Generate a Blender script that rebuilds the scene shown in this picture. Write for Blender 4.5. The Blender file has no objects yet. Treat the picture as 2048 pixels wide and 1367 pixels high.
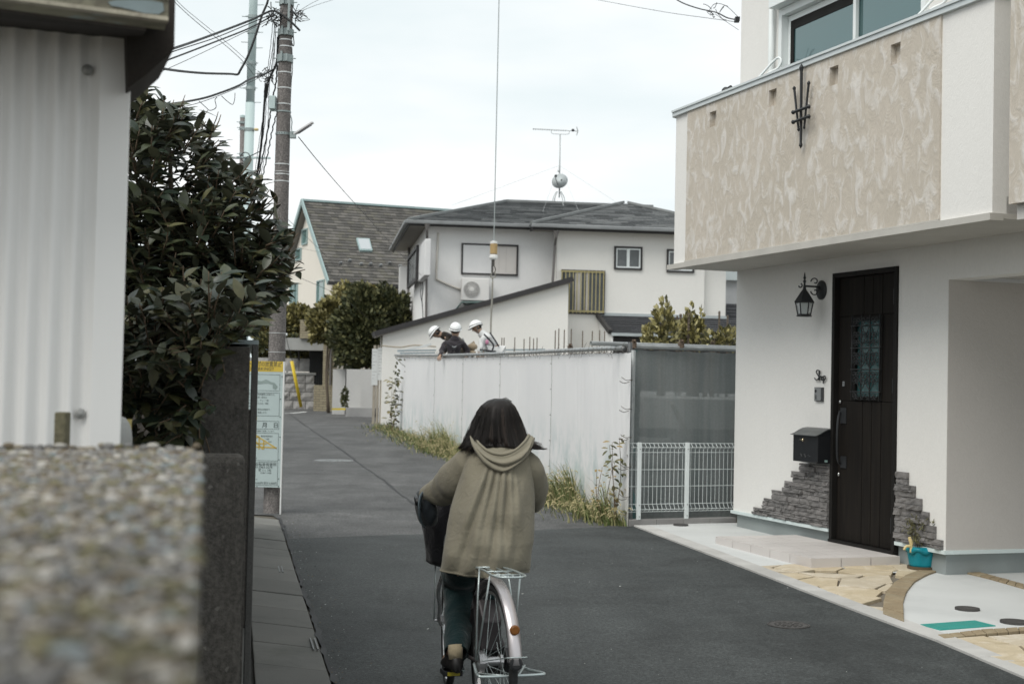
import bpy, bmesh, math, random
from mathutils import Vector, Matrix
from mathutils.geometry import tessellate_polygon
random.seed(7)
V = Vector
scene = bpy.context.scene
COL = scene.collection

# ------------------------------------------------------------------ camera
EYE = V((0.0, 0.0, 1.45))
FPX, CX, CY = 2844.0, 1024.0, 683.5
PITCH, ROLL = 0.0283, 0.0208
_f = V((0, math.cos(PITCH), math.sin(PITCH)))
_u0 = V((0, -math.sin(PITCH), math.cos(PITCH)))
_r0 = V((1, 0, 0))
_r = _r0*math.cos(ROLL) + _u0*math.sin(ROLL)
_u = -_r0*math.sin(ROLL) + _u0*math.cos(ROLL)
camd = bpy.data.cameras.new('camera')
camd.sensor_width = 36.0
camd.lens = 36.0*FPX/2048.0
camd.clip_start = 0.05
camd.clip_end = 3000.0
camd.dof.use_dof = True
camd.dof.focus_distance = 9.0
camd.dof.aperture_fstop = 4.9
cam = bpy.data.objects.new('camera', camd)
COL.objects.link(cam)
cam.matrix_world = Matrix(((_r.x, _u.x, -_f.x, EYE.x), (_r.y, _u.y, -_f.y, EYE.y), (_r.z, _u.z, -_f.z, EYE.z), (0, 0, 0, 1)))
scene.camera = cam

# ------------------------------------------------------------------ overcast sky, soft sun, exposure
SUN_EL, SUN_AZ = math.radians(53), math.radians(222)      # high, behind the camera and a little to the left
world = bpy.data.worlds.new('World')
scene.world = world
world.use_nodes = True
wt = world.node_tree
wt.nodes.clear()
def wn(t, **k):
    n = wt.nodes.new(t)
    for a, b in k.items(): setattr(n, a, b)
    return n
w_out = wn('ShaderNodeOutputWorld')
w_sky = wn('ShaderNodeTexSky', sky_type='NISHITA', sun_disc=False)
w_sky.sun_elevation = SUN_EL
w_sky.sun_rotation = SUN_AZ
w_bg1 = wn('ShaderNodeBackground'); w_bg1.inputs[1].default_value = 0.1
w_bg2 = wn('ShaderNodeBackground'); w_bg2.inputs[1].default_value = 1.0
w_tc = wn('ShaderNodeTexCoord')
w_map = wn('ShaderNodeMapping'); w_map.inputs['Scale'].default_value = (1.6, 1.6, 5.5); w_map.inputs['Location'].default_value = (0.3, 0.1, 0.35)
w_no = wn('ShaderNodeTexNoise'); w_no.inputs['Scale'].default_value = 1.5; w_no.inputs['Detail'].default_value = 5.0; w_no.inputs['Roughness'].default_value = 0.5
w_cr = wn('ShaderNodeValToRGB')
w_cr.color_ramp.elements[0].position = 0.36; w_cr.color_ramp.elements[0].color = (0.535, 0.60, 0.61, 1)
w_cr.color_ramp.elements[1].position = 0.62; w_cr.color_ramp.elements[1].color = (0.715, 0.72, 0.715, 1)
w_mx = wn('ShaderNodeMixShader'); w_mx.inputs[0].default_value = 0.94
L = wt.links.new
L(w_sky.outputs[0], w_bg1.inputs[0])
L(w_tc.outputs['Generated'], w_map.inputs[0]); L(w_map.outputs[0], w_no.inputs[0]); L(w_no.outputs[0], w_cr.inputs[0])
L(w_cr.outputs[0], w_bg2.inputs[0])
L(w_bg1.outputs[0], w_mx.inputs[1]); L(w_bg2.outputs[0], w_mx.inputs[2]); L(w_mx.outputs[0], w_out.inputs[0])
sund = bpy.data.lights.new('sun', 'SUN')
sund.energy = 1.5
sund.angle = math.radians(40)
sund.color = (1.0, 0.965, 0.90)
sun = bpy.data.objects.new('sun', sund)
COL.objects.link(sun)
# direction towards the sun (azimuth measured from +Y, clockwise)
_sd = V((math.sin(SUN_AZ)*math.cos(SUN_EL), math.cos(SUN_AZ)*math.cos(SUN_EL), math.sin(SUN_EL)))
sun.rotation_euler = _sd.to_track_quat('Z', 'Y').to_euler()
sun.location = (0, -5, 20)
scene.view_settings.view_transform = 'Standard'
scene.view_settings.look = 'None'
scene.view_settings.exposure = 0.62
scene.view_settings.gamma = 1.0
scene.view_settings.use_curve_mapping = False
scene.render.engine = 'CYCLES'
scene.cycles.use_denoising = True
scene.cycles.max_bounces = 6
scene.cycles.transparent_max_bounces = 12

# ------------------------------------------------------------------ measuring helpers
def ray(px, py): return _f + _r*((px-CX)/FPX) - _u*((py-CY)/FPX)
def at(px, py, Y):
    d = ray(px, py); return EYE + d*(Y/d.y)
GS, GY0 = 0.010, 14.0                      # the lane climbs gently away from the camera
def gz(Y): return GS*(min(max(Y, -60), 70)-GY0)
def gnd(px, py, lift=0.0):
    d = ray(px, py)
    t = (GS*(EYE.y-GY0)+lift-EYE.z)/(d.z-GS*d.y)
    return EYE + d*t
class Plane:
    """a vertical plane: origin O, level direction a, outward normal n (towards the viewer's side)"""
    def __init__(s, O, adir, flip=1):
        s.O = V(O); s.a = V((adir[0], adir[1], 0)).normalized(); s.n = V((s.a.y, -s.a.x, 0))*flip
    def hit(s, px, py, off=0.0):
        d = ray(px, py); O = s.O + s.n*off
        t = (O-EYE).dot(s.n)/d.dot(s.n)
        p = EYE + d*t - s.O
        return p.dot(s.a), p.z
    def P(s, a, d, z): return s.O + s.a*a + s.n*d + V((0, 0, z))

# ------------------------------------------------------------------ mesh building helpers
class MB:
    def __init__(s): s.v = []; s.f = []; s.m = []; s.cm = 0
    def add(s, vs, fs, m=None):
        b = len(s.v); s.v += [V(x) for x in vs]
        for f in fs: s.f.append(tuple(b+i for i in f)); s.m.append(s.cm if m is None else m)
        return s
    def hexa(s, p, m=None):       # p: 8 corners, bottom 4 then top 4, both counter-clockwise seen from above
        return s.add(p, [(3,2,1,0),(4,5,6,7),(0,1,5,4),(1,2,6,5),(2,3,7,6),(3,0,4,7)], m)
    def box(s, x0, x1, y0, y1, z0, z1, m=None):
        return s.hexa([(x0,y0,z0),(x1,y0,z0),(x1,y1,z0),(x0,y1,z0),(x0,y0,z1),(x1,y0,z1),(x1,y1,z1),(x0,y1,z1)], m)
    def pbox(s, pl, a0, a1, d0, d1, z0, z1, m=None):
        P = pl.P
        c = [P(a0,d1,z0),P(a1,d1,z0),P(a1,d0,z0),P(a0,d0,z0),P(a0,d1,z1),P(a1,d1,z1),P(a1,d0,z1),P(a0,d0,z1)]
        if (c[1]-c[0]).cross(c[3]-c[0]).z < 0: c = [c[1],c[0],c[3],c[2],c[5],c[4],c[7],c[6]]
        return s.hexa(c, m)
    def bar(s, p, q, w, h=None, up=(0,0,1), m=None):
        p, q = V(p), V(q); h = h or w; d = (q-p).normalized()
        x = d.cross(V(up)); x = (x if x.length > 1e-5 else d.cross(V((1,0,0)))).normalized(); y = x.cross(d)
        x = x*w/2; y = y*h/2
        return s.add([p-x-y,p+x-y,p+x+y,p-x+y,q-x-y,q+x-y,q+x+y,q-x+y], [(0,1,2,3),(7,6,5,4),(1,0,4,5),(2,1,5,6),(3,2,6,7),(0,3,7,4)], m)
    def prism(s, pts, vec, m=None):
        pts = [V(x) for x in pts]; vec = V(vec); n = len(pts)
        tris = tessellate_polygon([pts])
        nn = V((0,0,0))
        for i in range(n): nn += (pts[i]-pts[0]).cross(pts[(i+1)%n]-pts[0])
        fl = nn.dot(vec) > 0
        vs = pts+[x+vec for x in pts]; fs = []
        for t in tris:
            a, b, c = t
            tn = (pts[b]-pts[a]).cross(pts[c]-pts[a])
            if tn.dot(nn) < 0: a, b, c = c, b, a
            fs.append((c,b,a) if fl else (a,b,c)); fs.append((a+n,b+n,c+n) if fl else (c+n,b+n,a+n))
        for i in range(n):
            j = (i+1) % n
            fs.append((i,j,j+n,i+n) if fl else (j,i,i+n,j+n))
        return s.add(vs, fs, m)
    def tube(s, pts, r, n=8, m=None, cap=True, closed=False):
        pts = [V(x) for x in pts]; k = len(pts)
        rs = r if isinstance(r, (list, tuple)) else [r]*k
        vs = []; ref = None
        for i, p in enumerate(pts):
            a = pts[(i-1) % k] if (closed or i > 0) else p
            b = pts[(i+1) % k] if (closed or i < k-1) else p
            d = (b-a).normalized() if (b-a).length > 1e-9 else V((0,0,1))
            if ref is None:
                ref = d.cross(V((0,0,1)));
                if ref.length < 1e-3: ref = d.cross(V((0,1,0)))
            x = (ref - d*ref.dot(d)); x = x.normalized() if x.length > 1e-6 else d.orthogonal().normalized()
            ref = x; y = d.cross(x)
            for j in range(n):
                t = 2*math.pi*j/n; vs.append(p + (x*math.cos(t)+y*math.sin(t))*rs[i])
        fs = []
        for i in range(k if closed else k-1):
            i2 = (i+1) % k
            for j in range(n):
                j2 = (j+1) % n; fs.append((i*n+j, i*n+j2, i2*n+j2, i2*n+j))
        if cap and not closed:
            fs.append(tuple(range(n-1, -1, -1))); fs.append(tuple((k-1)*n+j for j in range(n)))
        return s.add(vs, fs, m)
    def lathe(s, c, axis, prof, n=16, m=None, x=None):     # prof: list of (radius, height along axis)
        c = V(c); d = V(axis).normalized()
        x = V(x).normalized() if x else (d.cross(V((0,0,1))) if abs(d.z) < .9 else V((1,0,0))-d*d.x).normalized()
        y = d.cross(x); vs = []
        for r, h in prof:
            for j in range(n):
                t = 2*math.pi*j/n; vs.append(c+d*h+(x*math.cos(t)+y*math.sin(t))*max(r, 1e-4))
        fs = [(i*n+j, i*n+(j+1)%n, (i+1)*n+(j+1)%n, (i+1)*n+j) for i in range(len(prof)-1) for j in range(n)]
        fs.append(tuple(range(n-1,-1,-1))); fs.append(tuple((len(prof)-1)*n+j for j in range(n)))
        return s.add(vs, fs, m)
    def ell(s, c, rx, ry, rz, n=12, k=8, rot=None, m=None):
        c = V(c); vs = []
        for i in range(1, k):
            ph = math.pi*i/k
            for j in range(n):
                t = 2*math.pi*j/n; p = V((rx*math.sin(ph)*math.cos(t), ry*math.sin(ph)*math.sin(t), rz*math.cos(ph)))
                vs.append(c + (rot @ p if rot else p))
        top = V((0,0,rz)); bot = V((0,0,-rz))
        vs += [c+(rot @ top if rot else top), c+(rot @ bot if rot else bot)]
        fs = [((i+1)*n+j, (i+1)*n+(j+1)%n, i*n+(j+1)%n, i*n+j) for i in range(k-2) for j in range(n)]
        T = (k-1)*n
        fs += [(T, j, (j+1)%n) for j in range(n)] + [(T+1, (k-2)*n+(j+1)%n, (k-2)*n+j) for j in range(n)]
        return s.add(vs, fs, m)
    def grid(s, fn, nu, nv, m=None, wrap=False):
        vs = [fn(i/nu, j/nv) for j in range(nv+1) for i in range(nu if wrap else nu+1)]
        w = nu if wrap else nu+1
        fs = [(j*w+i, j*w+(i+1)%w, (j+1)*w+(i+1)%w, (j+1)*w+i) for j in range(nv) for i in range(nu)]
        return s.add(vs, fs, m)
    def build(s, name, mats, parent=None, smooth=False, bevel=0, kind=None, label=None, solid=0, origin=None):
        me = bpy.data.meshes.new(name)
        off = V((0,0,0)); p = parent
        while p is not None: off = off + p.location; p = p.parent
        if origin is not None: origin = V(origin); base = origin
        else: base = off
        me.from_pydata([tuple(v-base) for v in s.v], [], s.f)
        if not isinstance(mats, (list, tuple)): mats = [mats]
        for x in mats: me.materials.append(x)
        if len(mats) > 1: me.polygons.foreach_set('material_index', s.m)
        if smooth: me.polygons.foreach_set('use_smooth', [True]*len(me.polygons))
        me.update()
        o = bpy.data.objects.new(name, me); COL.objects.link(o)
        if parent: o.parent = parent
        o.location = base-off
        if solid:
            md = o.modifiers.new('solid', 'SOLIDIFY'); md.thickness = solid; md.offset = 0
        if bevel:
            md = o.modifiers.new('bevel', 'BEVEL'); md.width = bevel; md.segments = 2; md.limit_method = 'ANGLE'; md.angle_limit = math.radians(40)
        if kind: o['kind'] = kind
        if label: o['label'] = label
        return o

def tag(o, label, cat, group=None):
    o['label'] = label; o['category'] = cat
    if group: o['group'] = group
    return o
def thing(name, label, cat, loc, group=None):
    o = bpy.data.objects.new(name, None); COL.objects.link(o); o.location = V(loc); o.empty_display_size = .1
    return tag(o, label, cat, group)
def single(mb, name, mats, label, cat, group=None, **k):
    """a thing that is one mesh; its origin goes to the middle of its base"""
    xs = [v.x for v in mb.v]; ys = [v.y for v in mb.v]; zs = [v.z for v in mb.v]
    o = mb.build(name, mats, origin=((min(xs)+max(xs))/2, (min(ys)+max(ys))/2, min(zs)), **k)
    return tag(o, label, cat, group)
def copy_part(src, loc, parent, rot=None, scale=None):
    c = src.copy(); COL.objects.link(c); c.parent = parent; c.location = loc
    if rot is not None: c.rotation_euler = rot
    if scale is not None: c.scale = scale
    return c
def struct(mb, name, mats, **k): return mb.build(name, mats, kind='structure', **k)
def rnd(a, b): return random.uniform(a, b)
def catmull(pts, k=6):
    pts = [V(p) for p in pts]; out = []
    for i in range(len(pts)-1):
        p0 = pts[max(i-1, 0)]; p1 = pts[i]; p2 = pts[i+1]; p3 = pts[min(i+2, len(pts)-1)]
        for j in range(k):
            t = j/k
            out.append(0.5*((2*p1)+(p2-p0)*t+(2*p0-5*p1+4*p2-p3)*t*t+(3*p1-p0-3*p2+p3)*t**3))
    out.append(pts[-1]); return out

# ------------------------------------------------------------------ materials
class NT:
    def __init__(s, name):
        s.m = bpy.data.materials.new(name); s.m.use_nodes = True; s.t = s.m.node_tree; s.b = s.t.nodes['Principled BSDF']
    def n(s, t, **k):
        x = s.t.nodes.new(t)
        for a, b in k.items():
            if a.startswith('i_'): x.inputs[a[2:].replace('_', ' ')].default_value = b
            else: setattr(x, a, b)
        return x
    def l(s, a, b): s.t.links.new(a, b)
    def coord(s, scale=(1,1,1), kind='Object', rot=(0,0,0)):
        c = s.n('ShaderNodeTexCoord'); m = s.n('ShaderNodeMapping'); m.inputs['Scale'].default_value = scale; m.inputs['Rotation'].default_value = rot
        s.l(c.outputs[kind], m.inputs[0]); return m.outputs[0]
    def noise(s, scale, detail=4, co=None, rough=.55, dist=0):
        x = s.n('ShaderNodeTexNoise'); x.inputs['Scale'].default_value = scale; x.inputs['Detail'].default_value = detail; x.inputs['Roughness'].default_value = rough; x.inputs['Distortion'].default_value = dist
        if co: s.l(co, x.inputs[0])
        return x.outputs[0]
    def ramp(s, fac, stops):
        r = s.n('ShaderNodeValToRGB'); e = r.color_ramp.elements
        while len(e) < len(stops): e.new(.5)
        for i, (p, c) in enumerate(stops): e[i].position = p; e[i].color = (c[0], c[1], c[2], 1) if not isinstance(c, (int, float)) else (c, c, c, 1)
        s.l(fac, r.inputs[0]); return r.outputs[0]
    def mix(s, fac, a, b, mode='MIX'):
        x = s.n('ShaderNodeMix', data_type='RGBA', blend_type=mode)
        for i, v in ((0, fac), (6, a), (7, b)):
            sock = x.inputs[i]
            if isinstance(v, bpy.types.NodeSocket): s.l(v, sock)
            elif isinstance(v, (int, float)): sock.default_value = v if i == 0 else (v, v, v, 1)
            else: sock.default_value = (v[0], v[1], v[2], 1)
        return x.outputs[2]
    def math(s, op, a, b=0.0, c=None):
        x = s.n('ShaderNodeMath', operation=op)
        for i, v in enumerate((a, b) if c is None else (a, b, c)):
            if isinstance(v, bpy.types.NodeSocket): s.l(v, x.inputs[i])
            else: x.inputs[i].default_value = v
        return x.outputs[0]
    def bump(s, h, strength=.5, dist=.01, prev=None):
        x = s.n('ShaderNodeBump'); x.inputs['Strength'].default_value = strength; x.inputs['Distance'].default_value = dist
        s.l(h, x.inputs['Height'])
        if prev: s.l(prev, x.inputs['Normal'])
        s.l(x.outputs[0], s.b.inputs['Normal']); return x.outputs[0]
    def color(s, c):
        if isinstance(c, bpy.types.NodeSocket): s.l(c, s.b.inputs['Base Color'])
        else: s.b.inputs['Base Color'].default_value = (c[0], c[1], c[2], 1)
    def set(s, **k):
        for a, v in k.items():
            i = s.b.inputs[a.replace('_', ' ')]
            if isinstance(v, bpy.types.NodeSocket): s.l(v, i)
            else: i.default_value = v
def sc3(c, k): return (min(c[0]*k, 1), min(c[1]*k, 1), min(c[2]*k, 1))
def M(name, c, rough=.6, var=.15, scale=4, fine=60, bump=.15, bd=.004, metal=0, spec=.4, detail=5, rand=0.0, stain=None, sscale=1.3, samt=.5):
    """a plain weathered surface: large soft variation, fine grain, fine relief, optional stains"""
    t = NT(name); co = t.coord()
    n1 = t.noise(scale, detail, co); n2 = t.noise(fine, 4, co)
    col = t.ramp(n1, [(.3, sc3(c, 1-var)), (.7, sc3(c, 1+var))])
    col = t.mix(.5*min(1, var*3), col, t.ramp(n2, [(.3, sc3(c, 1-var*1.2)), (.7, sc3(c, 1+var*1.2))]))
    if stain:
        col = t.mix(t.ramp(t.noise(sscale, 6, t.coord((1, 1, .35)), .65), [(.52, 0.0), (.72, samt)]), col, stain)
    if rand:
        oi = t.n('ShaderNodeObjectInfo'); r = t.ramp(oi.outputs['Random'], [(0, 1-rand), (1, 1+rand)])
        col = t.mix(1.0, col, r, 'MULTIPLY')
    t.color(col)
    rr = t.ramp(n1, [(.3, max(rough-.08, 0)), (.7, min(rough+.08, 1))])
    t.set(Roughness=rr, Metallic=metal, Specular_IOR_Level=spec)
    if bump: t.bump(n2, bump, bd)
    return t.m
def glass(name, tint=(.5,.6,.62), rough=.03, dark=.05):
    t = NT(name); t.color(sc3(tint, dark)); t.set(Roughness=rough, Specular_IOR_Level=1.0, IOR=1.6)
    co = t.coord(); t.bump(t.noise(1.5, 2, co), .04, .02)
    return t.m
# ================================================================== GROUND, LANE, PAVING
def asphalt(name, c1, c2, rough, patch, sparkle=.35):
    t = NT(name); co = t.coord()
    big = t.noise(.35, 6, co, .6); mid = t.noise(3.0, 6, co, .6)
    vo = t.n('ShaderNodeTexVoronoi', feature='F1'); vo.inputs['Scale'].default_value = 130; t.l(co, vo.inputs[0])
    col = t.ramp(big, [(.3, c1), (.72, c2)])
    col = t.mix(patch, col, t.ramp(mid, [(.35, sc3(c1, .6)), (.7, sc3(c2, 1.15))]))
    blot = t.noise(.9, 7, co, .68, .4)
    col = t.mix(.8, col, t.ramp(blot, [(.34, .66), (.5, 1.0), (.66, 1.22)]), 'MULTIPLY')
    agg = t.ramp(vo.outputs['Color'], [(.1, .55), (.6, 1.0), (.9, 1.15), (1.0, 1.0+2*sparkle)])
    col = t.mix(.8, col, agg, 'MULTIPLY')
    col = t.mix(.7, col, t.ramp(t.noise(48, 4, co, .75), [(.34, .45), (.5, 1.0), (.68, 1.75)]), 'MULTIPLY')
    # long faint tyre and water streaks along the lane
    st = t.noise(1.2, 5, t.coord((2.6, .25, 1), rot=(0, 0, .2)), .6)
    col = t.mix(.55, col, t.ramp(st, [(.3, .78), (.6, 1.08)]), 'MULTIPLY')
    t.color(col); t.set(Roughness=t.ramp(mid, [(.3, rough-.1), (.7, rough+.1)]), Specular_IOR_Level=.35)
    t.bump(vo.outputs['Distance'], .5, .004, t.bump(t.noise(420, 3, co), .5, .003))
    return t.m
M_asph_new = asphalt('fresh_asphalt', (.043,.049,.050), (.064,.070,.070), .78, .45)
M_asph_old = asphalt('old_asphalt', (.086,.088,.089), (.126,.127,.126), .85, .45)
M_earth = M('earth', (.11,.10,.08), .95, .3, 2, 80, .6, .02)
M_crack = M('crack_filler', (.025,.025,.027), .7, .2)
M_conc = M('weathered_concrete', (.34,.345,.335), .85, .14, 1.5, 150, .3, .003, stain=(.2,.2,.19), samt=.35)
M_conc_pale = M('pale_concrete', (.54,.555,.55), .8, .08, 1.2, 180, .25, .002, stain=(.36,.38,.38), samt=.35)
M_conc_pink = M('warm_concrete', (.50,.475,.455), .8, .08, 1.5, 180, .25, .002, stain=(.38,.37,.36), samt=.3)
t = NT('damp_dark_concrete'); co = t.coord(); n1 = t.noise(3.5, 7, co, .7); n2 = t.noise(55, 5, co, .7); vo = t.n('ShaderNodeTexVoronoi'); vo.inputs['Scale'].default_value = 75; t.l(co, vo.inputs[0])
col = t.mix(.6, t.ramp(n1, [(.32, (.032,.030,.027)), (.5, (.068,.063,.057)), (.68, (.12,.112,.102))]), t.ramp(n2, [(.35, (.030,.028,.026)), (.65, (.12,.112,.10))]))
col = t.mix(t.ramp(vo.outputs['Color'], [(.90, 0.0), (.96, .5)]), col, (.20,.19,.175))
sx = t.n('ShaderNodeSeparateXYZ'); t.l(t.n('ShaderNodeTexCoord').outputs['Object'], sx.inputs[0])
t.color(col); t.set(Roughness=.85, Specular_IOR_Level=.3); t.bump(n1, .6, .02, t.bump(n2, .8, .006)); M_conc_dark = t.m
M_gutter = M('gutter_concrete', (.15,.15,.14), .85, .22, 2.5, 140, .6, .004, stain=(.05,.055,.045), samt=.6, rand=.12)
M_kerb = M('kerb_concrete', (.46,.455,.44), .85, .12, 3, 150, .4, .003, stain=(.25,.24,.22), samt=.4, rand=.07)
M_iron_lid = M('cast_iron_lid', (.075,.072,.070), .6, .25, 12, 200, .3, .002, metal=.3)
M_lid_pale = M('pale_iron_lid', (.22,.23,.23), .6, .2, 12, 200, .3, .002, metal=.3)
M_white_line = M('worn_white_paint', (.62,.63,.62), .7, .15, 8, 90, .3, .002)

def sheet(mb, pts, lift, m=None):
    b = [V((p[0], p[1], gz(p[1])+lift)) for p in pts]
    n = (b[1]-b[0]).cross(b[2]-b[0])
    for i in range(2, len(b)-1): n += (b[i]-b[0]).cross(b[i+1]-b[0])
    if n.z < 0: b.reverse()
    tr = tessellate_polygon([b]); fs = []
    for a, c, d in tr:
        fs.append((a, c, d) if (b[c]-b[a]).cross(b[d]-b[a]).z > 0 else (a, d, c))
    return mb.add(b, fs, m)
g = MB()
ys = [-60, 0, 20, 40, 70, 1500]
for i in range(5):
    y0, y1 = ys[i], ys[i+1]
    g.add([(-900,y0,gz(y0)-.012), (900,y0,gz(y0)-.012), (900,y1,gz(y1)-.012), (-900,y1,gz(y1)-.012)], [(0,1,2,3)])
struct(g, 'ground', M_earth)

G = lambda x, y: gnd(x, y).xy
# lane edges in plan
eL0, eL1 = G(668, 1362), G(561, 1040)          # left edge (gutter side)
dirL = (eL1-eL0).normalized()
eR = [G(1267.6,1053.8), G(1492,1140), G(1686,1215.6), G(1871,1284.6), G(2048,1359.6)]
dR = (eR[-1]-eR[-2]).normalized(); eRn = eR[-1]+dR*8
hB0, hB1 = G(1254, 1053), G(792, 860)           # foot of the white hoarding, near and far end
seamL, seamR = G(572, 1079), G(1278, 1053.5)
near = [eL0-dirL*12, seamL] + [V((seamL.lerp(seamR, t/60).x, seamL.lerp(seamR, t/60).y+.05*math.sin(t*.15)+rnd(-.022,.022))) for t in range(1, 60)] + [eR[0]] + eR[1:] + [eRn, V((eRn.x, -8))]
mb = MB(); sheet(mb, near, .008); struct(mb, 'lane_fresh_asphalt', M_asph_new)
far = [eL0-dirL*12+V((-.01,0)), seamL-V((.2,0)), eL1, G(545,1030), V((-5.6,15.6)), V((-14,22)), V((-14,62)), V((-2.5,62)), V((-1.0,44)), hB1+V((.35,0)), hB0+V((.25,.1)), eR[0]+V((.2,.5)), seamR, seamL]
mb = MB(); sheet(mb, far[1:], .0); struct(mb, 'lane_old_asphalt', M_asph_old)
# the long crack, the seam between the two surfacings, a worn white dash
def strip(pts, w, lift, name, mat, jit=.0):
    mb = MB(); P = [V((p[0], p[1])) for p in pts]; Lr = []; 
    for i, p in enumerate(P):
        d = (P[min(i+1, len(P)-1)]-P[max(i-1, 0)]).normalized(); n = V((-d.y, d.x)); ww = w*(1+rnd(-jit, jit))
        Lr.append((p+n*ww/2, p-n*ww/2))
    vs = []; fs = []
    for a, b in Lr: vs += [V((a.x, a.y, gz(a.y)+lift)), V((b.x, b.y, gz(b.y)+lift))]
    for i in range(len(P)-1): fs.append((2*i+1, 2*i+3, 2*i+2, 2*i))
    mb.add(vs, fs); return struct(mb, name, mat)
cr = [G(x, y) for x, y in ((577,826),(612,852),(655,880),(700,912),(735,938),(770,962),(805,990),(835,1012),(880,1040))]
cr2 = []
for i in range(len(cr)-1):
    for j in range(6): p = cr[i].lerp(cr[i+1], j/6); cr2.append(p+V((rnd(-.012,.012), rnd(-.03,.03))))
strip(cr2, .03, .004, 'long_crack_in_lane', M_crack, .5)
strip([G(575,827)+V((-.5,0)), G(582,826), G(604,824), G(612,823)], .16, .004, 'worn_white_dash', M_white_line, .2)
edge = [eL0-dirL*3+dirL*(.12*i)+V((rnd(-.012,.012), 0)) for i in range(95)]
edge = [p for p in edge if p.y < eL1.y+.2]
strip(edge, .028, .012, 'gap_along_gutter', M_crack, .6)

# ---- manholes and lids
def lid(px, py, wpx, name, label, mat, lift=.012, rings=True):
    c = gnd(px, py); Y = c.y; r = wpx/2*Y/FPX
    mb = MB(); nrm = V((0, -GS, 1)).normalized(); c = c+V((0,0,lift-.008))
    mb.lathe(c, nrm, [(r, -.02), (r, .004), (r*.94, .004), (r*.94, .001), (r*.90, .001), (r*.90, .004)], 40)
    if rings:
        for k in range(3):
            rr = r*(.24+.2*k); n = 5+4*k
            for i in range(n):
                a = 2*math.pi*i/n+k; p = c+V((rr*math.cos(a), rr*math.sin(a), .004)); q = c+V((rr*math.cos(a+3.6/n), rr*math.sin(a+3.6/n), .004))
                mb.bar(p, q, r*.07, .006)
    return single(mb, name, mat, label, 'manhole cover', 'round covers set in the ground')
lid(1577, 1252, 84, 'manhole_cover', 'dark cast iron cover with flower-like pattern in the fresh dark asphalt', M_iron_lid, .018)
lid(668, 920.5, 78, 'manhole_cover', 'pale worn cover in the older grey asphalt beside the long crack', M_lid_pale, .008)
lid(1361.5, 1052.5, 30, 'drain_lid', 'small round lid in the pale paving in front of the white mesh fence', M_iron_lid, .030, False)
lid(1934.5, 1222, 48, 'drain_lid', 'small round grey lid in the pale concrete above the green lid', M_iron_lid, .030, False)
lid(2029, 1248.5, 56, 'drain_lid', 'small round grey lid at the right edge beside the green lid', M_iron_lid, .030, False)

# ---- left gutter: a row of concrete channel slabs
gut = MB()
wallL = lambda p: p - V((.37, 0))
gp = MB(); 
gut_root = None
slab_src = []
Lr = (eL1-(eL0-dirL*1.2)).length; nsl = int(Lr/.6)
gb = MB(); a0 = eL0-dirL*1.6; 
b0 = [a0-V((.50,0)), a0-V((.03,0)), eL1-V((.03,0)), eL1-V((.50,0))]
for p in (0,): gb.add([V((q.x, q.y, gz(q.y)-.004)) for q in b0], [(0,1,2,3)])
gut_root = struct(gb, 'gutter', M_gutter)
M_mesh_dark = M('dark_gap', (.03,.03,.03), .9, .2)
for i in range(int((eL1-a0).length/.6)):
    p = a0+dirL*(.6*i+.006); q = a0+dirL*(.6*i+.594); w = rnd(-.006,.006); z = rnd(.008,.016)
    c = [p-V((.40+w,0)), p-V((.02,0)), q-V((.02,0)), q-V((.40+w,0))]
    m2 = MB(); vs = [V((t.x, t.y, gz(t.y)-.05)) for t in c]+[V((t.x, t.y, gz(t.y)+z+(.035 if k in (0,3) else 0))) for k, t in enumerate(c)]
    m2.hexa(vs)
    m2.build('gutter_slab', M_gutter, gut_root, bevel=.006)
for px, py in ((561, 1143), (628, 1294)):
    c = G(px, py); m2 = MB()
    for k in (-1, 1):
        m2.bar(V((c.x-.012*k, c.y, gz(c.y)+.022))-V((dirL.x, dirL.y, 0))*.17, V((c.x-.012*k, c.y, gz(c.y)+.022))+V((dirL.x, dirL.y, 0))*.17, .008, .006)
    m2.build('drain_slot', M_lid_pale, gut_root)

# ---- polygon tools for stone and shingle pieces
def clip2(poly, p, n):
    """keep the part of a 2D polygon where (x-p).n <= 0"""
    out = []
    for i in range(len(poly)):
        a, b = poly[i], poly[(i+1) % len(poly)]; da, db = (a-p).dot(n), (b-p).dot(n)
        if da <= 0: out.append(a)
        if (da < 0 < db) or (db < 0 < da): out.append(a+(b-a)*(da/(da-db)))
    return out
def area2(p): return .5*sum(p[i].x*p[(i+1)%len(p)].y-p[(i+1)%len(p)].x*p[i].y for i in range(len(p)))
def cells(region, seeds, gap):
    res = []
    for i, s in enumerate(seeds):
        poly = [V((p.x, p.y)) for p in region]
        for j, t in enumerate(seeds):
            if i != j and (t-s).length < 2.2:
                n = (t-s).normalized(); poly = clip2(poly, (s+t)/2-n*gap/2, n)
                if len(poly) < 3: break
        if len(poly) >= 3 and abs(area2(poly)) > .001: res.append(poly)
    return res
def inset_edges(poly, gap):
    c = sum(poly, V((0,0)))/len(poly); out = poly
    if area2(poly) < 0: poly = poly[::-1]; out = poly
    for i in range(len(poly)):
        a, b = poly[i], poly[(i+1)%len(poly)]; d = b-a
        if d.length < 1e-4: continue
        n = V((d.y, -d.x)).normalized(); out = clip2(out, a-n*gap, n)
        if len(out) < 3: return None
    return out
def flag(poly, z0, z1, name, mat, parent):
    p = [V((q.x, q.y, gz(q.y)+z1)) for q in poly]; m2 = MB(); m2.prism(p, (0, 0, z0-z1)); return m2.build(name, mat, parent, bevel=.004)

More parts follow.
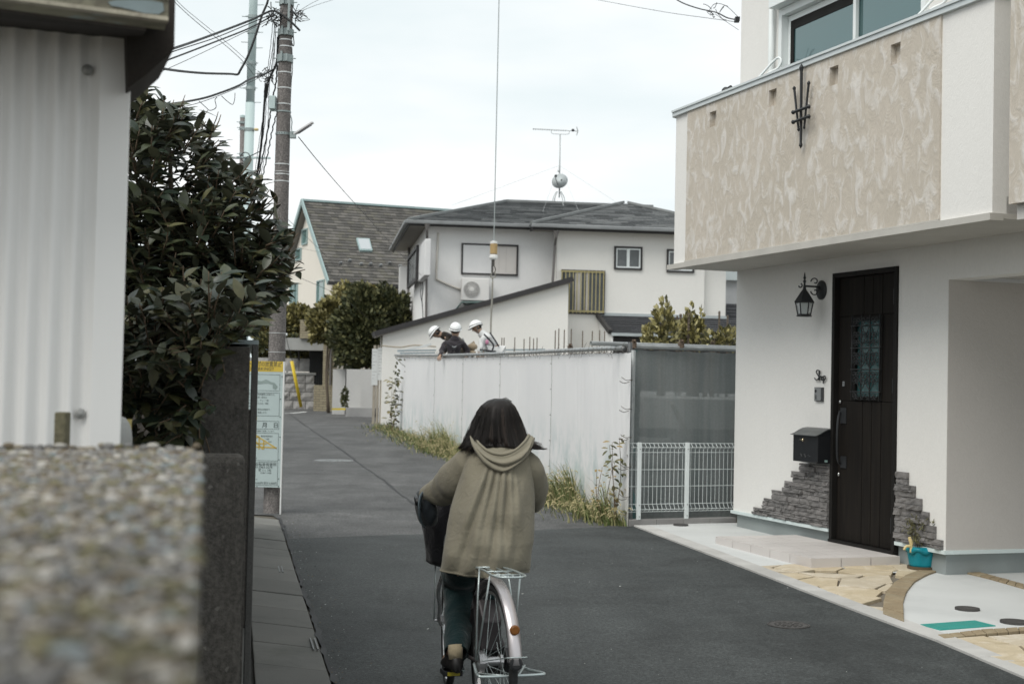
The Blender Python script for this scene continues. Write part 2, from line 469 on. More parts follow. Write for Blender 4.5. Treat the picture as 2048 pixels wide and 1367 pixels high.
# ---- kerb along the right of the lane
kb = MB(); kpts = eR+[eRn]
def offs(pts, w):
    out = []
    for i, p in enumerate(pts):
        d = (pts[min(i+1, len(pts)-1)]-pts[max(i-1, 0)]).normalized(); out.append(p+V((-d.y, d.x))*w)
    return out
kin = offs(kpts, .16)
if kin[1].x < kpts[1].x: kin = offs(kpts, -.16)
sheet(kb, kpts+kin[::-1], .0)
kerb = struct(kb, 'kerb', M_crack)
for i in range(len(kpts)-1):
    Ls = (kpts[i+1]-kpts[i]).length; n = max(1, round(Ls/.6))
    for j in range(n):
        t0, t1 = j/n+.004/Ls, (j+1)/n-.004/Ls
        c = [kpts[i].lerp(kpts[i+1], t0), kpts[i].lerp(kpts[i+1], t1), kin[i].lerp(kin[i+1], t1), kin[i].lerp(kin[i+1], t0)]
        if area2(c) < 0: c = c[::-1]
        flag(c, -.05, .024+rnd(-.002,.002), 'kerb_block', M_kerb, kerb)

# ---- forecourt: pale concrete, crazy paving in yellow stone, curved brown edging
def stone_mat(name, c, c2):
    t = NT(name); co = t.coord((1,1,1)); oi = t.n('ShaderNodeObjectInfo')
    base = t.ramp(oi.outputs['Random'], [(0, c), (.4, sc3(c, 1.12)), (.7, c2), (1, sc3(c2, .85))])
    n1 = t.noise(5, 6, co, .6, 1.0); n2 = t.noise(90, 4, co)
    col = t.mix(.6, base, t.ramp(n1, [(.3, sc3(c, .78)), (.5, c), (.72, sc3(c2, 1.15))]))
    col = t.mix(.35, col, t.ramp(n2, [(.3, .7), (.7, 1.1)]), 'MULTIPLY')
    t.color(col); t.set(Roughness=.75); t.bump(n1, .35, .012, t.bump(n2, .3, .003)); return t.m
M_flag = stone_mat('yellow_sandstone', (.50,.42,.29), (.58,.53,.45))
M_brick_brown = stone_mat('brown_paver', (.27,.21,.13), (.33,.28,.19))
M_green_lid = M('green_meter_lid', (.028,.27,.235), .55, .12, 6, 260, .5, .003)
M_tile = M('porch_tile', (.56,.53,.51), .45, .05, 2, 200, .15, .001, rand=.03)
M_joint = M('dark_joint', (.17,.15,.12), .9, .2)
HB = G(1466, 1054)
FH = Plane((HB.x, HB.y, 0), (0.3333, -0.9428))
def onz(px, py, z):
    d = ray(px, py); return EYE + d*((z-EYE.z)/d.z)
def fa(p):      # plan point -> (along facade, out from facade)
    q = V((p[0]-FH.O.x, p[1]-FH.O.y, 0)); return q.dot(FH.a), q.dot(FH.n)
aC, _ = FH.hit(1893, 900)                     # where the carport opening starts
paveP = MB()
fore = kin[:-1][:1] + kin[1:] + [V((9, 2)), V((9, 14)), V((HB.x+3.5, HB.y+1.4)), G(1466, 1048), G(1262, 1050)]
sheet(paveP, fore, -.004); pave = struct(paveP, 'forecourt_bedding', M_joint)
cpad = MB(); 
padA = [kin[0], kin[0].lerp(kin[1], .5), kin[1], G(1508,1135), G(1604,1131), V((FH.P(aC-.2, .3, 0)).xy), V((FH.P(aC-.2, -.3, 0)).xy), V((HB.x+.6, HB.y+.2)), G(1466,1047), G(1264,1050)]
arcO = [G(*q) for q in ((1838,1145),(1812,1155),(1788,1170),(1773,1188),(1767,1208),(1766,1234))]
arcI = [G(*q) for q in ((1882,1144),(1853,1154),(1829,1168),(1813,1188),(1806,1210),(1808,1250))]
sheet(cpad, padA, .012)
o = struct(cpad, 'pale_concrete_apron', M_conc_pale)
# right hand concrete bay beyond the arc
cb = MB(); cornerF = V(FH.P(aC, 0, 0).xy)
bayR = [p for p in arcI[::-1]] + [cornerF+V((.0,.15)), V(FH.P(aC,-4,0).xy), V((9, 12)), V((9, 6.5)), G(2048,1262), G(1873,1277)]
sheet(cb, bayR, .012); struct(cb, 'pale_concrete_bay', M_conc_pale)
# crazy paving
def crazy(region, n, parent, seedv):
    random.seed(seedv); xs = [p.x for p in region]; ys_ = [p.y for p in region]; seeds = []
    tries = 0
    while len(seeds) < n and tries < 4000:
        tries += 1; p = V((rnd(min(xs), max(xs)), rnd(min(ys_), max(ys_))))
        if all((p-q).length > .24+.3*random.random()*.5 for q in seeds): seeds.append(p)
    for poly in cells(region, seeds, .014):
        q = inset_edges([p+V((rnd(-.008,.008), rnd(-.008,.008))) for p in poly], .002)
        if q and abs(area2(q)) > .003: flag(q, -.02, .020+rnd(-.003,.003), 'flagstone', M_flag, parent)
fr = [kin[1].lerp(kin[2], .05), G(1512,1136.5), G(1621,1134), V(FH.P(aC-.75, .08, 0).xy), V(FH.P(aC-.02,.04,0).xy), arcO[1], arcO[2], arcO[3], arcO[4], arcO[5]]
hull = fr
crazy([kin[1].lerp(kin[2], .01), G(1513,1136.2), G(1560,1133.8), G(1700,1125), G(1850,1130), G(1872,1148), arcO[2], arcO[3], arcO[4], arcO[5]], 60, pave, 3)
br = [G(1876,1283), kin[4]+V((.02,.02)), kin[4].lerp(kin[5], .3), V((6.5, 4.6)), G(2120,1268), G(1960,1276)]
crazy([G(1880,1284), kin[4].lerp(kin[5], .02), kin[4].lerp(kin[5], .3), V((4.8,5.3)), V((4.6, 7.2)), G(2048,1272)], 40, pave, 5)
random.seed(11)
def edging(A, B, n):
    def samp(P, t):
        L_ = [(P[i+1]-P[i]).length for i in range(len(P)-1)]; s_ = t*sum(L_)
        for i, l_ in enumerate(L_):
            if s_ <= l_ or i == len(L_)-1: return P[i].lerp(P[i+1], min(s_/l_, 1))
            s_ -= l_
    for i in range(n):
        t0, t1 = (i+.03)/n, (i+.97)/n
        c = [samp(A, t0), samp(A, t1), samp(B, t1), samp(B, t0)]
        if area2(c) < 0: c = c[::-1]
        flag(c, -.02, .027+rnd(-.002,.002), 'edging_brick', M_brick_brown, pave)
edging(arcO, arcI, 17)
edging([G(1905,1143.5), G(1975,1160), G(2048,1181)], [G(1935,1143.5), G(1990,1157), G(2048,1173)], 8)
edging([G(1875,1276), G(1960,1266), G(2060,1260)], [G(1888,1283), G(1965,1275), G(2060,1267)], 8)
gl = MB(); gq = [gnd(*q, .018) for q in ((1840,1247),(1950,1239),(1992,1249.5),(1880,1258))]
gl.prism(gq, (0,0,-.02))
tag(gl.build('meter_lid', M_green_lid, origin=sum(gq, V((0,0,0)))/4, bevel=.004), 'flat green rectangular meter lid set in the pale concrete', 'meter lid')
# porch slab with tiles
zs_ = gz(12.5)+.085
pA, pB = onz(1432, 1071.5, zs_), onz(1621, 1116, zs_)
(a0_, d0_), (a1_, d1_) = fa(pA), fa(pB)
dS = (d0_+d1_)/2; aS0, aS1 = a0_, a1_
pm = MB(); pm.pbox(FH, aS0+.012, aS1-.012, .02, dS-.012, gz(12)-.1, zs_-.012)
porch = pm.build('porch_step', M_crack, origin=FH.P((aS0+aS1)/2, dS/2, gz(12)-.1)); tag(porch, 'low porch step of pale tiles in front of the dark front door', 'step')
nA = 8; nD = 3
for i in range(nA):
    for j in range(nD):
        A0, A1 = aS0+(aS1-aS0)*i/nA+.003, aS0+(aS1-aS0)*(i+1)/nA-.003; D0, D1 = .02+(dS-.02)*j/nD+.003, .02+(dS-.02)*(j+1)/nD-.003
        t_ = MB(); t_.pbox(FH, A0, A1, D0, D1, zs_-.012, zs_); t_.build('tile', M_tile, porch)
for i in range(5):
    A0, A1 = aS0+(aS1-aS0)*i/5+.004, aS0+(aS1-aS0)*(i+1)/5-.004
    t_ = MB(); t_.pbox(FH, A0, A1, dS-.012, dS, gz(12)-.05, zs_-.004); t_.build('riser_tile', M_tile, porch)
for j in range(3):
    D0, D1 = .02+(dS-.02)*j/3+.004, .02+(dS-.02)*(j+1)/3-.004
    for A0, A1 in ((aS0, aS0+.012), (aS1-.012, aS1)):
        t_ = MB(); t_.pbox(FH, A0, A1, D0, D1, gz(12)-.05, zs_-.004); t_.build('riser_tile', M_tile, porch)

# ================================================================== RIGHT HOUSE
def plaster(name, c, amt=.04, bump=.35, scale=22, bd=.006):
    t = NT(name); co = t.coord((1, 1, .8))
    n1 = t.noise(scale, 5, co, .6, 2.2); n2 = t.noise(1.2, 5, co)
    col = t.mix(.6, t.ramp(n2, [(.3, sc3(c, 1-amt)), (.7, sc3(c, 1+amt))]), t.ramp(n1, [(.3, sc3(c, 1-amt*1.3)), (.7, sc3(c, 1+amt))]))
    drip = t.noise(2.2, 6, t.coord((3, 3, .25)), .6)
    col = t.mix(t.ramp(drip, [(.60, 0.0), (.8, .16)]), col, sc3(c, .72))
    t.color(col); t.set(Roughness=.88, Specular_IOR_Level=.25); t.bump(n1, bump, bd); return t.m
M_plaster = plaster('white_plaster', (.76,.75,.725))
M_plaster_in = plaster('carport_shade_plaster', (.52,.495,.47))  # darker copy of the plaster; carport shade is put into its colour
def trowel(name):
    """cream render thrown on in arching trowel strokes with whiter ridges"""
    t = NT(name); co = t.coord()
    # stroke cells: rings inside a stretched voronoi cell give the arcs
    tilt = t.coord((3.0, 3.0, 1.9), rot=(0, .35, 0))
    n0 = t.noise(1.4, 3, co)
    wob = t.mix(.22, tilt, t.n('ShaderNodeTexNoise').outputs['Color'])
    vo = t.n('ShaderNodeTexVoronoi', feature='F1'); vo.inputs['Scale'].default_value = 2.4; t.l(wob, vo.inputs[0])
    rings = t.math('SINE', t.math('MULTIPLY', t.math('ADD', vo.outputs['Distance'], t.math('MULTIPLY', t.noise(6, 4, co), .10)), 58.0))
    streak = t.noise(5.6, 5, t.coord((1.7, 1.7, 1.0), rot=(0, .5, .3)), .6, .7)
    fine = t.noise(40, 5, co)
    base = t.ramp(n0, [(.3, (.49,.445,.38)), (.7, (.54,.49,.425))])
    patch = t.ramp(streak, [(.50, 0.0), (.57, .35), (.72, .75)])
    col = t.mix(patch, base, (.70,.68,.655))
    col = t.mix(.4, col, t.ramp(t.noise(16, 5, t.coord((1,1,.6)), .65), [(.3, .86), (.7, 1.07)]), 'MULTIPLY')
    rings = t.math('MULTIPLY', rings, t.ramp(t.noise(3.1, 3, co), [(.42, 0.0), (.6, 1.0)]))
    t.color(col); t.set(Roughness=.85, Specular_IOR_Level=.25)
    t.bump(streak, .5, .025, t.bump(rings, .10, .004, t.bump(fine, .25, .003))); return t.m
M_trowel = trowel('cream_trowelled_render')
M_foundation = M('foundation_concrete', (.27,.30,.30), .85, .1, 2, 120, .3, .003, stain=(.2,.22,.21), samt=.4)
M_flash = M('pale_metal_flashing', (.62,.70,.70), .4, .04, 2, 80, .03, .001)
M_alu = M('white_aluminium', (.76,.80,.80), .35, .03, 2, 80, .02, .001)
M_alu_teal = M('pale_metal_coping', (.58,.63,.64), .35, .04, 2, 80, .02, .001)
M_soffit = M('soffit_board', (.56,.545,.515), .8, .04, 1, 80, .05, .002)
M_black_iron = M('black_iron', (.022,.024,.026), .5, .25, 12, 160, .4, .002, spec=.4)
M_door_wood = None
def wood(name, c, c2, sc=(1,1,.06), scale=30, rough=.5):
    t = NT(name); co = t.coord(sc); n = t.noise(scale, 6, co, .6, .6)
    t.color(t.ramp(n, [(.3, c), (.7, c2)])); t.set(Roughness=rough, Specular_IOR_Level=.2); t.bump(n, .25, .002); return t.m
M_door_wood = wood('black_stained_wood', (.005,.004,.0035), (.015,.012,.009), rough=.7)
M_door_frame = M('dark_bronze_frame', (.012,.011,.010), .6, .15, spec=.2)
M_glass = glass('window_glass', (.10,.42,.44), .02, .10)
M_glass.node_tree.nodes['Principled BSDF'].inputs['IOR'].default_value = 1.95
M_glass.node_tree.nodes['Principled BSDF'].inputs['Specular Tint'].default_value = (.68,.88,.89,1)  # teal of the mirrored sky is put into the glass tint
M_glass_teal = glass('dark_teal_glass', (.08,.22,.22), .08, .6)
M_ledge = None
t = NT('grey_ledge_stone'); co = t.coord(); oi = t.n('ShaderNodeObjectInfo')
n1 = t.noise(9, 6, t.coord((1,1,2.5)), .65, .8)
col = t.mix(.7, t.ramp(oi.outputs['Random'], [(0, (.10,.096,.092)), (.5, (.18,.170,.163)), (1, (.27,.25,.24))]), t.ramp(n1, [(.3, (.10,.096,.094)), (.7, (.24,.232,.23))]))
t.color(col); t.set(Roughness=.9); t.bump(n1, .6, .015); M_ledge = t.m

def wall_holes(mb, pl, a0, a1, z0, z1, d0, d1, holes, m=None):
    """a wall slab between depths d0<d1 with rectangular holes (a0,a1,z0,z1), reveals included"""
    xs = sorted({a0, a1}|{h[0] for h in holes}|{h[1] for h in holes}); zs = sorted({z0, z1}|{h[2] for h in holes}|{h[3] for h in holes})
    xs = [x for x in xs if a0 <= x <= a1]; zs = [x for x in zs if z0 <= x <= z1]
    inh = lambda x, z: any(h[0] < x < h[1] and h[2] < z < h[3] for h in holes)
    P = pl.P
    solid = {}
    for i in range(len(xs)-1):
        for j in range(len(zs)-1): solid[i, j] = not inh((xs[i]+xs[i+1])/2, (zs[j]+zs[j+1])/2)
    S = lambda i, j: solid.get((i, j), False)
    for (i, j), s_ in solid.items():
        if not s_: continue
        A0, A1, Z0, Z1 = xs[i], xs[i+1], zs[j], zs[j+1]
        mb.add([P(A0,d1,Z0),P(A1,d1,Z0),P(A1,d1,Z1),P(A0,d1,Z1)], [(0,1,2,3)], m)
        mb.add([P(A0,d0,Z0),P(A1,d0,Z0),P(A1,d0,Z1),P(A0,d0,Z1)], [(3,2,1,0)], m)
        if not S(i-1, j): mb.add([P(A0,d0,Z0),P(A0,d1,Z0),P(A0,d1,Z1),P(A0,d0,Z1)], [(0,1,2,3)], m)
        if not S(i+1, j): mb.add([P(A1,d0,Z0),P(A1,d1,Z0),P(A1,d1,Z1),P(A1,d0,Z1)], [(3,2,1,0)], m)
        if not S(i, j-1): mb.add([P(A0,d0,Z0),P(A1,d0,Z0),P(A1,d1,Z0),P(A0,d1,Z0)], [(0,1,2,3)], m)
        if not S(i, j+1): mb.add([P(A0,d0,Z1),P(A1,d0,Z1),P(A1,d1,Z1),P(A0,d1,Z1)], [(3,2,1,0)], m)
    return mb
H = FH.hit
z_sof = H(1480, 535)[1]
z_fl = .185                                    # top of the foundation flashing
zc = H(1896, 559)[1]                           # carport header
house = thing('plastered_house', 'white plastered two storey house with cream balcony at the right of the lane', 'house', FH.P(aC/2, -1, gz(12)-.1))
aDoor0, aDoor1 = H(1664.5, 800)[0], H(1795, 800)[0]
zDoorT = H(1674, 546)[1]; zDoorB = zs_+.005
W = MB(); aEnd = aC+6.0
wall_holes(W, FH, 0, aC-.2, z_fl, z_sof+.02, -.2, 0, [(aDoor0, aDoor1, -9, zDoorT)])
W.pbox(FH, aC-.2, aEnd, -.2, 0, zc, z_sof+.02); W.pbox(FH, aC-.2, aC, -.2, 0, z_fl, zc)                      # header over the carport
W.pbox(FH, 0, .2, -8, -.2, z_fl, z_sof+.02)                      # side wall towards the hoarding
W.build('ground_floor_wall', M_plaster, house)
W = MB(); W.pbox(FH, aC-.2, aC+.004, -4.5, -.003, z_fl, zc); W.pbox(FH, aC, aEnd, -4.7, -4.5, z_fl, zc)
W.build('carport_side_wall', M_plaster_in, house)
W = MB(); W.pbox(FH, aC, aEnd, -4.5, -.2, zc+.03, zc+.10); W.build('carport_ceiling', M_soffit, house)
W = MB(); W.pbox(FH, .03, aDoor0, -.2, -.03, -.15, z_fl-.025); W.pbox(FH, aDoor1, aC-.03, -.2, -.03, -.15, z_fl-.025); W.pbox(FH, aC-.17, aC-.03, -4.5, -.2, -.15, z_fl-.025)
W.pbox(FH, .03, .17, -8, -.2, -.15, z_fl-.025)
W.build('foundation', M_foundation, house)
W = MB(); W.pbox(FH, -.02, aDoor0-.01, -.05, .022, z_fl-.03, z_fl); W.pbox(FH, aDoor1+.01, aC+.02, -.05, .022, z_fl-.03, z_fl); W.pbox(FH, aC-.03, aC+.022, -4.5, -.05, z_fl-.03, z_fl); W.pbox(FH, -.022, .03, -8, -.05, z_fl-.03, z_fl)
W.build('base_flashing', M_flash, house)
# balcony
dB = .755
aB0 = FH.hit(1341, 400, dB)[0]; aB1 = FH.hit(1983, 300, dB)[0]
zBt = FH.hit(1345, 226, dB)[1]; zBb = z_sof
aP0 = FH.hit(1372.5, 400, dB)[0]; aP1 = FH.hit(1879.5, 300, dB)[0]
bal = MB(); bal.pbox(FH, aB0, aB1, 0, dB-.13, z_sof, z_sof+.12); bal.build('balcony_floor', M_soffit, house)
# parapet: rounded left corner
W = MB(); W.pbox(FH, aP1, aB1, dB-.13, dB-.012, z_sof, zBt-.05); W.pbox(FH, aB1-.13, aB1, .0, dB-.13, z_sof, zBt-.05); W.build('white_parapet', M_plaster, house)
W = MB()
W.pbox(FH, aB0+.10, aP0, dB-.13, dB-.012, z_sof, zBt-.05)
W.pbox(FH, aB0, aB0+.13, .0, dB-.10, z_sof, zBt-.05)
cc = FH.P(aB0+.10, dB-.112, 0); prof = []
for k in range(9):
    th = math.pi/2*k/8; prof.append(FH.P(aB0+.10-.10*math.sin(th), dB-.112+.10*math.cos(th), z_sof))
W.prism([cc+V((0,0,z_sof))]+prof, (0,0,zBt-.05-z_sof))
W.build('white_parapet', M_plaster, house)
holes = []
for (x0, x1, y0, y1) in ((1420,1433,221,254),(1538,1553.5,177,213),(1660,1677,131,171),(1782,1801.5,85,129)):
    A0, A1 = FH.hit(x0, (y0+y1)/2, dB)[0], FH.hit(x1, (y0+y1)/2, dB)[0]; Z1, Z0 = FH.hit((x0+x1)/2, y0+2, dB)[1], FH.hit((x0+x1)/2, y1-1, dB)[1]
    holes.append((A0, A1, Z0, Z1))
W = MB(); wall_holes(W, FH, aP0, aP1, z_sof+.016, zBt-.05, dB-.05, dB+.003, holes); W.pbox(FH, aP0, aP1, dB-.13, dB-.05, z_sof+.016, zBt-.05)
W.build('cream_parapet_panel', M_trowel, house)
W = MB(); W.pbox(FH, aP0, aP1, dB-.13, dB+.012, z_sof+.002, z_sof+.014); W.pbox(FH, aB0-.0, aB1+.01, -.0, dB-.0, z_sof-.035, z_sof-.0)
W.pbox(FH, aB0-.012, aB1+.02, dB-.09, dB+.022, z_sof-.05, z_sof-.001)
W.build('balcony_drip_edge', M('dusty_drip_edge', (.47,.455,.42), .8, .08), house)
# coping in two tones
W = MB(); W.pbox(FH, aB0+.06, aB1+.02, dB-.16, dB+.02, zBt-.05, zBt-.008); W.pbox(FH, aB0-.02, aB0+.16, .0, dB-.1, zBt-.05, zBt-.008)
pr = [FH.P(aB0+.06-.08*math.sin(math.pi/2*k/8), dB-.10+.12*math.cos(math.pi/2*k/8), zBt-.05) for k in range(9)]
W.prism([FH.P(aB0+.06, dB-.16, zBt-.05)]+pr+[FH.P(aB0-.02, dB-.16, zBt-.05)], (0,0,.042))
W.build('coping', M_alu_teal, house, bevel=.004)
W = MB(); W.pbox(FH, aB0+.05, aB1+.03, dB-.17, dB+.032, zBt-.008, zBt+.012); W.build('coping_cap', M_alu_teal, house)
# bay at the far right, standing further out
aY = FH.hit(2019, 250, dB+.25)[0]; zY = FH.hit(2019, 408, dB+.25)[1]
W = MB(); W.pbox(FH, aY, aEnd, 0, dB+.25, zY, zBt+1.6); W.build('cream_side_bay', M_trowel, house)
W = MB(); W.pbox(FH, aY+.02, aEnd, 0, dB+.2, zY-.1, zY-.003); W.build('bay_soffit', M_soffit, house)
# upper storey with its sliding window
zT = 6.3
aW0, aW1 = H(1566, 80)[0], H(1853, 20)[0]; zWt = H(1566, 26)[1]; zWb = z_sof+.20
W = MB(); wall_holes(W, FH, 0, aEnd, z_sof+.02, zT, -.2, 0, [(aW0, aW1, zWb, zWt)]); W.pbox(FH, 0, .2, -8, -.2, z_sof+.02, zT)
W.pbox(FH, .2, aEnd, -8, -7.8, z_sof+.02, zT)
W.build('upper_wall', M_plaster, house)
W = MB(); W.pbox(FH, -.15, aEnd+.1, -8.1, .15, zT, zT+.15); W.build('roof', M_soffit, house)
W = MB(); wall_holes(W, FH, aW0-.03, aW1+.03, zWb, zWt+.03, -.06, .035, [(aW0+.03, aW1-.03, zWb+.05, zWt-.04)])
win = W.build('window', M_alu, house)
W = MB(); aM = H(1707, 40)[0]
for (A0, A1, dd) in ((aW0+.035, aM+.02, -.045), (aM-.02, aW1-.035, -.015)):
    wall_holes(W, FH, A0, A1, zWb+.055, zWt-.045, dd-.02, dd+.008, [(A0+.045, A1-.045, zWb+.13, zWt-.10)])
W.build('sash', M_alu, win)
W = MB(); W.pbox(FH, aW0+.08, aW1-.08, -.05, -.045, zWb+.12, zWt-.09); W.build('pane', M_glass, win)
W = MB(); wall_holes(W, FH, aW0+.075, aM-.02, zWb+.125, zWt-.095, -.044, -.038, [(aW0+.14, aM-.05, zWb+.15, zWt-.19)]); W.build('insect_screen_frame', M_door_frame, win)
W = MB(); W.pbox(FH, aW0+.2, aW1-.3, -.6, -.58, zWb, zWt); W.build('curtain', M('dim_curtain', (.11,.12,.125), .9, .1), win)
W = MB(); W.pbox(FH, aW0-.05, aW1+.05, 0, .14, zWt+.035, zWt+.32); W.build('shutter_box', M_alu, house, bevel=.006)
W = MB(); W.tube([FH.P(aW0-.14, .05, z_sof+.2), FH.P(aW0-.14, .05, zT)], .028, 10); W.build('downpipe', M_alu, house, smooth=True)
# laundry pole brackets behind the coping
for px, py, k in ((1500, 145, 1), (1815, 40, 2)):
    A, Z = FH.hit(px, py, .55); br_ = MB()
    pts = [FH.P(A-.02, .62, zBt-.02), FH.P(A+.05, .50, zBt+.12), FH.P(A+.16, .40, zBt+.27), FH.P(A+.22, .37, zBt+.30), FH.P(A+.25, .36, zBt+.26), FH.P(A+.22, .38, zBt+.20), FH.P(A+.15, .44, zBt+.16), FH.P(A+.10, .52, zBt+.05)]
    br_.tube(catmull(pts, 4), .011, 8); br_.tube([FH.P(A-.02,.62,zBt-.3), FH.P(A-.02,.62,zBt)], .015, 8)
    br_.build('laundry_bracket', M_alu, house, smooth=True)
A, Z = FH.hit(1452, 170, .6)
W = MB(); W.ell(FH.P(A, .6, zBt+.07), .045, .045, .05, 10, 6); W.tube([FH.P(A,.6,zBt-.1), FH.P(A,.6,zBt+.05)], .02, 8); W.tube([FH.P(A+.03,.6,zBt+.09), FH.P(A+.10,.6,zBt+.10)], .018, 8)
single(W, 'garden_spotlight', M_black_iron, 'small black lamp peeping over the balcony coping', 'lamp', smooth=True)

# ---- wrought iron ornament
orn = thing('iron_ornament', 'black wrought iron ornament of three spears on the cream balcony', 'ornament', FH.P(FH.hit(1602,210,dB)[0], dB, FH.hit(1602,296,dB)[1]))
def bp(px, py, d): A, Z = FH.hit(px, py, dB+d); return FH.P(A, dB+d, Z)
for (x0,y0,x1,y1,w) in ((1603,127,1601.5,297,.036),(1588,172,1597.5,263,.028),(1618,161,1608,259,.028)):
    p, q = bp(x0,y0,.045), bp(x1,y1,.045); d = (q-p); s_ = MB()
    s_.tube([p, p+d*.05, p+d*.09, p+d*.93, p+d*.965, q], [.002, w*.62, w*.42, w*.36, w*.5, .002], 6)
    s_.build('spear', M_black_iron, orn)
for (x0,y0,x1,y1) in ((1583,226,1620,212.5),(1583,245.5,1620,232)):
    p, q = bp(x0,y0,.075), bp(x1,y1,.075); d = q-p; s_ = MB()
    s_.tube([p, p+d*.09, p+d*.16, p+d*.86, p+d*.93, q], [.003,.021,.013,.013,.021,.006], 6); s_.build('crossbar', M_black_iron, orn)

# ---- front door
dth = thing('front_door', 'tall narrow front door of dark wood with iron grille', 'door', FH.P((aDoor0+aDoor1)/2, -.05, zDoorB))
W = MB(); fw = .045
W.pbox(FH, aDoor0+.002, aDoor0+fw, -.10, .02, zDoorB, zDoorT-.002); W.pbox(FH, aDoor1-fw, aDoor1-.002, -.10, .02, zDoorB, zDoorT-.002); W.pbox(FH, aDoor0+fw, aDoor1-fw, -.10, .02, zDoorT-fw, zDoorT-.002)
W.pbox(FH, aDoor0, aDoor1, -.12, .03, zDoorB-.03, zDoorB+.02)
W.build('door_frame', M_door_frame, dth, bevel=.004)
dl0, dl1, dz0, dz1 = aDoor0+fw+.004, aDoor1-fw-.004, zDoorB+.024, zDoorT-fw-.004
gA0, gA1 = H(1704,700)[0], H(1757,700)[0]; gZ0, gZ1 = H(1728,796)[1], H(1728,636)[1]
W = MB(); wall_holes(W, FH, dl0, dl1, dz0, dz1, -.075, -.043, [(gA0, gA1, gZ0, gZ1)])
leaf = W.build('door_leaf', M_door_wood, dth)
cuts = [dl0] + [H(x, 800)[0] for x in (1719.5, 1737.5, 1756.5)] + [dl1]
for i in range(4):
    A0, A1 = cuts[i]+.004, cuts[i+1]-.004
    for (Z0, Z1) in ((dz0, gZ0-.03), (gZ1+.03, dz1)):
        W = MB(); W.pbox(FH, A0, A1, -.043, -.030, Z0, Z1); W.build('plank', M_door_wood, leaf, bevel=.003)
for (A0, A1) in ((dl0+.004, gA0-.02), (gA1+.02, dl1-.004)):
    W = MB(); W.pbox(FH, A0, A1, -.043, -.030, gZ0-.026, gZ1+.026); W.build('plank', M_door_wood, leaf, bevel=.003)
W = MB(); wall_holes(W, FH, gA0-.02, gA1+.02, gZ0-.02, gZ1+.02, -.043, -.022, [(gA0+.015, gA1-.015, gZ0+.015, gZ1-.015)]); W.build('window_frame', M_door_frame, dth)
W = MB(); W.pbox(FH, gA0-.01, gA1+.01, -.062, -.055, gZ0-.01, gZ1+.01); W.build('pane', M_glass_teal, dth)
# scrolling grille
W = MB(); gw, gh = gA1-gA0, gZ1-gZ0; dG = -.005
gp_ = lambda u, v, d=0: FH.P(gA0+gw*u, dG+d, gZ0+gh*v)
for u in (-.02, .34, .66, 1.02): W.tube([gp_(u, -.03), gp_(u, 1.04)], .006, 6)
for v in (.08, .36, .63, .91): W.tube([gp_(-.06, v), gp_(1.06, v)], .006, 6)
def scroll(u, v, su, sv, turns=1.4, n=26):
    pts = []
    for k in range(n):
        t_ = k/(n-1); r_ = (1-t_*.85); an = -math.pi/2+turns*2*math.pi*t_
        pts.append(gp_(u+su*r_*math.cos(an), v+sv*r_*math.sin(an)*.42, .004))
    W.tube(pts, .0045, 5)
for v in (.03, .22, .30, .46, .54, .70, .80, .97):
    for u, s_ in ((.16, 1), (.50, -1), (.84, 1)):
        scroll(u-.07, v, .10*s_, .10); scroll(u+.08, v, -.10*s_, .10)
for v0 in (.66, .38, .10):
    for u in (.34, .66):
        W.tube(catmull([gp_(u, v0), gp_(u-.13, v0+.08), gp_(u-.10, v0+.17), gp_(u, v0+.24), gp_(u+.10, v0+.17), gp_(u+.13, v0+.08), gp_(u, v0)], 4), .0045, 5)
        W.tube([gp_(u, v0+.05), gp_(u, v0+.12), gp_(u, v0+.16), gp_(u, v0+.20)], [.005,.011,.007,.001], 6)
W.build('iron_grille', M_black_iron, dth, smooth=True)
def dpt(px, py, d): A, Z = FH.hit(px, py, d); return FH.P(A, d, Z)
W = MB(); W.tube(catmull([dpt(1680,822,-.02), dpt(1676,840,.03), dpt(1674,880,.045), dpt(1675,915,.03), dpt(1680,928,-.02)], 5), .011, 8); W.pbox(FH, H(1677,830)[0], H(1688,830)[0], -.030, -.018, H(1682,846)[1], H(1682,815)[1]); W.pbox(FH, H(1677,925)[0], H(1688,925)[0], -.030, -.018, H(1682,935)[1], H(1682,912)[1])
W.build('handle', M_black_iron, dth, smooth=False)
W = MB()
for (px, py) in ((1680.5,803),(1677.5,948)): W.ell(dpt(px,py,-.02), .012, .012, .016, 8, 6)
W.pbox(FH, H(1682,766)[0], H(1686,766)[0], -.030, -.015, H(1684,772)[1], H(1684,762)[1])
W.build('lock', M('chrome_lock', (.55,.56,.55), .25, .03, metal=1), dth, smooth=False)
for (y0,y1) in ((577,608),(757,786),(1035,1067)):
    W = MB(); W.pbox(FH, dl1-.05, dl1-.02, -.03, -.012, H(1785,y1)[1], H(1785,y0)[1]); W.build('hinge', M_black_iron, dth, bevel=.003)

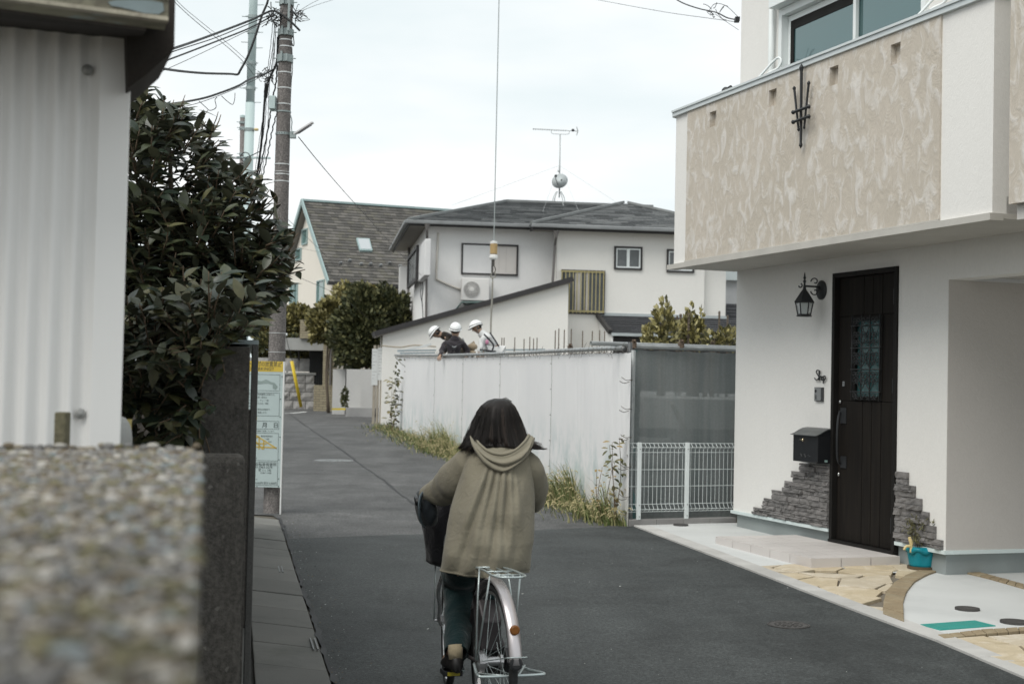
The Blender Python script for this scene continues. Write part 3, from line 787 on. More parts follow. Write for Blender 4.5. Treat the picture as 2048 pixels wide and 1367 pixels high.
# ---- ledge stone veneer
ven = thing('stone_veneer', 'stepped grey ledge stones on the wall left of the door under the mailbox', 'stone cladding', FH.P(aDoor0-.3, .02, z_fl), 'grey stone cladding beside the door')
ven2 = thing('stone_veneer', 'stepped grey ledge stones on the wall right of the door behind the teal pot', 'stone cladding', FH.P(aDoor1+.2, .02, z_fl), 'grey stone cladding beside the door')
def ledge(parent, A0, A1, Z0, Z1):
    rows = 2 if random.random() < .6 else 3
    cut = sorted([Z0, Z1]+[Z0+(Z1-Z0)*(k+1)/rows+rnd(-.012,.012) for k in range(rows-1)])
    for r_ in range(rows):
        x = A0
        while x < A1-.01:
            w = rnd(.07, .26); x2 = min(x+w, A1)
            if A1-x2 < .05: x2 = A1
            dep = rnd(.012, .042); zb, zt = cut[r_]+.002, cut[r_+1]-.002
            s_ = MB(); nu, nv = 4, 2; jit = [[(rnd(-.004,.004), rnd(-.003,.003), rnd(-.007,.006)) for _ in range(nu+1)] for _ in range(nv+1)]
            vs = []
            for j in range(nv+1):
                for i in range(nu+1):
                    e = jit[j][i]; vs.append(FH.P(x+.0015+(x2-x-.003)*i/nu+(e[0] if 0<i<nu else 0), dep+e[2], zb+(zt-zb)*j/nv+(e[1] if 0<j<nv else 0)))
            nb = len(vs)
            for j in range(nv+1):
                for i in range(nu+1): vs.append(FH.P(x+.0015+(x2-x-.003)*i/nu, 0.001, zb+(zt-zb)*j/nv))
            fs = []
            for j in range(nv):
                for i in range(nu): k = j*(nu+1)+i; fs.append((k, k+1, k+nu+2, k+nu+1))
            ring = [i for i in range(nu+1)]+[(j)*(nu+1)+nu for j in range(1,nv+1)]+[nv*(nu+1)+i for i in range(nu-1,-1,-1)]+[j*(nu+1) for j in range(nv-1,0,-1)]
            for k in range(len(ring)): a_, b_ = ring[k], ring[(k+1)%len(ring)]; fs.append((b_, a_, a_+nb, b_+nb))
            s_.add(vs, fs); s_.build('stone', M_ledge, parent); x = x2
random.seed(21)
ytop = [(1509.6,1012.8),(1529.4,994.5),(1547.7,978.4),(1570.2,960),(1589,940.8),(1601.4,924.7)]
zz = [H(x, y)[1] for x, y in ytop]; aa = [H(x, y+8)[0] for x, y in ytop]
for k in range(6):
    ledge(ven, aa[k]+rnd(-.01,.01), aDoor0-.004, z_fl+.004 if k == 0 else zz[k-1], zz[k])
rt = [(1887.5,1079.4),(1873.8,1051.5),(1860,1023.5),(1845.8,996.7),(1832.7,971),(1819,944)]
zz = [H(x, y)[1] for x, y in rt]; aa = [H(x, y)[0] for x, y in rt]
for k in range(6):
    ledge(ven2, aDoor1+.004+rnd(0,.012), aa[k], z_fl+.004 if k == 0 else zz[k-1], zz[k])

# ---- wall lantern
lA, lZ = FH.hit(1644, 580, 0)
lamp = thing('wall_lantern', 'black antique wall lantern on a scrolled arm left of the door', 'lamp', FH.P(lA, 0, lZ-.1))
W = MB(); W.lathe(FH.P(lA, 0, lZ), FH.n, [(.085,0),(.085,.012),(.07,.022),(.03,.03),(.02,.05)], 24)
for i_, v_ in enumerate(W.v): W.v[i_] = V((v_.x, v_.y, lZ+(v_.z-lZ)*1.05))
W.build('backplate', M_black_iron, lamp, smooth=False)
lx = .185; lc = lambda z, dx=0, dd=0: FH.P(lA+dx, lx+dd, lZ+z)
W = MB()
W.tube(catmull([FH.P(lA,.02,lZ+.03), FH.P(lA,.10,lZ+.03), FH.P(lA,lx,lZ+.03)], 4), .009, 8)
for s_ in (1, -1):
    pts = [FH.P(lA, .075+.045*(1-.08*k)*math.cos(k*.5), lZ+.03+s_*(.045-.0)+.04*(1-.07*k)*math.sin(k*.5)*s_) for k in range(12)]
    W.tube(pts, .006, 6)
pts = [FH.P(lA, lx+.05+.03*(1-.09*k)*math.cos(k*.55+2), lZ+.03+.025*(1-.09*k)*math.sin(k*.55+2)) for k in range(9)]; W.tube(pts, .006, 6)
W.tube([lc(.03), lc(-.02)], .008, 8)
W.build('arm', M_black_iron, lamp, smooth=True)
W = MB(); W.lathe(lc(0), (0,0,1), [(.004,.155),(.008,.12),(.014,.105),(.006,.09),(.016,.075),(.008,.055),(.012,.03),(.016,.0)][::-1], 10); W.build('finial', M_black_iron, lamp, smooth=True)
zt_, zb_ = -.115, -.235
W = MB(); W.lathe(lc(0), (0,0,1), [(.088,zt_-.012),(.092,zt_),(.070,zt_+.035),(.038,zt_+.085),(.016,zt_+.115)], 6); W.build('lantern_roof', M_black_iron, lamp)
W = MB()
for k in range(6):
    an = 2*math.pi*k/6; dxt, ddt = .080*math.cos(an), .080*math.sin(an); dxb, ddb = .058*math.cos(an), .058*math.sin(an)
    W.tube([lc(zt_-.005, dxt, ddt), lc(zb_, dxb, ddb)], .006, 6)
W.lathe(lc(0), (0,0,1), [(.068,zb_-.016),(.072,zb_-.012),(.06,zb_+.006),(.058,zb_+.006)], 6)
W.build('lantern_cage', M_black_iron, lamp)
W = MB()
for k in range(6):
    a1, a2 = 2*math.pi*k/6, 2*math.pi*(k+1)/6; e = .94
    W.add([lc(zb_+.004,.056*math.cos(a1),.056*math.sin(a1)), lc(zb_+.004,.056*math.cos(a2),.056*math.sin(a2)), lc(zt_-.012,.077*math.cos(a2),.077*math.sin(a2)), lc(zt_-.012,.077*math.cos(a1),.077*math.sin(a1))], [(0,1,2,3)])
tg = NT('frosted_lantern_glass'); tg.color((.55,.60,.60)); tg.set(Roughness=.3, Transmission_Weight=.6, Alpha=.75); M_lant = tg.m
W.build('lantern_glass', M_lant, lamp)

# ---- mailbox, intercom, shop lettering
A0, A1 = H(1601,890)[0], H(1662,890)[0]
mx = thing('mailbox', 'black metal mailbox with curved lid on the wall beside the door', 'mailbox', FH.P((A0+A1)/2, .1, H(1640,925)[1]))
mz0, mz1 = FH.hit(1590, 921, .15)[1], FH.hit(1590, 868, .15)[1]; dm = .155
A0 = FH.hit(1585.5, 895, dm)[0]; A1 = FH.hit(1635, 895, dm)[0]; A1b = H(1664, 895)[0]; A1 = (A1+A1b)/2*.0+A1
W = MB(); W.pbox(FH, A0+.004, A1, .002, dm, mz0, mz1); 
W.prism([FH.P(A1, .002, mz1-.002), FH.P(A1, dm, mz1-.002), FH.P(A1, dm*.7, mz1+.03), FH.P(A1, .002, mz1+.06)], -FH.a*(A1-A0-.004))
W.build('mailbox_body', M('black_painted_metal', (.012,.013,.015), .35, .1, 4, 80, .05, .001), mx, bevel=.005)
W = MB(); n_ = 8; prof = [(.0, .07), (.05, .062), (.09, .045), (.13, .022), (.165, .006), (.18, .004), (.182, -.002), (.13, .012), (.09, .036), (.05, .053), (.0, .06)]
W.prism([FH.P(A1+.006, d_, mz1+z_) for d_, z_ in prof], -FH.a*(A1-A0+.012)); W.build('lid', M('grey_black_metal', (.055,.06,.06), .35, .1), mx)
W = MB(); p_ = FH.P(A0+(A1-A0)*.44, dm, mz0+(mz1-mz0)*.82); W.lathe(p_, FH.n, [(.013,0),(.013,.012),(.008,.018),(.001,.02)], 12); p_ = FH.P(A0+(A1-A0)*.35, dm, mz0+(mz1-mz0)*.82); W.lathe(p_, FH.n, [(.008,0),(.008,.012),(.001,.014)], 10)
W.build('knob', M('brass_knob', (.55,.47,.33), .25, .05, metal=1), mx, smooth=False)
W = MB(); W.pbox(FH, A1, A1+.002, .05, .08, mz0+.01, mz0+.03); W.build('sticker', M('pale_sticker', (.25,.36,.34), .5, .05), mx)
# faint swirl print on the mailbox front
W = MB(); c_ = lambda u, v: FH.P(A0+(A1-A0)*u, dm+.002, mz0+(mz1-mz0)*v)
W.tube(catmull([c_(.25,.2), c_(.33,.3), c_(.40,.2), c_(.48,.3), c_(.55,.18), c_(.62,.28), c_(.72,.22)], 4), .0025, 4); W.build('swirl_print', M('faint_print', (.05,.052,.055), .5, .1), mx)
A0, A1 = H(1632.5,788)[0], H(1648.5,788)[0]; Z0, Z1 = H(1640,802)[1], H(1640,774)[1]
ic = thing('intercom', 'small grey video intercom on the wall under the shop lettering', 'intercom', FH.P((A0+A1)/2, .01, Z0))
W = MB(); W.pbox(FH, A0, A1, .001, .022, Z0, Z1); W.build('intercom_body', M('dark_grey_plastic', (.05,.052,.055), .4, .05), ic, bevel=.004)
W = MB(); W.pbox(FH, A0+.008, A1-.02, .022, .027, Z0+.006, Z1-.006); W.build('faceplate', M('silver_plate', (.28,.29,.295), .4, .05, metal=.3), ic, bevel=.002)
W = MB(); W.lathe(FH.P(A0+.035, .027, Z1-.035), FH.n, [(.014,0),(.014,.004),(.009,.006)], 14); 
for k in range(5): W.pbox(FH, A0+.02, A0+.05, .027, .029, Z0+.02+.008*k, Z0+.023+.008*k)
W.build('camera_eye', M_black_iron, ic)
sh = thing('shop_lettering', 'black iron cursive Shop lettering on the white wall above the intercom', 'lettering', dpt(1640, 768, .015))
def pen(name, pts, r=.006):
    W = MB(); W.tube(catmull([dpt(1629.5+p[0], 740+p[1], .02) for p in pts], 5), r, 6); W.build(name, M_black_iron, sh, smooth=True)
pen('letter_s', [(9,1),(5,0),(3,4),(6,9),(8,14),(5,19),(1,18),(0,15)])
pen('letter_h', [(8,20),(9,10),(10,3),(9,2),(9,20),(10,14),(12,12),(13,15),(13,20)])
pen('letter_o', [(14,19),(13.6,15),(15,12.5),(16.6,15),(16.2,19),(14.6,19.5),(14,18)])
pen('letter_p', [(17,12),(17.4,20),(17.2,27),(17.3,14),(19,11.5),(21,13.5),(20.4,18),(18,19)])
for o_ in list(sh.children): o_.location += V((0,0,0))

# ---- teal pot with a small shrub and little faucet ornament
pc = gnd(1843, 1137, .02)
pot = thing('teal_plant_pot', 'teal plastic pot with wavy rim and drooping plant by the house corner', 'plant pot', pc)
M_teal = M('teal_plastic', (.0,.21,.27), .45, .12, 5, 90, .05, .001)
R_ = 54/2*pc.y/FPX
W = MB()
def pf(u, v):
    an = 2*math.pi*u; r_ = R_*(.86+.16*v)+(.012*math.cos(an*6)*v); return pc+V((r_*math.cos(an), r_*math.sin(an), .02+.155*v))
W.grid(pf, 48, 8, wrap=True)
W.grid(lambda u, v: pc+V((R_*(1.04+.16*math.sin(v*3))*math.cos(2*math.pi*u)*(1+.05*math.cos(12*math.pi*u)), R_*(1.04+.16*math.sin(v*3))*math.sin(2*math.pi*u)*(1+.05*math.cos(12*math.pi*u)), .185-.05*v+.014*math.cos(12*math.pi*u)*v)), 48, 5, wrap=True)
W.build('pot_body', M_teal, pot, smooth=True, solid=.004)
W = MB(); W.lathe(pc, (0,0,1), [(R_*.9,.0),(R_*1.02,.004),(R_*1.04,.025),(R_*.98,.025)], 32); W.build('saucer', M('brown_plastic', (.10,.075,.045), .6, .1), pot, smooth=False)
W = MB(); W.lathe(pc, (0,0,1), [(R_*.98,.14),(R_*.5,.152),(.01,.155)], 24); W.build('soil', M_earth, pot)
W = MB(); random.seed(5)
for k in range(60):
    an = rnd(0, 6.28); p0 = pc+V((rnd(-.05,.05), rnd(-.05,.05), .15)); tip = p0+V((.13*math.cos(an), .13*math.sin(an), rnd(.10,.30)))
    md_ = (p0+tip)/2+V((0,0,rnd(.03,.08))); W.tube(catmull([p0, md_, tip], 3), .0022, 4)
    for j in range(9):
        t_ = rnd(.3,1); b_ = p0.lerp(tip, t_)+V((0,0,.04*(1-t_))); dd = V((rnd(-1,1), rnd(-1,1), rnd(-.8,.4))).normalized()*.045; s__ = dd.cross(V((0,0,1))).normalized()*.006
        W.add([b_, b_+dd*.5+s__, b_+dd, b_+dd*.5-s__], [(0,1,2,3)])
W.build('drooping_plant', M('brown_green_leaf', (.12,.115,.05), .7, .35, 20), pot)
W = MB(); fc = gnd(1816, 1128, .02); fc = V((pc.x-.115, pc.y-.06, pc.z+.19))
W.tube(catmull([fc+V((.01,0,-.05)), fc+V((.012,0,.02)), fc+V((.0,0,.06)), fc+V((-.005,0,.075))], 4), [.012]*4+[.016]*4+[.013]*4+[.008], 8)
W.tube(catmull([fc+V((.005,0,.0)), fc+V((-.03,-.005,-.002)), fc+V((-.05,-.008,-.03))], 4), .011, 8)
W.build('ivory_faucet_ornament', M('ivory_plastic', (.62,.50,.25), .5, .08), pot, smooth=True)
# ================================================================== FENCES AND HOARDING
M_white_wire = M('white_coated_steel', (.72,.77,.77), .4, .04, 4, 90, .03, .001)
M_galv = M('galvanised_tube', (.33,.35,.355), .45, .22, 9, 90, .2, .002, metal=.35, stain=(.16,.13,.10), sscale=6, samt=.45)
M_tie = M('wire_ties', (.16,.15,.14), .7, .3)
M_block = M('grey_block', (.27,.265,.26), .85, .1, 4, 150, .4, .003, stain=(.16,.16,.155), samt=.4, rand=.05)
F0, F1 = gnd(1256, 1051), gnd(1466, 1045)
FF = Plane((F0.x, F0.y, 0), ((F1-F0).x, (F1-F0).y))
if FF.n.y > 0: FF.n = -FF.n
Lf = (F1-F0).xy.length
bf = thing('mesh_fence', 'low white wire mesh fence on grey blocks between hoarding and white house', 'fence', FF.P(Lf/2, 0, gz(15)))
zb = FF.hit(1340, 1036, 0)[1]
for k in range(4):
    W = MB(); W.pbox(FF, -.02+(Lf+.02)*k/4+.002, -.02+(Lf+.02)*(k+1)/4-.002, -.06, .06, gz(15)-.05, zb); W.build('block', M_block, bf, bevel=.004)
zy = lambda y: FF.hit(1370, y, 0)[1]
for px in (1273.5, 1369):
    A = FF.hit(px, 960, 0)[0]; W = MB(); W.pbox(FF, A-.019, A+.019, .03, .065, zb, zy(884)); W.build('post', M_white_wire, bf, bevel=.003)
    W = MB()
    for yy in (897, 1007, 1029): W.lathe(FF.P(A, .065, zy(yy)), FF.n, [(.006,0),(.006,.004),(.002,.005)], 8)
    W.build('bolt', M_galv, bf)
W = MB(); vz = [(zy(1021), .0), (zy(1016), .035), (zy(1006), .0), (zy(898), .0), (zy(893), .035), (zy(886), .0)]
nv = int(Lf/.05)
for k in range(nv): W.tube([FF.P(.03+k*.05, d, z) for z, d in vz], .0026, 5)
for z in (zy(1021), zy(1016), zy(1006), zy(971), zy(938), zy(904), zy(894), zy(886)):
    d = .035 if abs(z-zy(1016)) < .004 or abs(z-zy(894)) < .012 else 0
    W.tube([FF.P(.0, d+.004, z), FF.P(Lf, d+.004, z)], .0032, 5)
o = W.build('wire_mesh', M_white_wire, bf); o['kind'] = 'stuff'

# grey-green netting behind it, hung from scaffold tubes
tn = NT('grey_green_netting'); co = tn.coord(); n1 = tn.noise(1.3, 5, tn.coord((1,1,.3))); n2 = tn.noise(45, 3, co)
wv = tn.noise(3, 3, tn.coord((5,5,.2)))
tn.color(tn.mix(.5, tn.ramp(n1, [(.3, (.18,.21,.212)), (.7, (.25,.26,.26))]), tn.ramp(wv, [(.35, (.165,.195,.198)), (.65, (.26,.275,.275))])))
tn.set(Roughness=.7, Alpha=tn.ramp(n2, [(.3, .80), (.7, .93)])); tn.bump(wv, .3, .02)
M_net = tn.m
zN0, zN1 = gz(15)+.02, FF.hit(1370, 703, -.30)[1]
nett = thing('netting_screen', 'grey green mesh sheet tied to scaffold tubes behind the white mesh fence', 'screen', FF.P(Lf/2, -.3, zN0))
W = MB()
aN0 = FF.hit(1262, 850, -.30)[0]
W.grid(lambda u, v: FF.P(aN0+(Lf+1.6)*u, -.30+.012*math.sin(u*34)*(1-.5*v)+.02*math.sin(u*9+v*2), zN0+(zN1-zN0)*v+.006*math.sin(u*60)*v), 90, 10)
W.build('mesh_sheet', M_net, nett, smooth=True)
W = MB()
W.grid(lambda u, v: FF.P(aN0+.09*u, -.285+.006*math.sin(v*20), zN0+(zN1-zN0)*v), 3, 12)
W.build('hem', M('teal_hem', (.10,.20,.20), .7, .15), nett, smooth=True)
for (x0, y0, x1, y1, off, r, nm) in ((1182,686,1600,686,-.38,.0243,0),(1268,692.5,1600,693,-.27,.0243,0)):
    A0, Z0 = FF.hit(x0, y0, off); A1, Z1 = FF.hit(x1, y1, off)
    W = MB(); p, q = FF.P(A0, off, Z0), FF.P(A0+ (A1-A0), off, Z0+.0)
    W.lathe(p, q-p, [(r*.8,.01),(r*.8,.0),(r,.0),(r,(q-p).length),(r*.8,(q-p).length)], 12)
    single(W, 'scaffold_tube', M_galv, 'upper horizontal scaffold tube above the netting' if y0 < 690 else 'lower horizontal scaffold tube carrying the grey green netting', 'scaffold tube', smooth=False)
zU = FF.hit(1256, 684, -.1)[1]
aU = FF.hit(1257, 860, -.12)[0]; W = MB(); W.tube([FF.P(aU, -.12, gz(15)-.1), FF.P(aU, -.12, zU)], .0243, 12)
single(W, 'scaffold_tube', M('dark_wet_tube', (.10,.105,.11), .5, .25, 9, 90, .2, .002, metal=.3), 'upright dark scaffold tube at the corner where white hoarding meets netting', 'scaffold tube', smooth=True)
M_rust = M('rusty_clamp', (.13,.095,.07), .8, .35, 20, 120, .5, .004)
for (x, y, nm) in ((1267, 690, 'rusty clamp on top of the corner upright'), (1362, 690, 'small rusty clamp on the netting tubes right of the corner'), (1140, 697, 'rusty clamp on the hoarding tube below the rebar')):
    if x > 1200: A, Z = FF.hit(x, y, -.28); p = FF.P(A, -.28, Z)
    else: p = at(x, y, 17.2)
    W = MB(); W.lathe(p-V((.03,0,0)), (1,0,0), [(.036,0),(.036,.06)], 10); W.box(p.x-.02, p.x+.02, p.y-.06, p.y-.03, p.z-.03, p.z+.06); W.tube([p+V((0,-.05,.03)), p+V((0,-.1,.05))], .01, 6)
    single(W, 'scaffold_clamp', M_rust, nm, 'clamp', 'scaffold clamps')
# a raking prop seen through the netting, a heap of bars
W = MB(); p, q = FF.P(FF.hit(1345,770,-.9)[0], -.9, 1.25), FF.P(FF.hit(1425,885,-.9)[0], -.9, .35); W.bar(p, q, .05, .03)
single(W, 'raking_prop', M('raw_timber', (.30,.27,.22), .8, .15), 'slanting timber prop dimly seen through the netting', 'prop')
bars = thing('stacked_beams', 'long dark beams stacked on the site, dimly seen through the netting', 'beams', FF.P(1.4, -1.3, 0))
for k, z in enumerate((.20,.45,.68,.86)):
    W = MB(); W.pbox(FF, .75+.05*k, 2.9, -1.5, -1.1, z, z+.1); W.build('beam', M_conc_dark, bars)

# the white hoarding: sheets laced to a top tube
HBp, HEp = gnd(1256, 1052), gnd(790, 858)
HL = Plane((HBp.x, HBp.y, 0), ((HEp-HBp).x, (HEp-HBp).y))
if HL.n.x > 0: HL.n = -HL.n
LH = (HEp-HBp).xy.length
def hz_(a): return gz((HL.O+HL.a*a).y)
top_px = [(1252,696),(1200,697.5),(1150,700),(1090,703),(1030,706),(960,708.5),(900,710),(870,710.5),(830,710),(792,710)]
topp = [(HL.hit(x, y, 0)) for x, y in top_px]
def ztop(a):
    if a <= topp[0][0]: return topp[0][1]
    for i in range(len(topp)-1):
        if a <= topp[i+1][0]:
            t = (a-topp[i][0])/(topp[i+1][0]-topp[i][0]); return topp[i][1]*(1-t)+topp[i+1][1]*t
    return topp[-1][1]
ts = NT('white_hoarding_sheet'); co = ts.coord()
n1 = ts.noise(.8, 5, co); n2 = ts.noise(2.5, 4, ts.coord((2.5,2.5,.15)))
col = ts.mix(.22, ts.ramp(n1, [(.3, (.77,.77,.78)), (.7, (.84,.84,.84))]), ts.ramp(n2, [(.3, (.77,.785,.79)), (.6, (.84,.84,.84))]))
sp = ts.n('ShaderNodeSeparateXYZ'); ts.l(ts.n('ShaderNodeTexCoord').outputs['Object'], sp.inputs[0])
smear = ts.ramp(ts.noise(2.2, 7, ts.coord((1.2,1.2,.8)), .7), [(.46, 0.0), (.62, .9)])
low = ts.ramp(sp.outputs['Z'], [(.25, 1.0), (1.25, 0.0)])
col = ts.mix(ts.math('MULTIPLY', smear, low), col, (.46,.56,.56))
mud = ts.ramp(sp.outputs['Z'], [(.0, .55), (.35, 0.0)])
col = ts.mix(ts.math('MULTIPLY', mud, ts.ramp(n1, [(.4, .2), (.6, 1.0)])), col, (.42,.42,.36))
ts.color(col); ts.set(Roughness=.45, Specular_IOR_Level=.35); ts.bump(ts.noise(9, 4, ts.coord((1,1,.35))), .06, .02); M_sheet = ts.m
hoard = thing('site_hoarding', 'long white sheet hoarding laced to a steel tube along the lane', 'hoarding', HL.P(LH/2, 0, hz_(LH/2)))
random.seed(31)
npan = 12
for k in range(npan):
    A0, A1 = LH*k/npan, LH*(k+1)/npan; ph = rnd(0, 6); 
    folds = [(rnd(.05,.95), rnd(.006,.016)*random.choice((-1,1)), rnd(.004,.015), rnd(-.2,.2)) for _ in range(8)]
    diag = [(rnd(.1,.9), rnd(.4,1.0)*random.choice((-1,1)), rnd(.006,.012)) for _ in range(4)]
    def pf(u, v, A0=A0, A1=A1, ph=ph, folds=folds, diag=diag):
        a = A0-.015+(A1-A0+.03)*u; d = .006*math.sin(u*7+ph)*(1-v*.5)+.008*math.sin(v*3+ph)
        for f0, am, w, sl in folds: d += am*math.exp(-((u-f0-sl*(1-v))/(w*2.2))**2)
        for f0, sl, am in diag: d += am*math.exp(-((u-f0-sl*(1-v))/.03)**2)*max(0, v*1.6-.6)
        for vv in (.33, .63): d += .007*math.exp(-((v-vv-.01*math.sin(u*5+ph))/.008)**2)
        # gathered at the top lacing
        d += .008*math.sin(u*2*math.pi*9)*max(0, v-.85)/.15
        d = d*.22*min(1, min(u, 1-u)*9)+.004+.006*u
        z0 = hz_(a)-.03; z1 = ztop(a)-.045-.008*abs(math.sin(u*math.pi*9))
        return HL.P(a, d, z0+(z1-z0)*v)
    W = MB(); W.grid(pf, 84, 40)
    W.build('sheet', M_sheet, hoard, smooth=True)
# top tube: two lengths following the sag
tb = [HL.P(A, .0, Z) for A, Z in topp]
W = MB(); W.tube([HL.P(topp[0][0], .03, topp[0][1])]+[HL.P(A, .03, Z) for A, Z in topp[1:]], .0245, 12, cap=False)
W.tube([HL.P(topp[0][0], .03, topp[0][1])]+[HL.P(A, .03, Z) for A, Z in topp[1:3]], .0205, 12)
W.build('top_tube', M_galv, hoard, smooth=True)
random.seed(8)
W = MB(); a = .15
while a < LH-.1:
    z = ztop(a); tilt = rnd(-.03,.03)
    pts = [HL.P(a+tilt*.5+.03*math.sin(t*1.0)*.4, .03+.031*math.cos(t), z-.012+.034*math.sin(t)*(1.15 if math.sin(t) < 0 else 1)) for t in [k*math.pi/5 for k in range(11)]]
    W.tube(pts, .0032, 4)
    if random.random() < .45:
        p = HL.P(a, .06, z-.03); W.tube([p, p+V((rnd(-.03,.03), rnd(-.02,.0), rnd(-.09,-.04)))], .002, 4)
    if random.random() < .35:
        p = HL.P(a, .05, z+.02); W.tube([p, p+V((rnd(-.04,.04), rnd(-.02,.02), rnd(.03,.07)))], .0025, 4)
    a += rnd(.12,.26)
o = W.build('lacing', M_tie, hoard); o['kind'] = 'stuff'
for k in range(1, npan):
    if k % 2 == 0 and k < 10:
        A = LH*k/npan; W = MB(); zz0 = hz_(A)
        pts = [HL.P(A+rnd(-.02,.02), .028, zz0+.25+(ztop(A)-zz0-.3)*t/14) for t in range(15)]
        W.tube(pts, .0022, 4)
        for t in range(1, 14, 3): W.tube([pts[t], pts[t]+HL.n*.01+HL.a*.02], .005, 4)
        W.build('seam_cord', M_tie, hoard)
for k in range(7):
    A = .1+LH*k/6.2; W = MB(); W.tube([HL.P(A, -.05, hz_(A)-.2), HL.P(A, -.05, ztop(A)-.02)], .0243, 8); W.build('post', M_galv, hoard, smooth=True)
for (y) in (760, 818, 875, 935, 995):
    A, Z = HL.hit(1252, y, .05); p = HL.P(0.02, .04, Z); W = MB()
    W.tube(catmull([p+V((-.05,0,.03)), p+V((-.0,-.03,0)), p+V((.06,-.01,.01)), p+V((.04,.02,-.01)), p+V((-.02,.0,-.03)), p+V((-.07,-.02,-.01))], 3), .004, 5); W.build('tie_wire', M_tie, hoard)

# far end: notice boards, wooden stakes, plain sheet turned back
far_end = thing('hoarding_notice_board', 'white paper notices on boards at the far end of the hoarding', 'notice board', at(757, 835, 38.5))
PE = Plane((at(757,835,38.5).x, 38.5, 0), (1, .05)); PE.n = V((0,-1,0))
for (x0, x1, y0, y1) in ((744.5,755,697,770),(756,768,695,760)):
    W = MB(); A0, Z1 = PE.hit(x0, y0); A1, Z0 = PE.hit(x1, y1); W.pbox(PE, A0, A1, 0, .02, Z0, Z1); W.build('notice_panel', M('paper_notice', (.60,.62,.62), .6, .05), far_end)
    W = MB(); 
    for k in range(9): z = Z1-(Z1-Z0)*(k+1)/11; W.pbox(PE, A0+.02, A1-.03-.04*(k%3), .02, .021, z, z+.012)
    W.build('printed_lines', M('grey_ink', (.33,.34,.34), .6, .05), far_end)
M_timber = M('weathered_timber', (.33,.30,.25), .85, .2, 5, 80, .3, .004)
for (x, y0, y1, w) in ((750,690,838,.07),(757,690,842,.05),(764.5,660,845,.06),(770.5,690,846,.05)):
    W = MB(); A, Z1 = PE.hit(x, y0, -.03); W.pbox(PE, A-w/2, A+w/2, -.05, -.002, gz(38.5)-.1, Z1); W.build('stake', M_timber, far_end)
W = MB(); A0 = PE.hit(769, 780, .3)[0]; A1 = PE.hit(793, 780, .3)[0]; Z0, Z1 = gz(38), PE.hit(780, 712, .3)[1]
W.grid(lambda u, v: PE.P(A0+(A1-A0)*u, -.25+.03*math.sin(u*9), Z0+(Z1-Z0)*v), 12, 6)
single(W, 'hoarding_end_sheet', M_sheet, 'short return of white sheet beyond the end of the long hoarding', 'hoarding', smooth=True)

# ---- on the site behind: workers' staging, rebar starter bars, side rails
site = MB(); 
sq = [HL.P(LH-.5,-1.0,0), HL.P(1.6,-1.0,0), HL.P(1.6,-6.5,0), HL.P(LH-.5,-6.5,0)]
site.prism([V((p.x, p.y, 1.30)) for p in sq], (0,0,-1.2)); 
single(site, 'foundation_slab', M_conc, 'raised concrete foundation of the new building behind the hoarding', 'foundation')
M_rebar = M('rusty_rebar', (.13,.105,.085), .8, .25, 30, 90, .3, .003)
def rebar(px, yt, yb, Y, r=.011, ribs=True):
    p, q = at(px, yb+25, Y), at(px+.3, yt, Y); p = V((q.x, q.y, min(p.z, 1.3))); W = MB(); W.tube([p, q], r*.85, 6)
    if ribs:
        n = int((q-p).length/.045)
        for k in range(n): z = p.z+(q.z-p.z)*(k+.5)/n; W.lathe(V((q.x, q.y, z-.008)), (0,0,1), [(r*.8,0),(r*1.25,.008),(r*.8,.016)], 6)
    return W
rb = [(1003.5,675),(1008,675),(1029.5,674),(1048,677.5),(1059.5,673.5),(1067,676.5),(1074,675)]
for i, (x, yt) in enumerate(rb):
    o = single(rebar(x, yt, 705, 28.3+.3*(i%3)), 'rebar', M_rebar, ['leftmost of the short rebar stubs right of the white-suited worker','second short rebar stub from the white-suited worker','lone short rebar stub between the pair and the group of four','first of four short rebar stubs left of the tall ones','tallest of four short rebar stubs left of the tall ones','third of four short rebar stubs left of the tall ones','last of four short rebar stubs left of the tall ones'][i], 'rebar', 'upright steel bars on the site')
rb2 = [(1110.5,660.5),(1117.5,656.5),(1128.5,659),(1142.5,657.5),(1165,661),(1184.5,661.5),(1199,660),(1209,662)]
nm2 = ['leftmost of the four tall bars in front of the cream wall','tallest of the four tall bars in front of the cream wall','third of the four tall bars in front of the cream wall','last of the four tall bars in front of the cream wall','tall bar standing alone left of the upper scaffold tube end','tall bar above the end of the upper scaffold tube','tall bar just left of the dark canopy corner','thin bar against the dark canopy corner']
for i, (x, yt) in enumerate(rb2): single(rebar(x, yt, 700, 25.0+.4*(i%3)), 'rebar', M_rebar, nm2[i], 'rebar', 'upright steel bars on the site')
rb3 = [(1354,631,.016),(1361,627.5,.021),(1377.5,625,.021),(1385,633,.015),(1438.5,622,.017),(1455,630,.016)]
nm3 = ['leftmost thick ribbed bar among the yellow shrubs','second thick ribbed bar among the yellow shrubs','tallest thick ribbed bar among the yellow shrubs','right bar of the four among the yellow shrubs','tall bar between the shrubs and the white house','bar nearest the corner of the white house']
for i, (x, yt, r) in enumerate(rb3): single(rebar(x, yt, 690, 20.5+.3*(i%2), r), 'rebar', M_rebar, nm3[i], 'rebar', 'upright steel bars on the site')
W = MB(); W.bar(at(795, 704, 33), at(863, 688, 33), .05, .05); single(W, 'loose_tube', M('pale_tube', (.6,.62,.62), .5, .1), 'pale tube lying slantwise behind the far end of the hoarding', 'tube')
W = MB(); W.tube(catmull([at(765,691,34), at(800,694,34), at(830,690,34), at(872,693,34)], 4), .018, 6); single(W, 'site_rope', M('frayed_rope', (.36,.31,.24), .9, .2), 'brown rope strung behind the far end of the hoarding', 'rope')
W = MB(); 
for (x0, x1, y) in ((795,872,701),(800,870,706),(1008,1090,699.5)): W.bar(at(x0, y, 29.4), at(x1, y-1, 29.4), .035, .03)
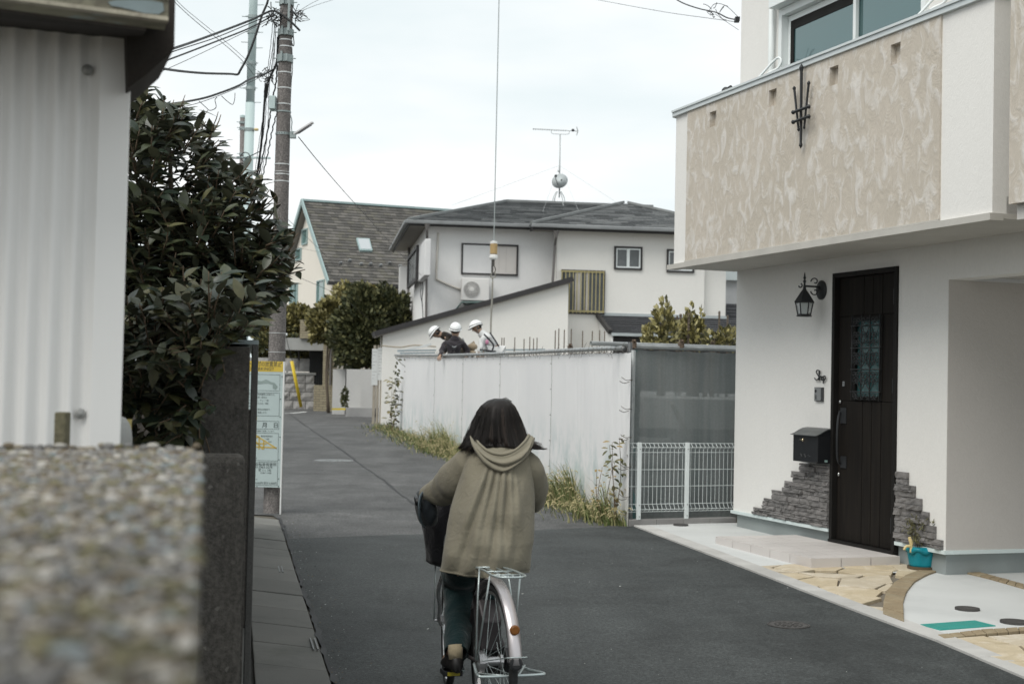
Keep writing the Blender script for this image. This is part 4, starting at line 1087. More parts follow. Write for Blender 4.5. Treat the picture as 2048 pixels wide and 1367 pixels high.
single(W, 'site_rails', M('blue_grey_rail', (.25,.31,.34), .5, .1), 'blue grey steel rails just above the hoarding top', 'rail')['kind'] = 'stuff'

# ================================================================== LEFT SIDE
# dark damp block wall with its end pier and a lower pier in front
def px2(px, Y, y=900): return at(px, y, Y)
W = MB(); dl = V((dirL.x, dirL.y, 0)); nl = V((-1, -.196, 0)).normalized()
p0 = at(512, 900, 6.1); p0.z = 0
wl = thing('dark_block_wall', 'tall damp dark concrete wall under the camellia', 'wall', p0)
zW = at(512, 694, 6.1).z
def lbox(mb, p, fwd, left, z0, z1):      # footprint: p is the near right corner
    a, b = V(p), V(p)+dl*fwd; c, d = b+nl*left, V(p)+nl*left
    vs = [V((q.x, q.y, z0)) for q in (a, b, c, d)]+[V((q.x, q.y, z1)) for q in (a, b, c, d)]
    mb.hexa(vs)
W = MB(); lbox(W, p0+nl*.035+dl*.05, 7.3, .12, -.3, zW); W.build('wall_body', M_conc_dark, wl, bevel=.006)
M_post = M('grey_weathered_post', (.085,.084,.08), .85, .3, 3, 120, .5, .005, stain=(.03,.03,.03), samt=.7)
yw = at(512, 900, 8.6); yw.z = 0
W = MB(); lbox(W, yw, .12, 2.6, -.3, 1.25); single(W, 'shrub_backing_wall', M_conc_dark, 'dark wall added behind the shrub to keep its gaps dark', 'wall')  # added backing wall, darkens what shows between the leaves
W = MB(); lbox(W, p0, .06, .028, -.3, zW+.01); W.build('end_post', M_post, wl, bevel=.004)
W = MB(); lbox(W, p0+nl*.0+dl*0, 7.3, .16, zW+.012, zW+.03); W.build('metal_cap', M('teal_metal_cap', (.25,.30,.31), .4, .15), wl)
W = MB(); lbox(W, p0+nl*.036-dl*.05, .12, .20, -.3, zW-.0); W.build('return_wall', M_conc_dark, wl, bevel=.006)
p1 = at(489, 1000, 5.55); p1.z = 0
zP = at(460, 909, 5.55).z
W = MB(); lbox(W, p1, .16, .34, -.3, zP)
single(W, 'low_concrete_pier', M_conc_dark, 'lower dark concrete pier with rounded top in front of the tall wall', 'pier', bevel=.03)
# things between: sign plate, concrete lump
W = MB(); a, b = at(237, 892, 4.3), at(262, 838, 4.3); W.box(a.x, b.x, 4.3, 4.31, a.z-.05, b.z)
yl = NT('faded_yellow_plate'); nn = yl.noise(14, 4, yl.coord(), .6, 1.5); spx = yl.n('ShaderNodeSeparateXYZ'); yl.l(yl.n('ShaderNodeTexCoord').outputs['Object'], spx.inputs[0])
yl.color(yl.mix(yl.ramp(spx.outputs['Z'], [(.065, 0.0), (.10, 1.0)]), (.62,.64,.62), yl.ramp(nn, [(.3, (.34,.27,.06)), (.6, (.50,.42,.16))]))); yl.set(Roughness=.6)
single(W, 'faded_sign_plate', yl.m, 'small faded yellow and white plate between shed and shrub', 'sign')
W = MB(); W.ell(at(240, 880, 4.1), .035, .05, .07, 10, 8); single(W, 'concrete_stump', M_conc, 'small grey concrete stump behind the pebble wall', 'stump', smooth=True)
W = MB(); a, b = at(106, 900, 3.3), at(132, 824, 3.3); W.box(a.x, b.x, 3.3, 3.34, a.z-.2, b.z)
single(W, 'mossy_stake', M('mossy_wood', (.12,.11,.07), .9, .35, 9, 90, .6, .006), 'short mossy wooden stake in front of the corrugated shed', 'stake', bevel=.004)

# shed: corrugated white wall, corner trim, rusty gutter, dark eaves
SO = at(190, 600, 3.6); SH = Plane((SO.x, SO.y, 0), (1, .32)); 
if SH.n.y > 0: SH.n = -SH.n
shed = thing('corrugated_shed', 'white corrugated metal shed with rusty gutter at the left edge', 'shed', SH.P(-.5, 0, 0))
aT1 = SH.hit(252, 500, .02)[0]; aT0 = SH.hit(188, 500, .02)[0]; aL = -1.9
tcm = NT('white_painted_sheet'); co = tcm.coord(); n1 = tcm.noise(1.4, 5, tcm.coord((2,2,.4))); n2 = tcm.noise(60, 4, co)
tcm.color(tcm.mix(tcm.ramp(tcm.noise(3, 6, tcm.coord((4,4,.3)), .7), [(.55, 0.0), (.8, .35)]), tcm.ramp(n1, [(.3, (.78,.775,.76)), (.7, (.84,.83,.815))]), (.62,.60,.57))); tcm.set(Roughness=.5); tcm.bump(n2, .08, .001); M_corr = tcm.m
zS0, zS1 = -.1, at(190, -60, 3.6).z
PIT = .052
W = MB(); W.grid(lambda u, v: SH.P(aL+(aT0+.01-aL)*u, .010*math.cos(2*math.pi*(aL+(aT0-aL)*u-aT0)/PIT+.8), zS0+(zS1-zS0)*v), 400, 3)
W.build('corrugated_sheet', M_corr, shed, smooth=True)
W = MB(); lean = .0
W.pbox(SH, aT0, aT1, -.06, .022, zS0, zS1); W.build('corner_trim', M_corr, shed, bevel=.004)
W = MB(); W.pbox(SH, aL, aT1-.01, -2.5, -.07, zS0, zS1); W.build('shed_body', M_corr, shed)
for (x, y) in ((175, 139), (160, 827)):
    A, Z = SH.hit(x, y, .012); W = MB(); W.lathe(SH.P(A, .006, Z), SH.n, [(.014,0),(.014,.003),(.010,.005),(.005,.006),(.005,.010),(.001,.011)], 14); W.build('washer_bolt', M('dull_zinc', (.30,.30,.29), .5, .2, metal=.4), shed, smooth=False)
# eaves: soffit, bevelled verge board, gutter
M_verge = M('dark_brown_eaves', (.030,.026,.023), .95, .3, 4, 80, .3, .003)
tg = NT('mossy_gutter'); co = tg.coord(); n1 = tg.noise(9, 6, co, .65, .6); n0 = tg.noise(3.5, 4, tg.coord((1,1,2.5)))
col = tg.mix(tg.ramp(n1, [(.4, 0.0), (.62, 1.0)]), (.25,.24,.17), (.11,.10,.072))
col = tg.mix(tg.ramp(n0, [(.60, 0.0), (.64, .9)]), col, (.22,.29,.30)); tg.color(col); tg.set(Roughness=.65); tg.bump(n1, .5, .004); M_gut = tg.m
zG = SH.hit(335, 40, .42)[1]
aG1 = SH.hit(337, 20, .42)[0]
W = MB(); GD = .42
gsl = .04
gp0 = lambda a, d, z: SH.P(a, d, z - gsl*(a-aG1))
def gbox(mb, a0, a1, d0, d1, z0, z1): 
    mb.hexa([gp0(a0,d1,z0),gp0(a1,d1,z0),gp0(a1,d0,z0),gp0(a0,d0,z0),gp0(a0,d1,z1),gp0(a1,d1,z1),gp0(a1,d0,z1),gp0(a0,d0,z1)])
gbox(W, aL, aG1, GD-.012, GD, zG+.006, zG+.16)
gbox(W, aL, aG1, GD-.12, GD-.012, zG+.004, zG+.012)
gbox(W, aG1-.004, aG1, GD-.12, GD-.012, zG+.012, zG+.10)
W.build('gutter_trough', M_gut, shed)
W = MB(); gbox(W, aL, aG1, GD-.02, GD+.006, zG-.003, zG+.006); gbox(W, aL, aG1, GD, GD+.006, zG+.045, zG+.05)
W.build('gutter_lip', M('pale_rusty_lip', (.36,.33,.26), .6, .25, 20, 90, .3, .002, stain=(.08,.06,.04), sscale=14, samt=.8), shed)
zSo = SH.hit(225, 66, .03)[1]
W = MB(); W.hexa([SH.P(aL, GD-.13, zG-.0-gsl*(aL-aG1)), SH.P(aT1+.02, GD-.13, zG+.0), SH.P(aT1+.02, -.05, zSo), SH.P(aL, -.05, zSo+.03), SH.P(aL, GD-.13, zG+.1), SH.P(aT1+.02, GD-.13, zG+.1), SH.P(aT1+.02, -.05, zSo+.15), SH.P(aL, -.05, zSo+.15)])
W.build('soffit', M_verge, shed)
v = [at(249,-60,3.52), at(352,-60,3.42), at(349,98,3.42), at(300,143,3.47), at(256,176,3.52)]
W = MB(); W.prism(v, (-.12,.34,0)); W.build('verge_board', M_verge, shed, bevel=.004)
q_ = [(216,4),(232,1),(262,0),(300,1),(326,6),(328,22),(318,29),(290,27),(262,20),(240,15),(222,12)]
W = MB(); W.prism([(lambda h: gp0(h[0], GD+.002, h[1]+gsl*(h[0]-aG1)))(SH.hit(x, y, GD+.002)) for x, y in q_], SH.n*.001); W.build('bare_patch', M('bare_teal_metal', (.20,.25,.26), .5, .12, 12, 90, .1, .001), shed)
v = [at(253,-60,3.42), at(262,-60,3.42), at(272,100,3.42), at(266,160,3.42), at(254,178,3.42)]

# foreground wall: exposed pebble concrete, right under the camera
zT_ = 1.45-.130
nwall = thing('pebble_wall', 'pebble dashed concrete wall top very close at the lower left', 'wall', (-.45, 1.6, -.1))
wr = lambda Y: (414-1024)/FPX*Y*1.0 - .0035
yF = lambda X: 2.50
pts = [V((wr(.35), .35, 0)), V((wr(2.46), 2.46, 0)), V((wr(2.50)-.05, 2.53, 0)), V((wr(2.5)-.16, 2.50, 0)), V((-.86, 2.36, 0)), V((-1.6, 2.10, 0)), V((-1.6, .35, 0))]
W = MB(); W.prism([p+V((0,0,zT_-.006)) for p in pts], (0,0,-1.7))
tw = NT('mossy_cement'); co = tw.coord(); n1 = tw.noise(6, 6, co, .65); n2 = tw.noise(70, 5, co)
tw.color(tw.mix(.5, tw.ramp(n1, [(.3, (.055,.048,.036)), (.5, (.10,.09,.07)), (.7, (.13,.115,.075))]), tw.ramp(n2, [(.3, (.04,.036,.03)), (.7, (.15,.135,.11))]))); tw.set(Roughness=.9); tw.bump(n2, .9, .006)
W.build('wall_body', tw.m, nwall, bevel=.012)
def pebmat(name, c): return M(name, c, .75, .22, 30, 260, .3, .002, rand=.35)
PB = [pebmat('pebble_grey', (.115,.112,.108)), pebmat('pebble_tan', (.155,.138,.108)), pebmat('pebble_pale', (.25,.24,.22)), pebmat('pebble_blue', (.12,.14,.145)), pebmat('pebble_brown', (.085,.068,.046)), pebmat('pebble_olive', (.09,.082,.045))]
wts = [8, 3.2, 3, 1.2, 3, 3.5]
random.seed(77)
pebs = []
for m_ in PB:
    for k in range(3):
        W = MB(); W.ell((0,0,0), 1, rnd(.6,.85), rnd(.35,.5), 9, 6)
        for q in W.v: 
            s_ = 1+.16*math.sin(q.x*3+k*2)*math.cos(q.y*4+k); q *= s_
        me_o = W.build('pebble', m_, smooth=True); pebs.append((m_, me_o.data)); bpy.data.objects.remove(me_o)
spots = []
tries = 0
def inside(x, y):
    if not (.42 < y < 2.52): return False
    if x > wr(y)-.001: return False
    left = (0-1024-80)/FPX*y
    if x < left: return False
    # far edge
    c = [(wr(2.5)-.0, 2.50), (-.62, 2.52), (-.70,2.49), (-.86, 2.35), (-1.1, 2.28)]
    for i in range(len(c)-1):
        if c[i+1][0] <= x <= c[i][0]:
            t_ = (x-c[i][0])/(c[i+1][0]-c[i][0]); return y < c[i][1]*(1-t_)+c[i+1][1]*t_
    return x > -1.1
grid = {}
while tries < 90000 and len(spots) < 4600:
    tries += 1; y = rnd(.42, 2.52); x = rnd(-1.02, -.08)
    if not inside(x, y): continue
    r = random.choice((.0035,.0045,.0055,.007,.0085,.010)); key = (int(x/.022), int(y/.022)); ok = True
    for i in (-1,0,1):
        for j in (-1,0,1):
            for (X, Y, R) in grid.get((key[0]+i, key[1]+j), ()):
                if (X-x)**2+(Y-y)**2 < ((R+r)*.78)**2: ok = False
    if ok: grid.setdefault(key, []).append((x, y, r)); spots.append((x, y, r))
spots.sort(key=lambda s: -s[2]/s[1])
root_loc = nwall.location
bigm = MB(); mats_ = PB
for i, (x, y, r) in enumerate(spots):
    mi = random.choices(range(6), wts)[0]
    edge_ = max(0, 1-(wr(y)-x)/.02)
    p = V((x, y, zT_-.003+rnd(0,.0025)-.004*edge_))
    if i < 300:
        m_, me_ = pebs[mi*3+random.randrange(3)]
        o = bpy.data.objects.new('pebble', me_); COL.objects.link(o); o.parent = nwall; o.location = p-root_loc
        o.rotation_euler = (rnd(-.2,.2), rnd(-.2,.2), rnd(0,6.28)); o.scale = (r*rnd(1,1.25), r, r*rnd(.8,1.1))
    else:
        rot = Matrix.Rotation(rnd(0,6.28), 3, 'Z'); bigm.ell(p, r*rnd(1,1.3), r*rnd(.65,.95), r*rnd(.4,.55), 7, 5, rot=rot, m=mi)
# pebbles on the right-hand face and the far edge face
for k in range(1500):
    y = rnd(.5, 2.45); z = zT_-rnd(.004,.30)
    rot = Matrix.Rotation(math.pi/2, 3, 'Y'); bigm.ell(V((wr(y)-.002, y, z)), rnd(.003,.005), rnd(.006,.011), rnd(.005,.009), 6, 4, m=random.choices(range(6), [5,1,1,.3,6,4])[0])
for k in range(26):
    u = k/25; X = wr(2.5)-.01-u*.36; bigm.ell(V((X, 2.50-max(0,(-X-.66))*.6+rnd(-.02,.0), zT_+rnd(-.001,.007))), rnd(.007,.014), rnd(.005,.009), rnd(.003,.007), 7, 5, m=random.choices(range(6), [5,3,5,.5,1,1])[0])
o = bigm.build('small_pebbles', PB, nwall, smooth=True); o['kind'] = 'stuff'

# ---- camellia-like evergreen shrub behind the dark wall
def leafmat(name, c, c2, rough=.32, spec=.5, trans=.15):
    t = NT(name); oi = t.n('ShaderNodeObjectInfo'); n1 = t.noise(3.1, 3, t.coord()); n2 = t.noise(26, 3, t.coord())
    col = t.mix(.5, t.ramp(n1, [(.3, c), (.7, c2)]), t.ramp(n2, [(.3, sc3(c, .7)), (.7, sc3(c2, 1.3))]))
    g_ = t.n('ShaderNodeNewGeometry'); col = t.mix(t.math('MULTIPLY', g_.outputs['Backfacing'], .55), col, (.12,.125,.085))
    t.color(col); t.set(Roughness=t.math('ADD', t.math('MULTIPLY', g_.outputs['Backfacing'], .3), rough), Specular_IOR_Level=spec); return t.m
M_leafs = [leafmat('glossy_leaf', (.022,.029,.014), (.050,.060,.028), .42), leafmat('glossy_leaf_olive', (.045,.047,.017), (.078,.076,.030), .48), leafmat('glossy_leaf_deep', (.014,.024,.016), (.032,.046,.030), .38)]
M_bark = M('grey_brown_bark', (.10,.08,.06), .85, .25, 9, 80, .5, .004)
M_twig = M('reddish_twig', (.12,.085,.055), .75, .2, 20, 90, .2, .002)
def leafpts(base, d, up, Lf_, w, fold=.35, curl=.25):
    """vertices and faces of one leaf: midrib with two bent halves and a pointed tip"""
    d = d.normalized(); s = d.cross(up); s = s.normalized() if s.length > 1e-4 else d.orthogonal().normalized(); n = s.cross(d)
    prof = [(0, .05), (.16, .55), (.38, .98), (.60, .92), (.80, .52), (.93, .14), (1.0, 0)]
    vs = []; 
    for t, ww in prof:
        c = base+d*(Lf_*t)-n*(curl*Lf_*t*t); h = fold*w*ww
        vs += [c-s*(w*ww)+n*h*.6, c, c+s*(w*ww)+n*h*.6]
    fs = []
    for i in range(len(prof)-1):
        b = i*3; fs += [(b, b+1, b+4, b+3), (b+1, b+2, b+5, b+4)]
    return vs, fs
random.seed(4)
cbase = at(380, 900, 7.0); cbase.z = gz(7.2)
cam_ = thing('camellia_shrub', 'large dark glossy-leaved evergreen shrub behind the damp wall', 'shrub', cbase)
# crown: ellipsoids given by centre and radii (metres)
def E(px, py, Y, rx, ry, rz): c = at(px, py, Y); return (c, rx, ry, rz)
k_ = 7.0/FPX
crown = [E(320,400,7.1,130*k_,.5,185*k_), E(430,490,7.0,105*k_,.45,115*k_), E(345,560,7.1,190*k_,.6,150*k_), E(495,565,6.9,70*k_,.3,75*k_), E(330,700,7.1,150*k_,.45,110*k_), E(250,330,7.2,60*k_,.4,130*k_), E(450,640,7.0,85*k_,.35,60*k_), E(330,740,6.3,110*k_,.35,110*k_), E(400,700,6.25,75*k_,.2,95*k_), E(300,820,6.3,90*k_,.35,90*k_), E(432,672,5.9,80*k_,.10,42*k_), E(392,760,5.88,42*k_,.10,95*k_)]
leaves = []; tw_mb = MB(); trunkpts = []
def pxy(p):
    q = p-EYE; dz = q.dot(_f); return CX+FPX*q.dot(_r)/dz, CY-FPX*q.dot(_u)/dz
def edge_at(y):
    for (yy, xx) in ((0,300),(200,340),(235,425),(265,455),(300,475),(350,525),(400,550),(440,575),(500,600),(560,606),(610,598),(640,560),(670,520),(700,505),(760,455),(850,430),(2000,425)):
        if y <= yy: return xx
def twig(p0, d, L_, nlf, size):
    d = d.normalized(); x_, y_2 = pxy(p0+d*L_*.6)
    if x_ > edge_at(y_2)-14: return
    pts = [p0]; p = p0.copy(); dd = d.copy()
    for k in range(4):
        dd = (dd+V((rnd(-.15,.15), rnd(-.15,.15), rnd(-.02,.14)))).normalized(); p = p+dd*(L_/4); pts.append(p.copy())
    tw_mb.tube(pts, [.0045,.004,.0035,.003,.0018], 4)
    ph = rnd(0,6.28)
    for i in range(nlf):
        t = (i+.6)/nlf; k = min(int(t*4), 3); c = pts[k].lerp(pts[k+1], t*4-k); ax = (pts[k+1]-pts[k]).normalized()
        s = ax.orthogonal().normalized(); s2 = ax.cross(s); an = ph+i*2.4
        out = (s*math.cos(an)+s2*math.sin(an)); ld = (V((out.x, out.y*.8, out.z*.35))*rnd(.7,1.0)+ax*rnd(.3,.8)+V((.22,-.05,rnd(-.30,.12)))).normalized()
        up = (V((0,0,1))+out*.1+V((rnd(-.35,.35), rnd(-.75,.15), 0))); sz = size*rnd(.75,1.15)
        leaves.append((c, ld, up, sz, sz*rnd(.19,.24), rnd(.2,.55), rnd(.05,.35)))
for (c, rx, ry, rz) in crown:
    n = int(430*(rx*rz)/(.37*.5)*.72)
    for k in range(n):
        v = V((random.gauss(0,1), random.gauss(0,1), random.gauss(0,1))).normalized(); rr = rnd(.30,.93)**.6
        p = c+V((v.x*rx*rr, v.y*ry*rr, v.z*rz*rr))
        if p.y > 7.5 or (p.z < zW-.12 and p.y > 6.0 and p.x > p0.x-.36): continue
        if at(0,0,1) and (p.x/p.y*FPX+CX) < 150: continue
        d = V((v.x*.8+.15, v.y*.6-.15, v.z*.5+.45)) if v.z > -.4 else V((v.x*.6, v.y*.6-.3, -.25))
        twig(p, d, rnd(.10,.2), random.randint(5,8), rnd(.085,.115))
# sprays reaching out to the right over the lane and above
for (px, py, dx, dz) in ((560,470,1,.3),(575,520,1,.25),(590,545,1,.05),(570,585,1,-.1),(540,620,.8,-.35),(520,400,.7,.7),(455,270,.4,.9),(440,235,.2,1),(365,270,.3,.8),(290,205,-.1,1),(300,240,.2,1),(270,220,-.2,.9),(545,440,.9,.5),(500,360,.7,.6),(560,560,1,-.1),(530,500,1,.1),(525,650,.5,-.7),(505,680,.2,-.9),(400,800,.3,-.4),(420,780,.4,-.2),(380,830,.2,-.2)):
    for k in range(2):
        p = at(px-38+rnd(-10,10), py+12+rnd(-10,10), 6.9+rnd(-.15,.15)); twig(p, V((dx+rnd(-.2,.2), rnd(-.5,.2), dz)), .15, 8, .105)
def vis_score(l): return (l[0].y) - .25*abs(l[0].z-2.1) + (5 if (l[0].x/l[0].y*FPX+CX) < 262 else 0)
def front_key(l): return l[0].y + (5 if (l[0].x/l[0].y*FPX+CX) < 265 else 0)
def keep(l):
    tip = l[0]+l[1]*l[3]; x = tip.dot(_r) if False else 0
    q = tip-EYE; dz = q.dot(_f); x = CX+FPX*q.dot(_r)/dz; y = CY-FPX*q.dot(_u)/dz
    lim = edge_at(y)
    random.seed(int(x*7+y*13)); return x < lim+random.uniform(-22, 8)
leaves = [l for l in leaves if keep(l)]
random.seed(12)
leaves.sort(key=front_key)
fol = MB()
for i, (c, ld, up, L_, w, fo, cu) in enumerate(leaves):
    vs, fs = leafpts(c, ld, up, L_, w, fo, cu); mi = random.choices((0,1,2), (5,2.4,3))[0]
    if i < 300:
        lm = MB(); lm.add(vs, fs); lm.build('leaf', M_leafs[mi], cam_, smooth=True)
    else: fol.add(vs, fs, mi)
o = fol.build('foliage', M_leafs, cam_, smooth=True); o['kind'] = 'stuff'
o = tw_mb.build('twigs', M_twig, cam_, smooth=True); o['kind'] = 'stuff'
tb_ = cbase
for k, (px, py) in enumerate(((300,420),(400,420),(480,520),(340,300),(430,600),(280,560))):
    q = at(px, py, 7.1); W = MB(); mid = tb_.lerp(q, .45)+V((rnd(-.08,.08), rnd(-.1,.1), .05))
    W.tube(catmull([tb_+V((rnd(-.05,.05),rnd(-.05,.05),0)), mid, q], 5), [.04-.03*i/10 for i in range(11)], 7); W.build('limb' if k else 'trunk', M_bark, cam_, smooth=True)
# a lighter sprig low down
lm = MB()
for (px, py, dx, dz) in ((405,828,.9,.15),(425,838,.9,-.1),(395,842,-.6,-.6),(412,846,.3,-.9),(430,850,.7,-.6)):
    vs, fs = leafpts(at(400,838,6.3), V((dx, -.4, dz)), V((0,-.4,1)), .085, .02, .3, .2); lm.add(vs, fs)
    vs, fs = leafpts(at(px, py+20, 6.35), V((dx*.7, -.4, dz-.3)), V((0,-.4,1)), .07, .017, .3, .2); lm.add(vs, fs)
o = lm.build('pale_sprig', leafmat('yellow_green_leaf', (.09,.10,.035), (.14,.15,.06), .5), cam_, smooth=True)
o['label'] = 'pale yellow-green young leaves low on the shrub'
# ================================================================== THE HOUSES BEYOND
M_wallA = plaster('grey_white_render', (.79,.785,.775), .05, .3, 16, .01)
M_wallA2 = plaster('cream_white_render', (.79,.775,.74), .04, .3, 16, .01)
M_wallB = plaster('warm_cream_render', (.74,.70,.63), .04, .15, 16, .01)
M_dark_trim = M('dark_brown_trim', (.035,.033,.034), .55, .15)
M_gutA = M('grey_gutter', (.22,.23,.235), .5, .12, 3, 60, .1, .002, stain=(.10,.09,.08), samt=.5)
M_pipe = M('brown_grey_pipe', (.16,.15,.145), .55, .12)
M_soffitA = M('dingy_soffit', (.27,.25,.225), .85, .15)
M_curt = M('pale_curtain', (.62,.59,.56), .9, .04)
M_pane_dark = M('dim_window_glass', (.13,.14,.145), .25, .2, 2, 10, 0, spec=.3)
M_shutter = M('white_shutter', (.66,.66,.66), .6, .04)
M_yellowbar = M('aged_gold_aluminium', (.38,.33,.17), .5, .12, metal=.2)
def shingle_mats(name, cols): return [M(name, c, .85, .2, 4, 60, .4, .006) for c in cols]
M_shB = shingle_mats('brown_shingle', [(.090,.086,.080), (.125,.118,.108), (.070,.067,.062), (.105,.10,.085)])
M_shA = shingle_mats('grey_slate', [(.115,.122,.125), (.17,.178,.18), (.08,.085,.088)])
M_shC = shingle_mats('dark_slate', [(.036,.038,.042), (.048,.05,.055)])

def roof_plane(name, corners, mats, parent, course=.18, width=.30, thick=.012, seed=1, base_mat=None):
    """a pitched face covered with shingle courses; corners counter-clockwise seen from above"""
    random.seed(seed); c = [V(p) for p in corners]; n = (c[1]-c[0]).cross(c[2]-c[0]).normalized()
    if n.z < 0: n = -n
    up = (V((0,0,1))-n*n.z).normalized(); s = up.cross(n); O = c[0]
    poly = [V(((p-O).dot(s), (p-O).dot(up))) for p in c]
    if area2(poly) < 0: poly = poly[::-1]
    y0 = min(p.y for p in poly); y1 = max(p.y for p in poly); x0 = min(p.x for p in poly); x1 = max(p.x for p in poly)
    W = MB(); W.prism([O+s*p.x+up*p.y for p in poly], -n*.06); W.build(name, base_mat or mats[0], parent)
    T = MB(); k = 0; y = y0
    while y < y1:
        band = clip2(clip2(poly, V((0, y+.004)), V((0,-1))), V((0, y+course)), V((0, 1)))
        if len(band) >= 3:
            x = x0-(width*.5 if k % 2 else 0)-rnd(0,.1)
            while x < x1:
                w = width*rnd(.9,1.1); q = clip2(clip2(band, V((x+.003, 0)), V((-1, 0))), V((x+w-.003, 0)), V((1, 0)))
                if len(q) >= 3 and abs(area2(q)) > .0006:
                    hh = rnd(-.002,.004); top = [O+s*p.x+up*p.y+n*(.006+hh+thick*(1-(p.y-y)/course)) for p in q]; m_ = len(q)
                    bot = [O+s*p.x+up*p.y-n*.002 for p in q]
                    T.add(top+bot, [tuple(range(m_))]+[(j, j+m_, (j+1)%m_+m_, (j+1)%m_) for j in range(m_)], random.randrange(len(mats)))
                x += w
        y += course; k += 1
    o = T.build('shingles', mats, parent); o['kind'] = 'stuff'; return n
def wbox(pl, mb, x0, y0, x1, y1, d0, d1):
    A0, Z1 = pl.hit(x0, (y0+y1)/2, d1)[0], pl.hit((x0+x1)/2, y0, d1)[1]; A1, Z0 = pl.hit(x1, (y0+y1)/2, d1)[0], pl.hit((x0+x1)/2, y1, d1)[1]
    mb.pbox(pl, min(A0,A1), max(A0,A1), d0, d1, Z0, Z1); return min(A0,A1), max(A0,A1), Z0, Z1
def window(pl, parent, x0, y0, x1, y1, frame=M_dark_trim, inner=None, panes=1, fw=.05, pane_mat=None, name='window', d=0.0, curtain=False):
    A0, A1 = sorted((pl.hit(x0, (y0+y1)/2, d)[0], pl.hit(x1, (y0+y1)/2, d)[0])); Z0, Z1 = pl.hit((x0+x1)/2, y1, d)[1], pl.hit((x0+x1)/2, y0, d)[1]
    W = MB(); wall_holes(W, pl, A0, A1, Z0, Z1, d-.02, d+.06, [(A0+fw, A1-fw, Z0+fw, Z1-fw)]); w_ = W.build(name, frame, parent)
    a0, a1, z0, z1 = A0+fw+.002, A1-fw-.002, Z0+fw+.002, Z1-fw-.002
    if inner:
        for k in range(panes):
            p0, p1 = a0+(a1-a0)*k/panes, a0+(a1-a0)*(k+1)/panes; W = MB(); wall_holes(W, pl, p0, p1, z0, z1, d+.010+.014*k, d+.026+.014*k, [(p0+.04, p1-.04, z0+.04, z1-.04)]); W.build('sash', inner, w_)
    W = MB(); W.pbox(pl, a0, a1, d+.002, d+.008, z0, z1); W.build('pane', pane_mat or M_pane_dark, w_)
    return w_

# ---- two storey house with hipped slate roof
OA = at(850, 600, 40.0)
HA = Plane((OA.x, OA.y, 0), (1, .135)); HA.n = HA.n if HA.n.y < 0 else -HA.n
zE = HA.hit(1000, 455, .45)[1]
hA = thing('hipped_roof_house', 'white two storey house with low grey hipped roof and air conditioner', 'house', HA.P(5, -4, gz(40)))
aJ = HA.hit(1112, 600, .6)[0]; aR = HA.hit(1456, 600, .6)[0]; aR1 = HA.hit(1408, 600, .6)[0]
zg = gz(40)-.2
W = MB(); W.pbox(HA, 0, aJ, -7.8, 0, zg, zE+.02); W.build('left_wall', M_wallA, hA)
W = MB(); W.pbox(HA, aJ, aR1, -7.5, .6, zg, zE+.0); W.build('right_wall', M_wallA2, hA)
W = MB(); W.pbox(HA, aR1, aR, -7.0, .35, zg, zE+.0); W.build('right_return_wall', M_wallA2, hA)
# main hipped roof
ov = .48
def RA(a, d, z): return HA.P(a, d, z)
e = zE+.10; r1 = at(1012, 404.5, 43.3); r2 = at(1290, 413, 45.0); zr = r1.z; r2.z = zr
FL, FR, BR, BL = RA(-ov-.05, ov, e), RA(aR+.4, ov, e), RA(aR+.4, -7.8-ov, e), RA(-ov-.05, -7.8-ov, e)
r2 = r1 + HA.a*((r2-r1).dot(HA.a))
roofA = [([FL, FR, r2, r1], 'front_roof'), ([BL, FL, r1], 'left_roof'), ([FR, BR, r2], 'right_roof'), ([BR, BL, r1, r2], 'rear_roof')]
for i, (c, nm) in enumerate(roofA):
    if nm in ('front_roof', 'left_roof'): roof_plane(nm, c, M_shA, hA, .145, .45, .022, 5+i)
    else: W = MB(); W.prism(c, (0,0,-.06)); W.build(nm, M_shA[0], hA)
# right, lower hipped roof
zE2 = HA.hit(1200, 459, 1.05)[1]
aRJ = HA.hit(1063, 455, 1.05)[0]
e2 = zE2+.08; pk = at(1246, 407.5, 42.0); pk2 = pk+HA.a*.15
GL, GR = RA(aRJ, 1.05, e2), RA(aR+.6, 1.05, e2)
GBL, GBR = RA(aRJ, -4.5, e2), RA(aR+.6, -4.5, e2)
for i, (c, nm) in enumerate([([GL, GR, pk2, pk], 'front_gable_roof'), ([GBL, GL, pk], 'side_roof'), ([GR, GBR, pk2], 'far_roof')]):
    roof_plane(nm, c, M_shA, hA, .145, .45, .022, 15+i)
# hips and ridges
W = MB()
for p, q in ((FL, r1), (BL, r1), (r1, r2), (GL, pk), (GR, pk2)): W.bar(p+V((0,0,.05)), q+V((0,0,.05)), .13, .07)
W.build('ridge_caps', M('ridge_metal', (.20,.21,.21), .6, .2), hA)
# soffits, fascia, gutters
W = MB()
W.pbox(HA, -ov, aRJ+.25, -7.8-ov+.05, ov-.06, zE+.025, zE+.06)
W.pbox(HA, aRJ+.12, aR+.5, -4.4, .98, zE2+.0, zE2+.04)
W.build('soffit', M_soffitA, hA)
W = MB()
W.pbox(HA, -ov-.02, aRJ+.2, ov-.06, ov-.02, zE-.03, zE+.10); W.pbox(HA, -ov-.06, -ov-.02, -7.8-ov, ov-.02, zE-.03, zE+.10)
W.pbox(HA, aRJ+.08, aR+.5, .98, 1.02, zE2-.06, zE2+.07); W.pbox(HA, aRJ+.04, aRJ+.08, ov, 1.02, zE2-.06, zE2+.07)
W.build('fascia', M_dark_trim, hA)
W = MB()
W.pbox(HA, -ov-.08, aRJ+.05, ov-.02, ov+.10, zE+.02, zE+.12); W.pbox(HA, -ov-.18, -ov-.06, -7.8-ov, ov+.1, zE+.02, zE+.12)
W.pbox(HA, aRJ, aR+.55, 1.02, 1.14, zE2+.0, zE2+.10)
W.build('gutter', M_gutA, hA, bevel=.02)
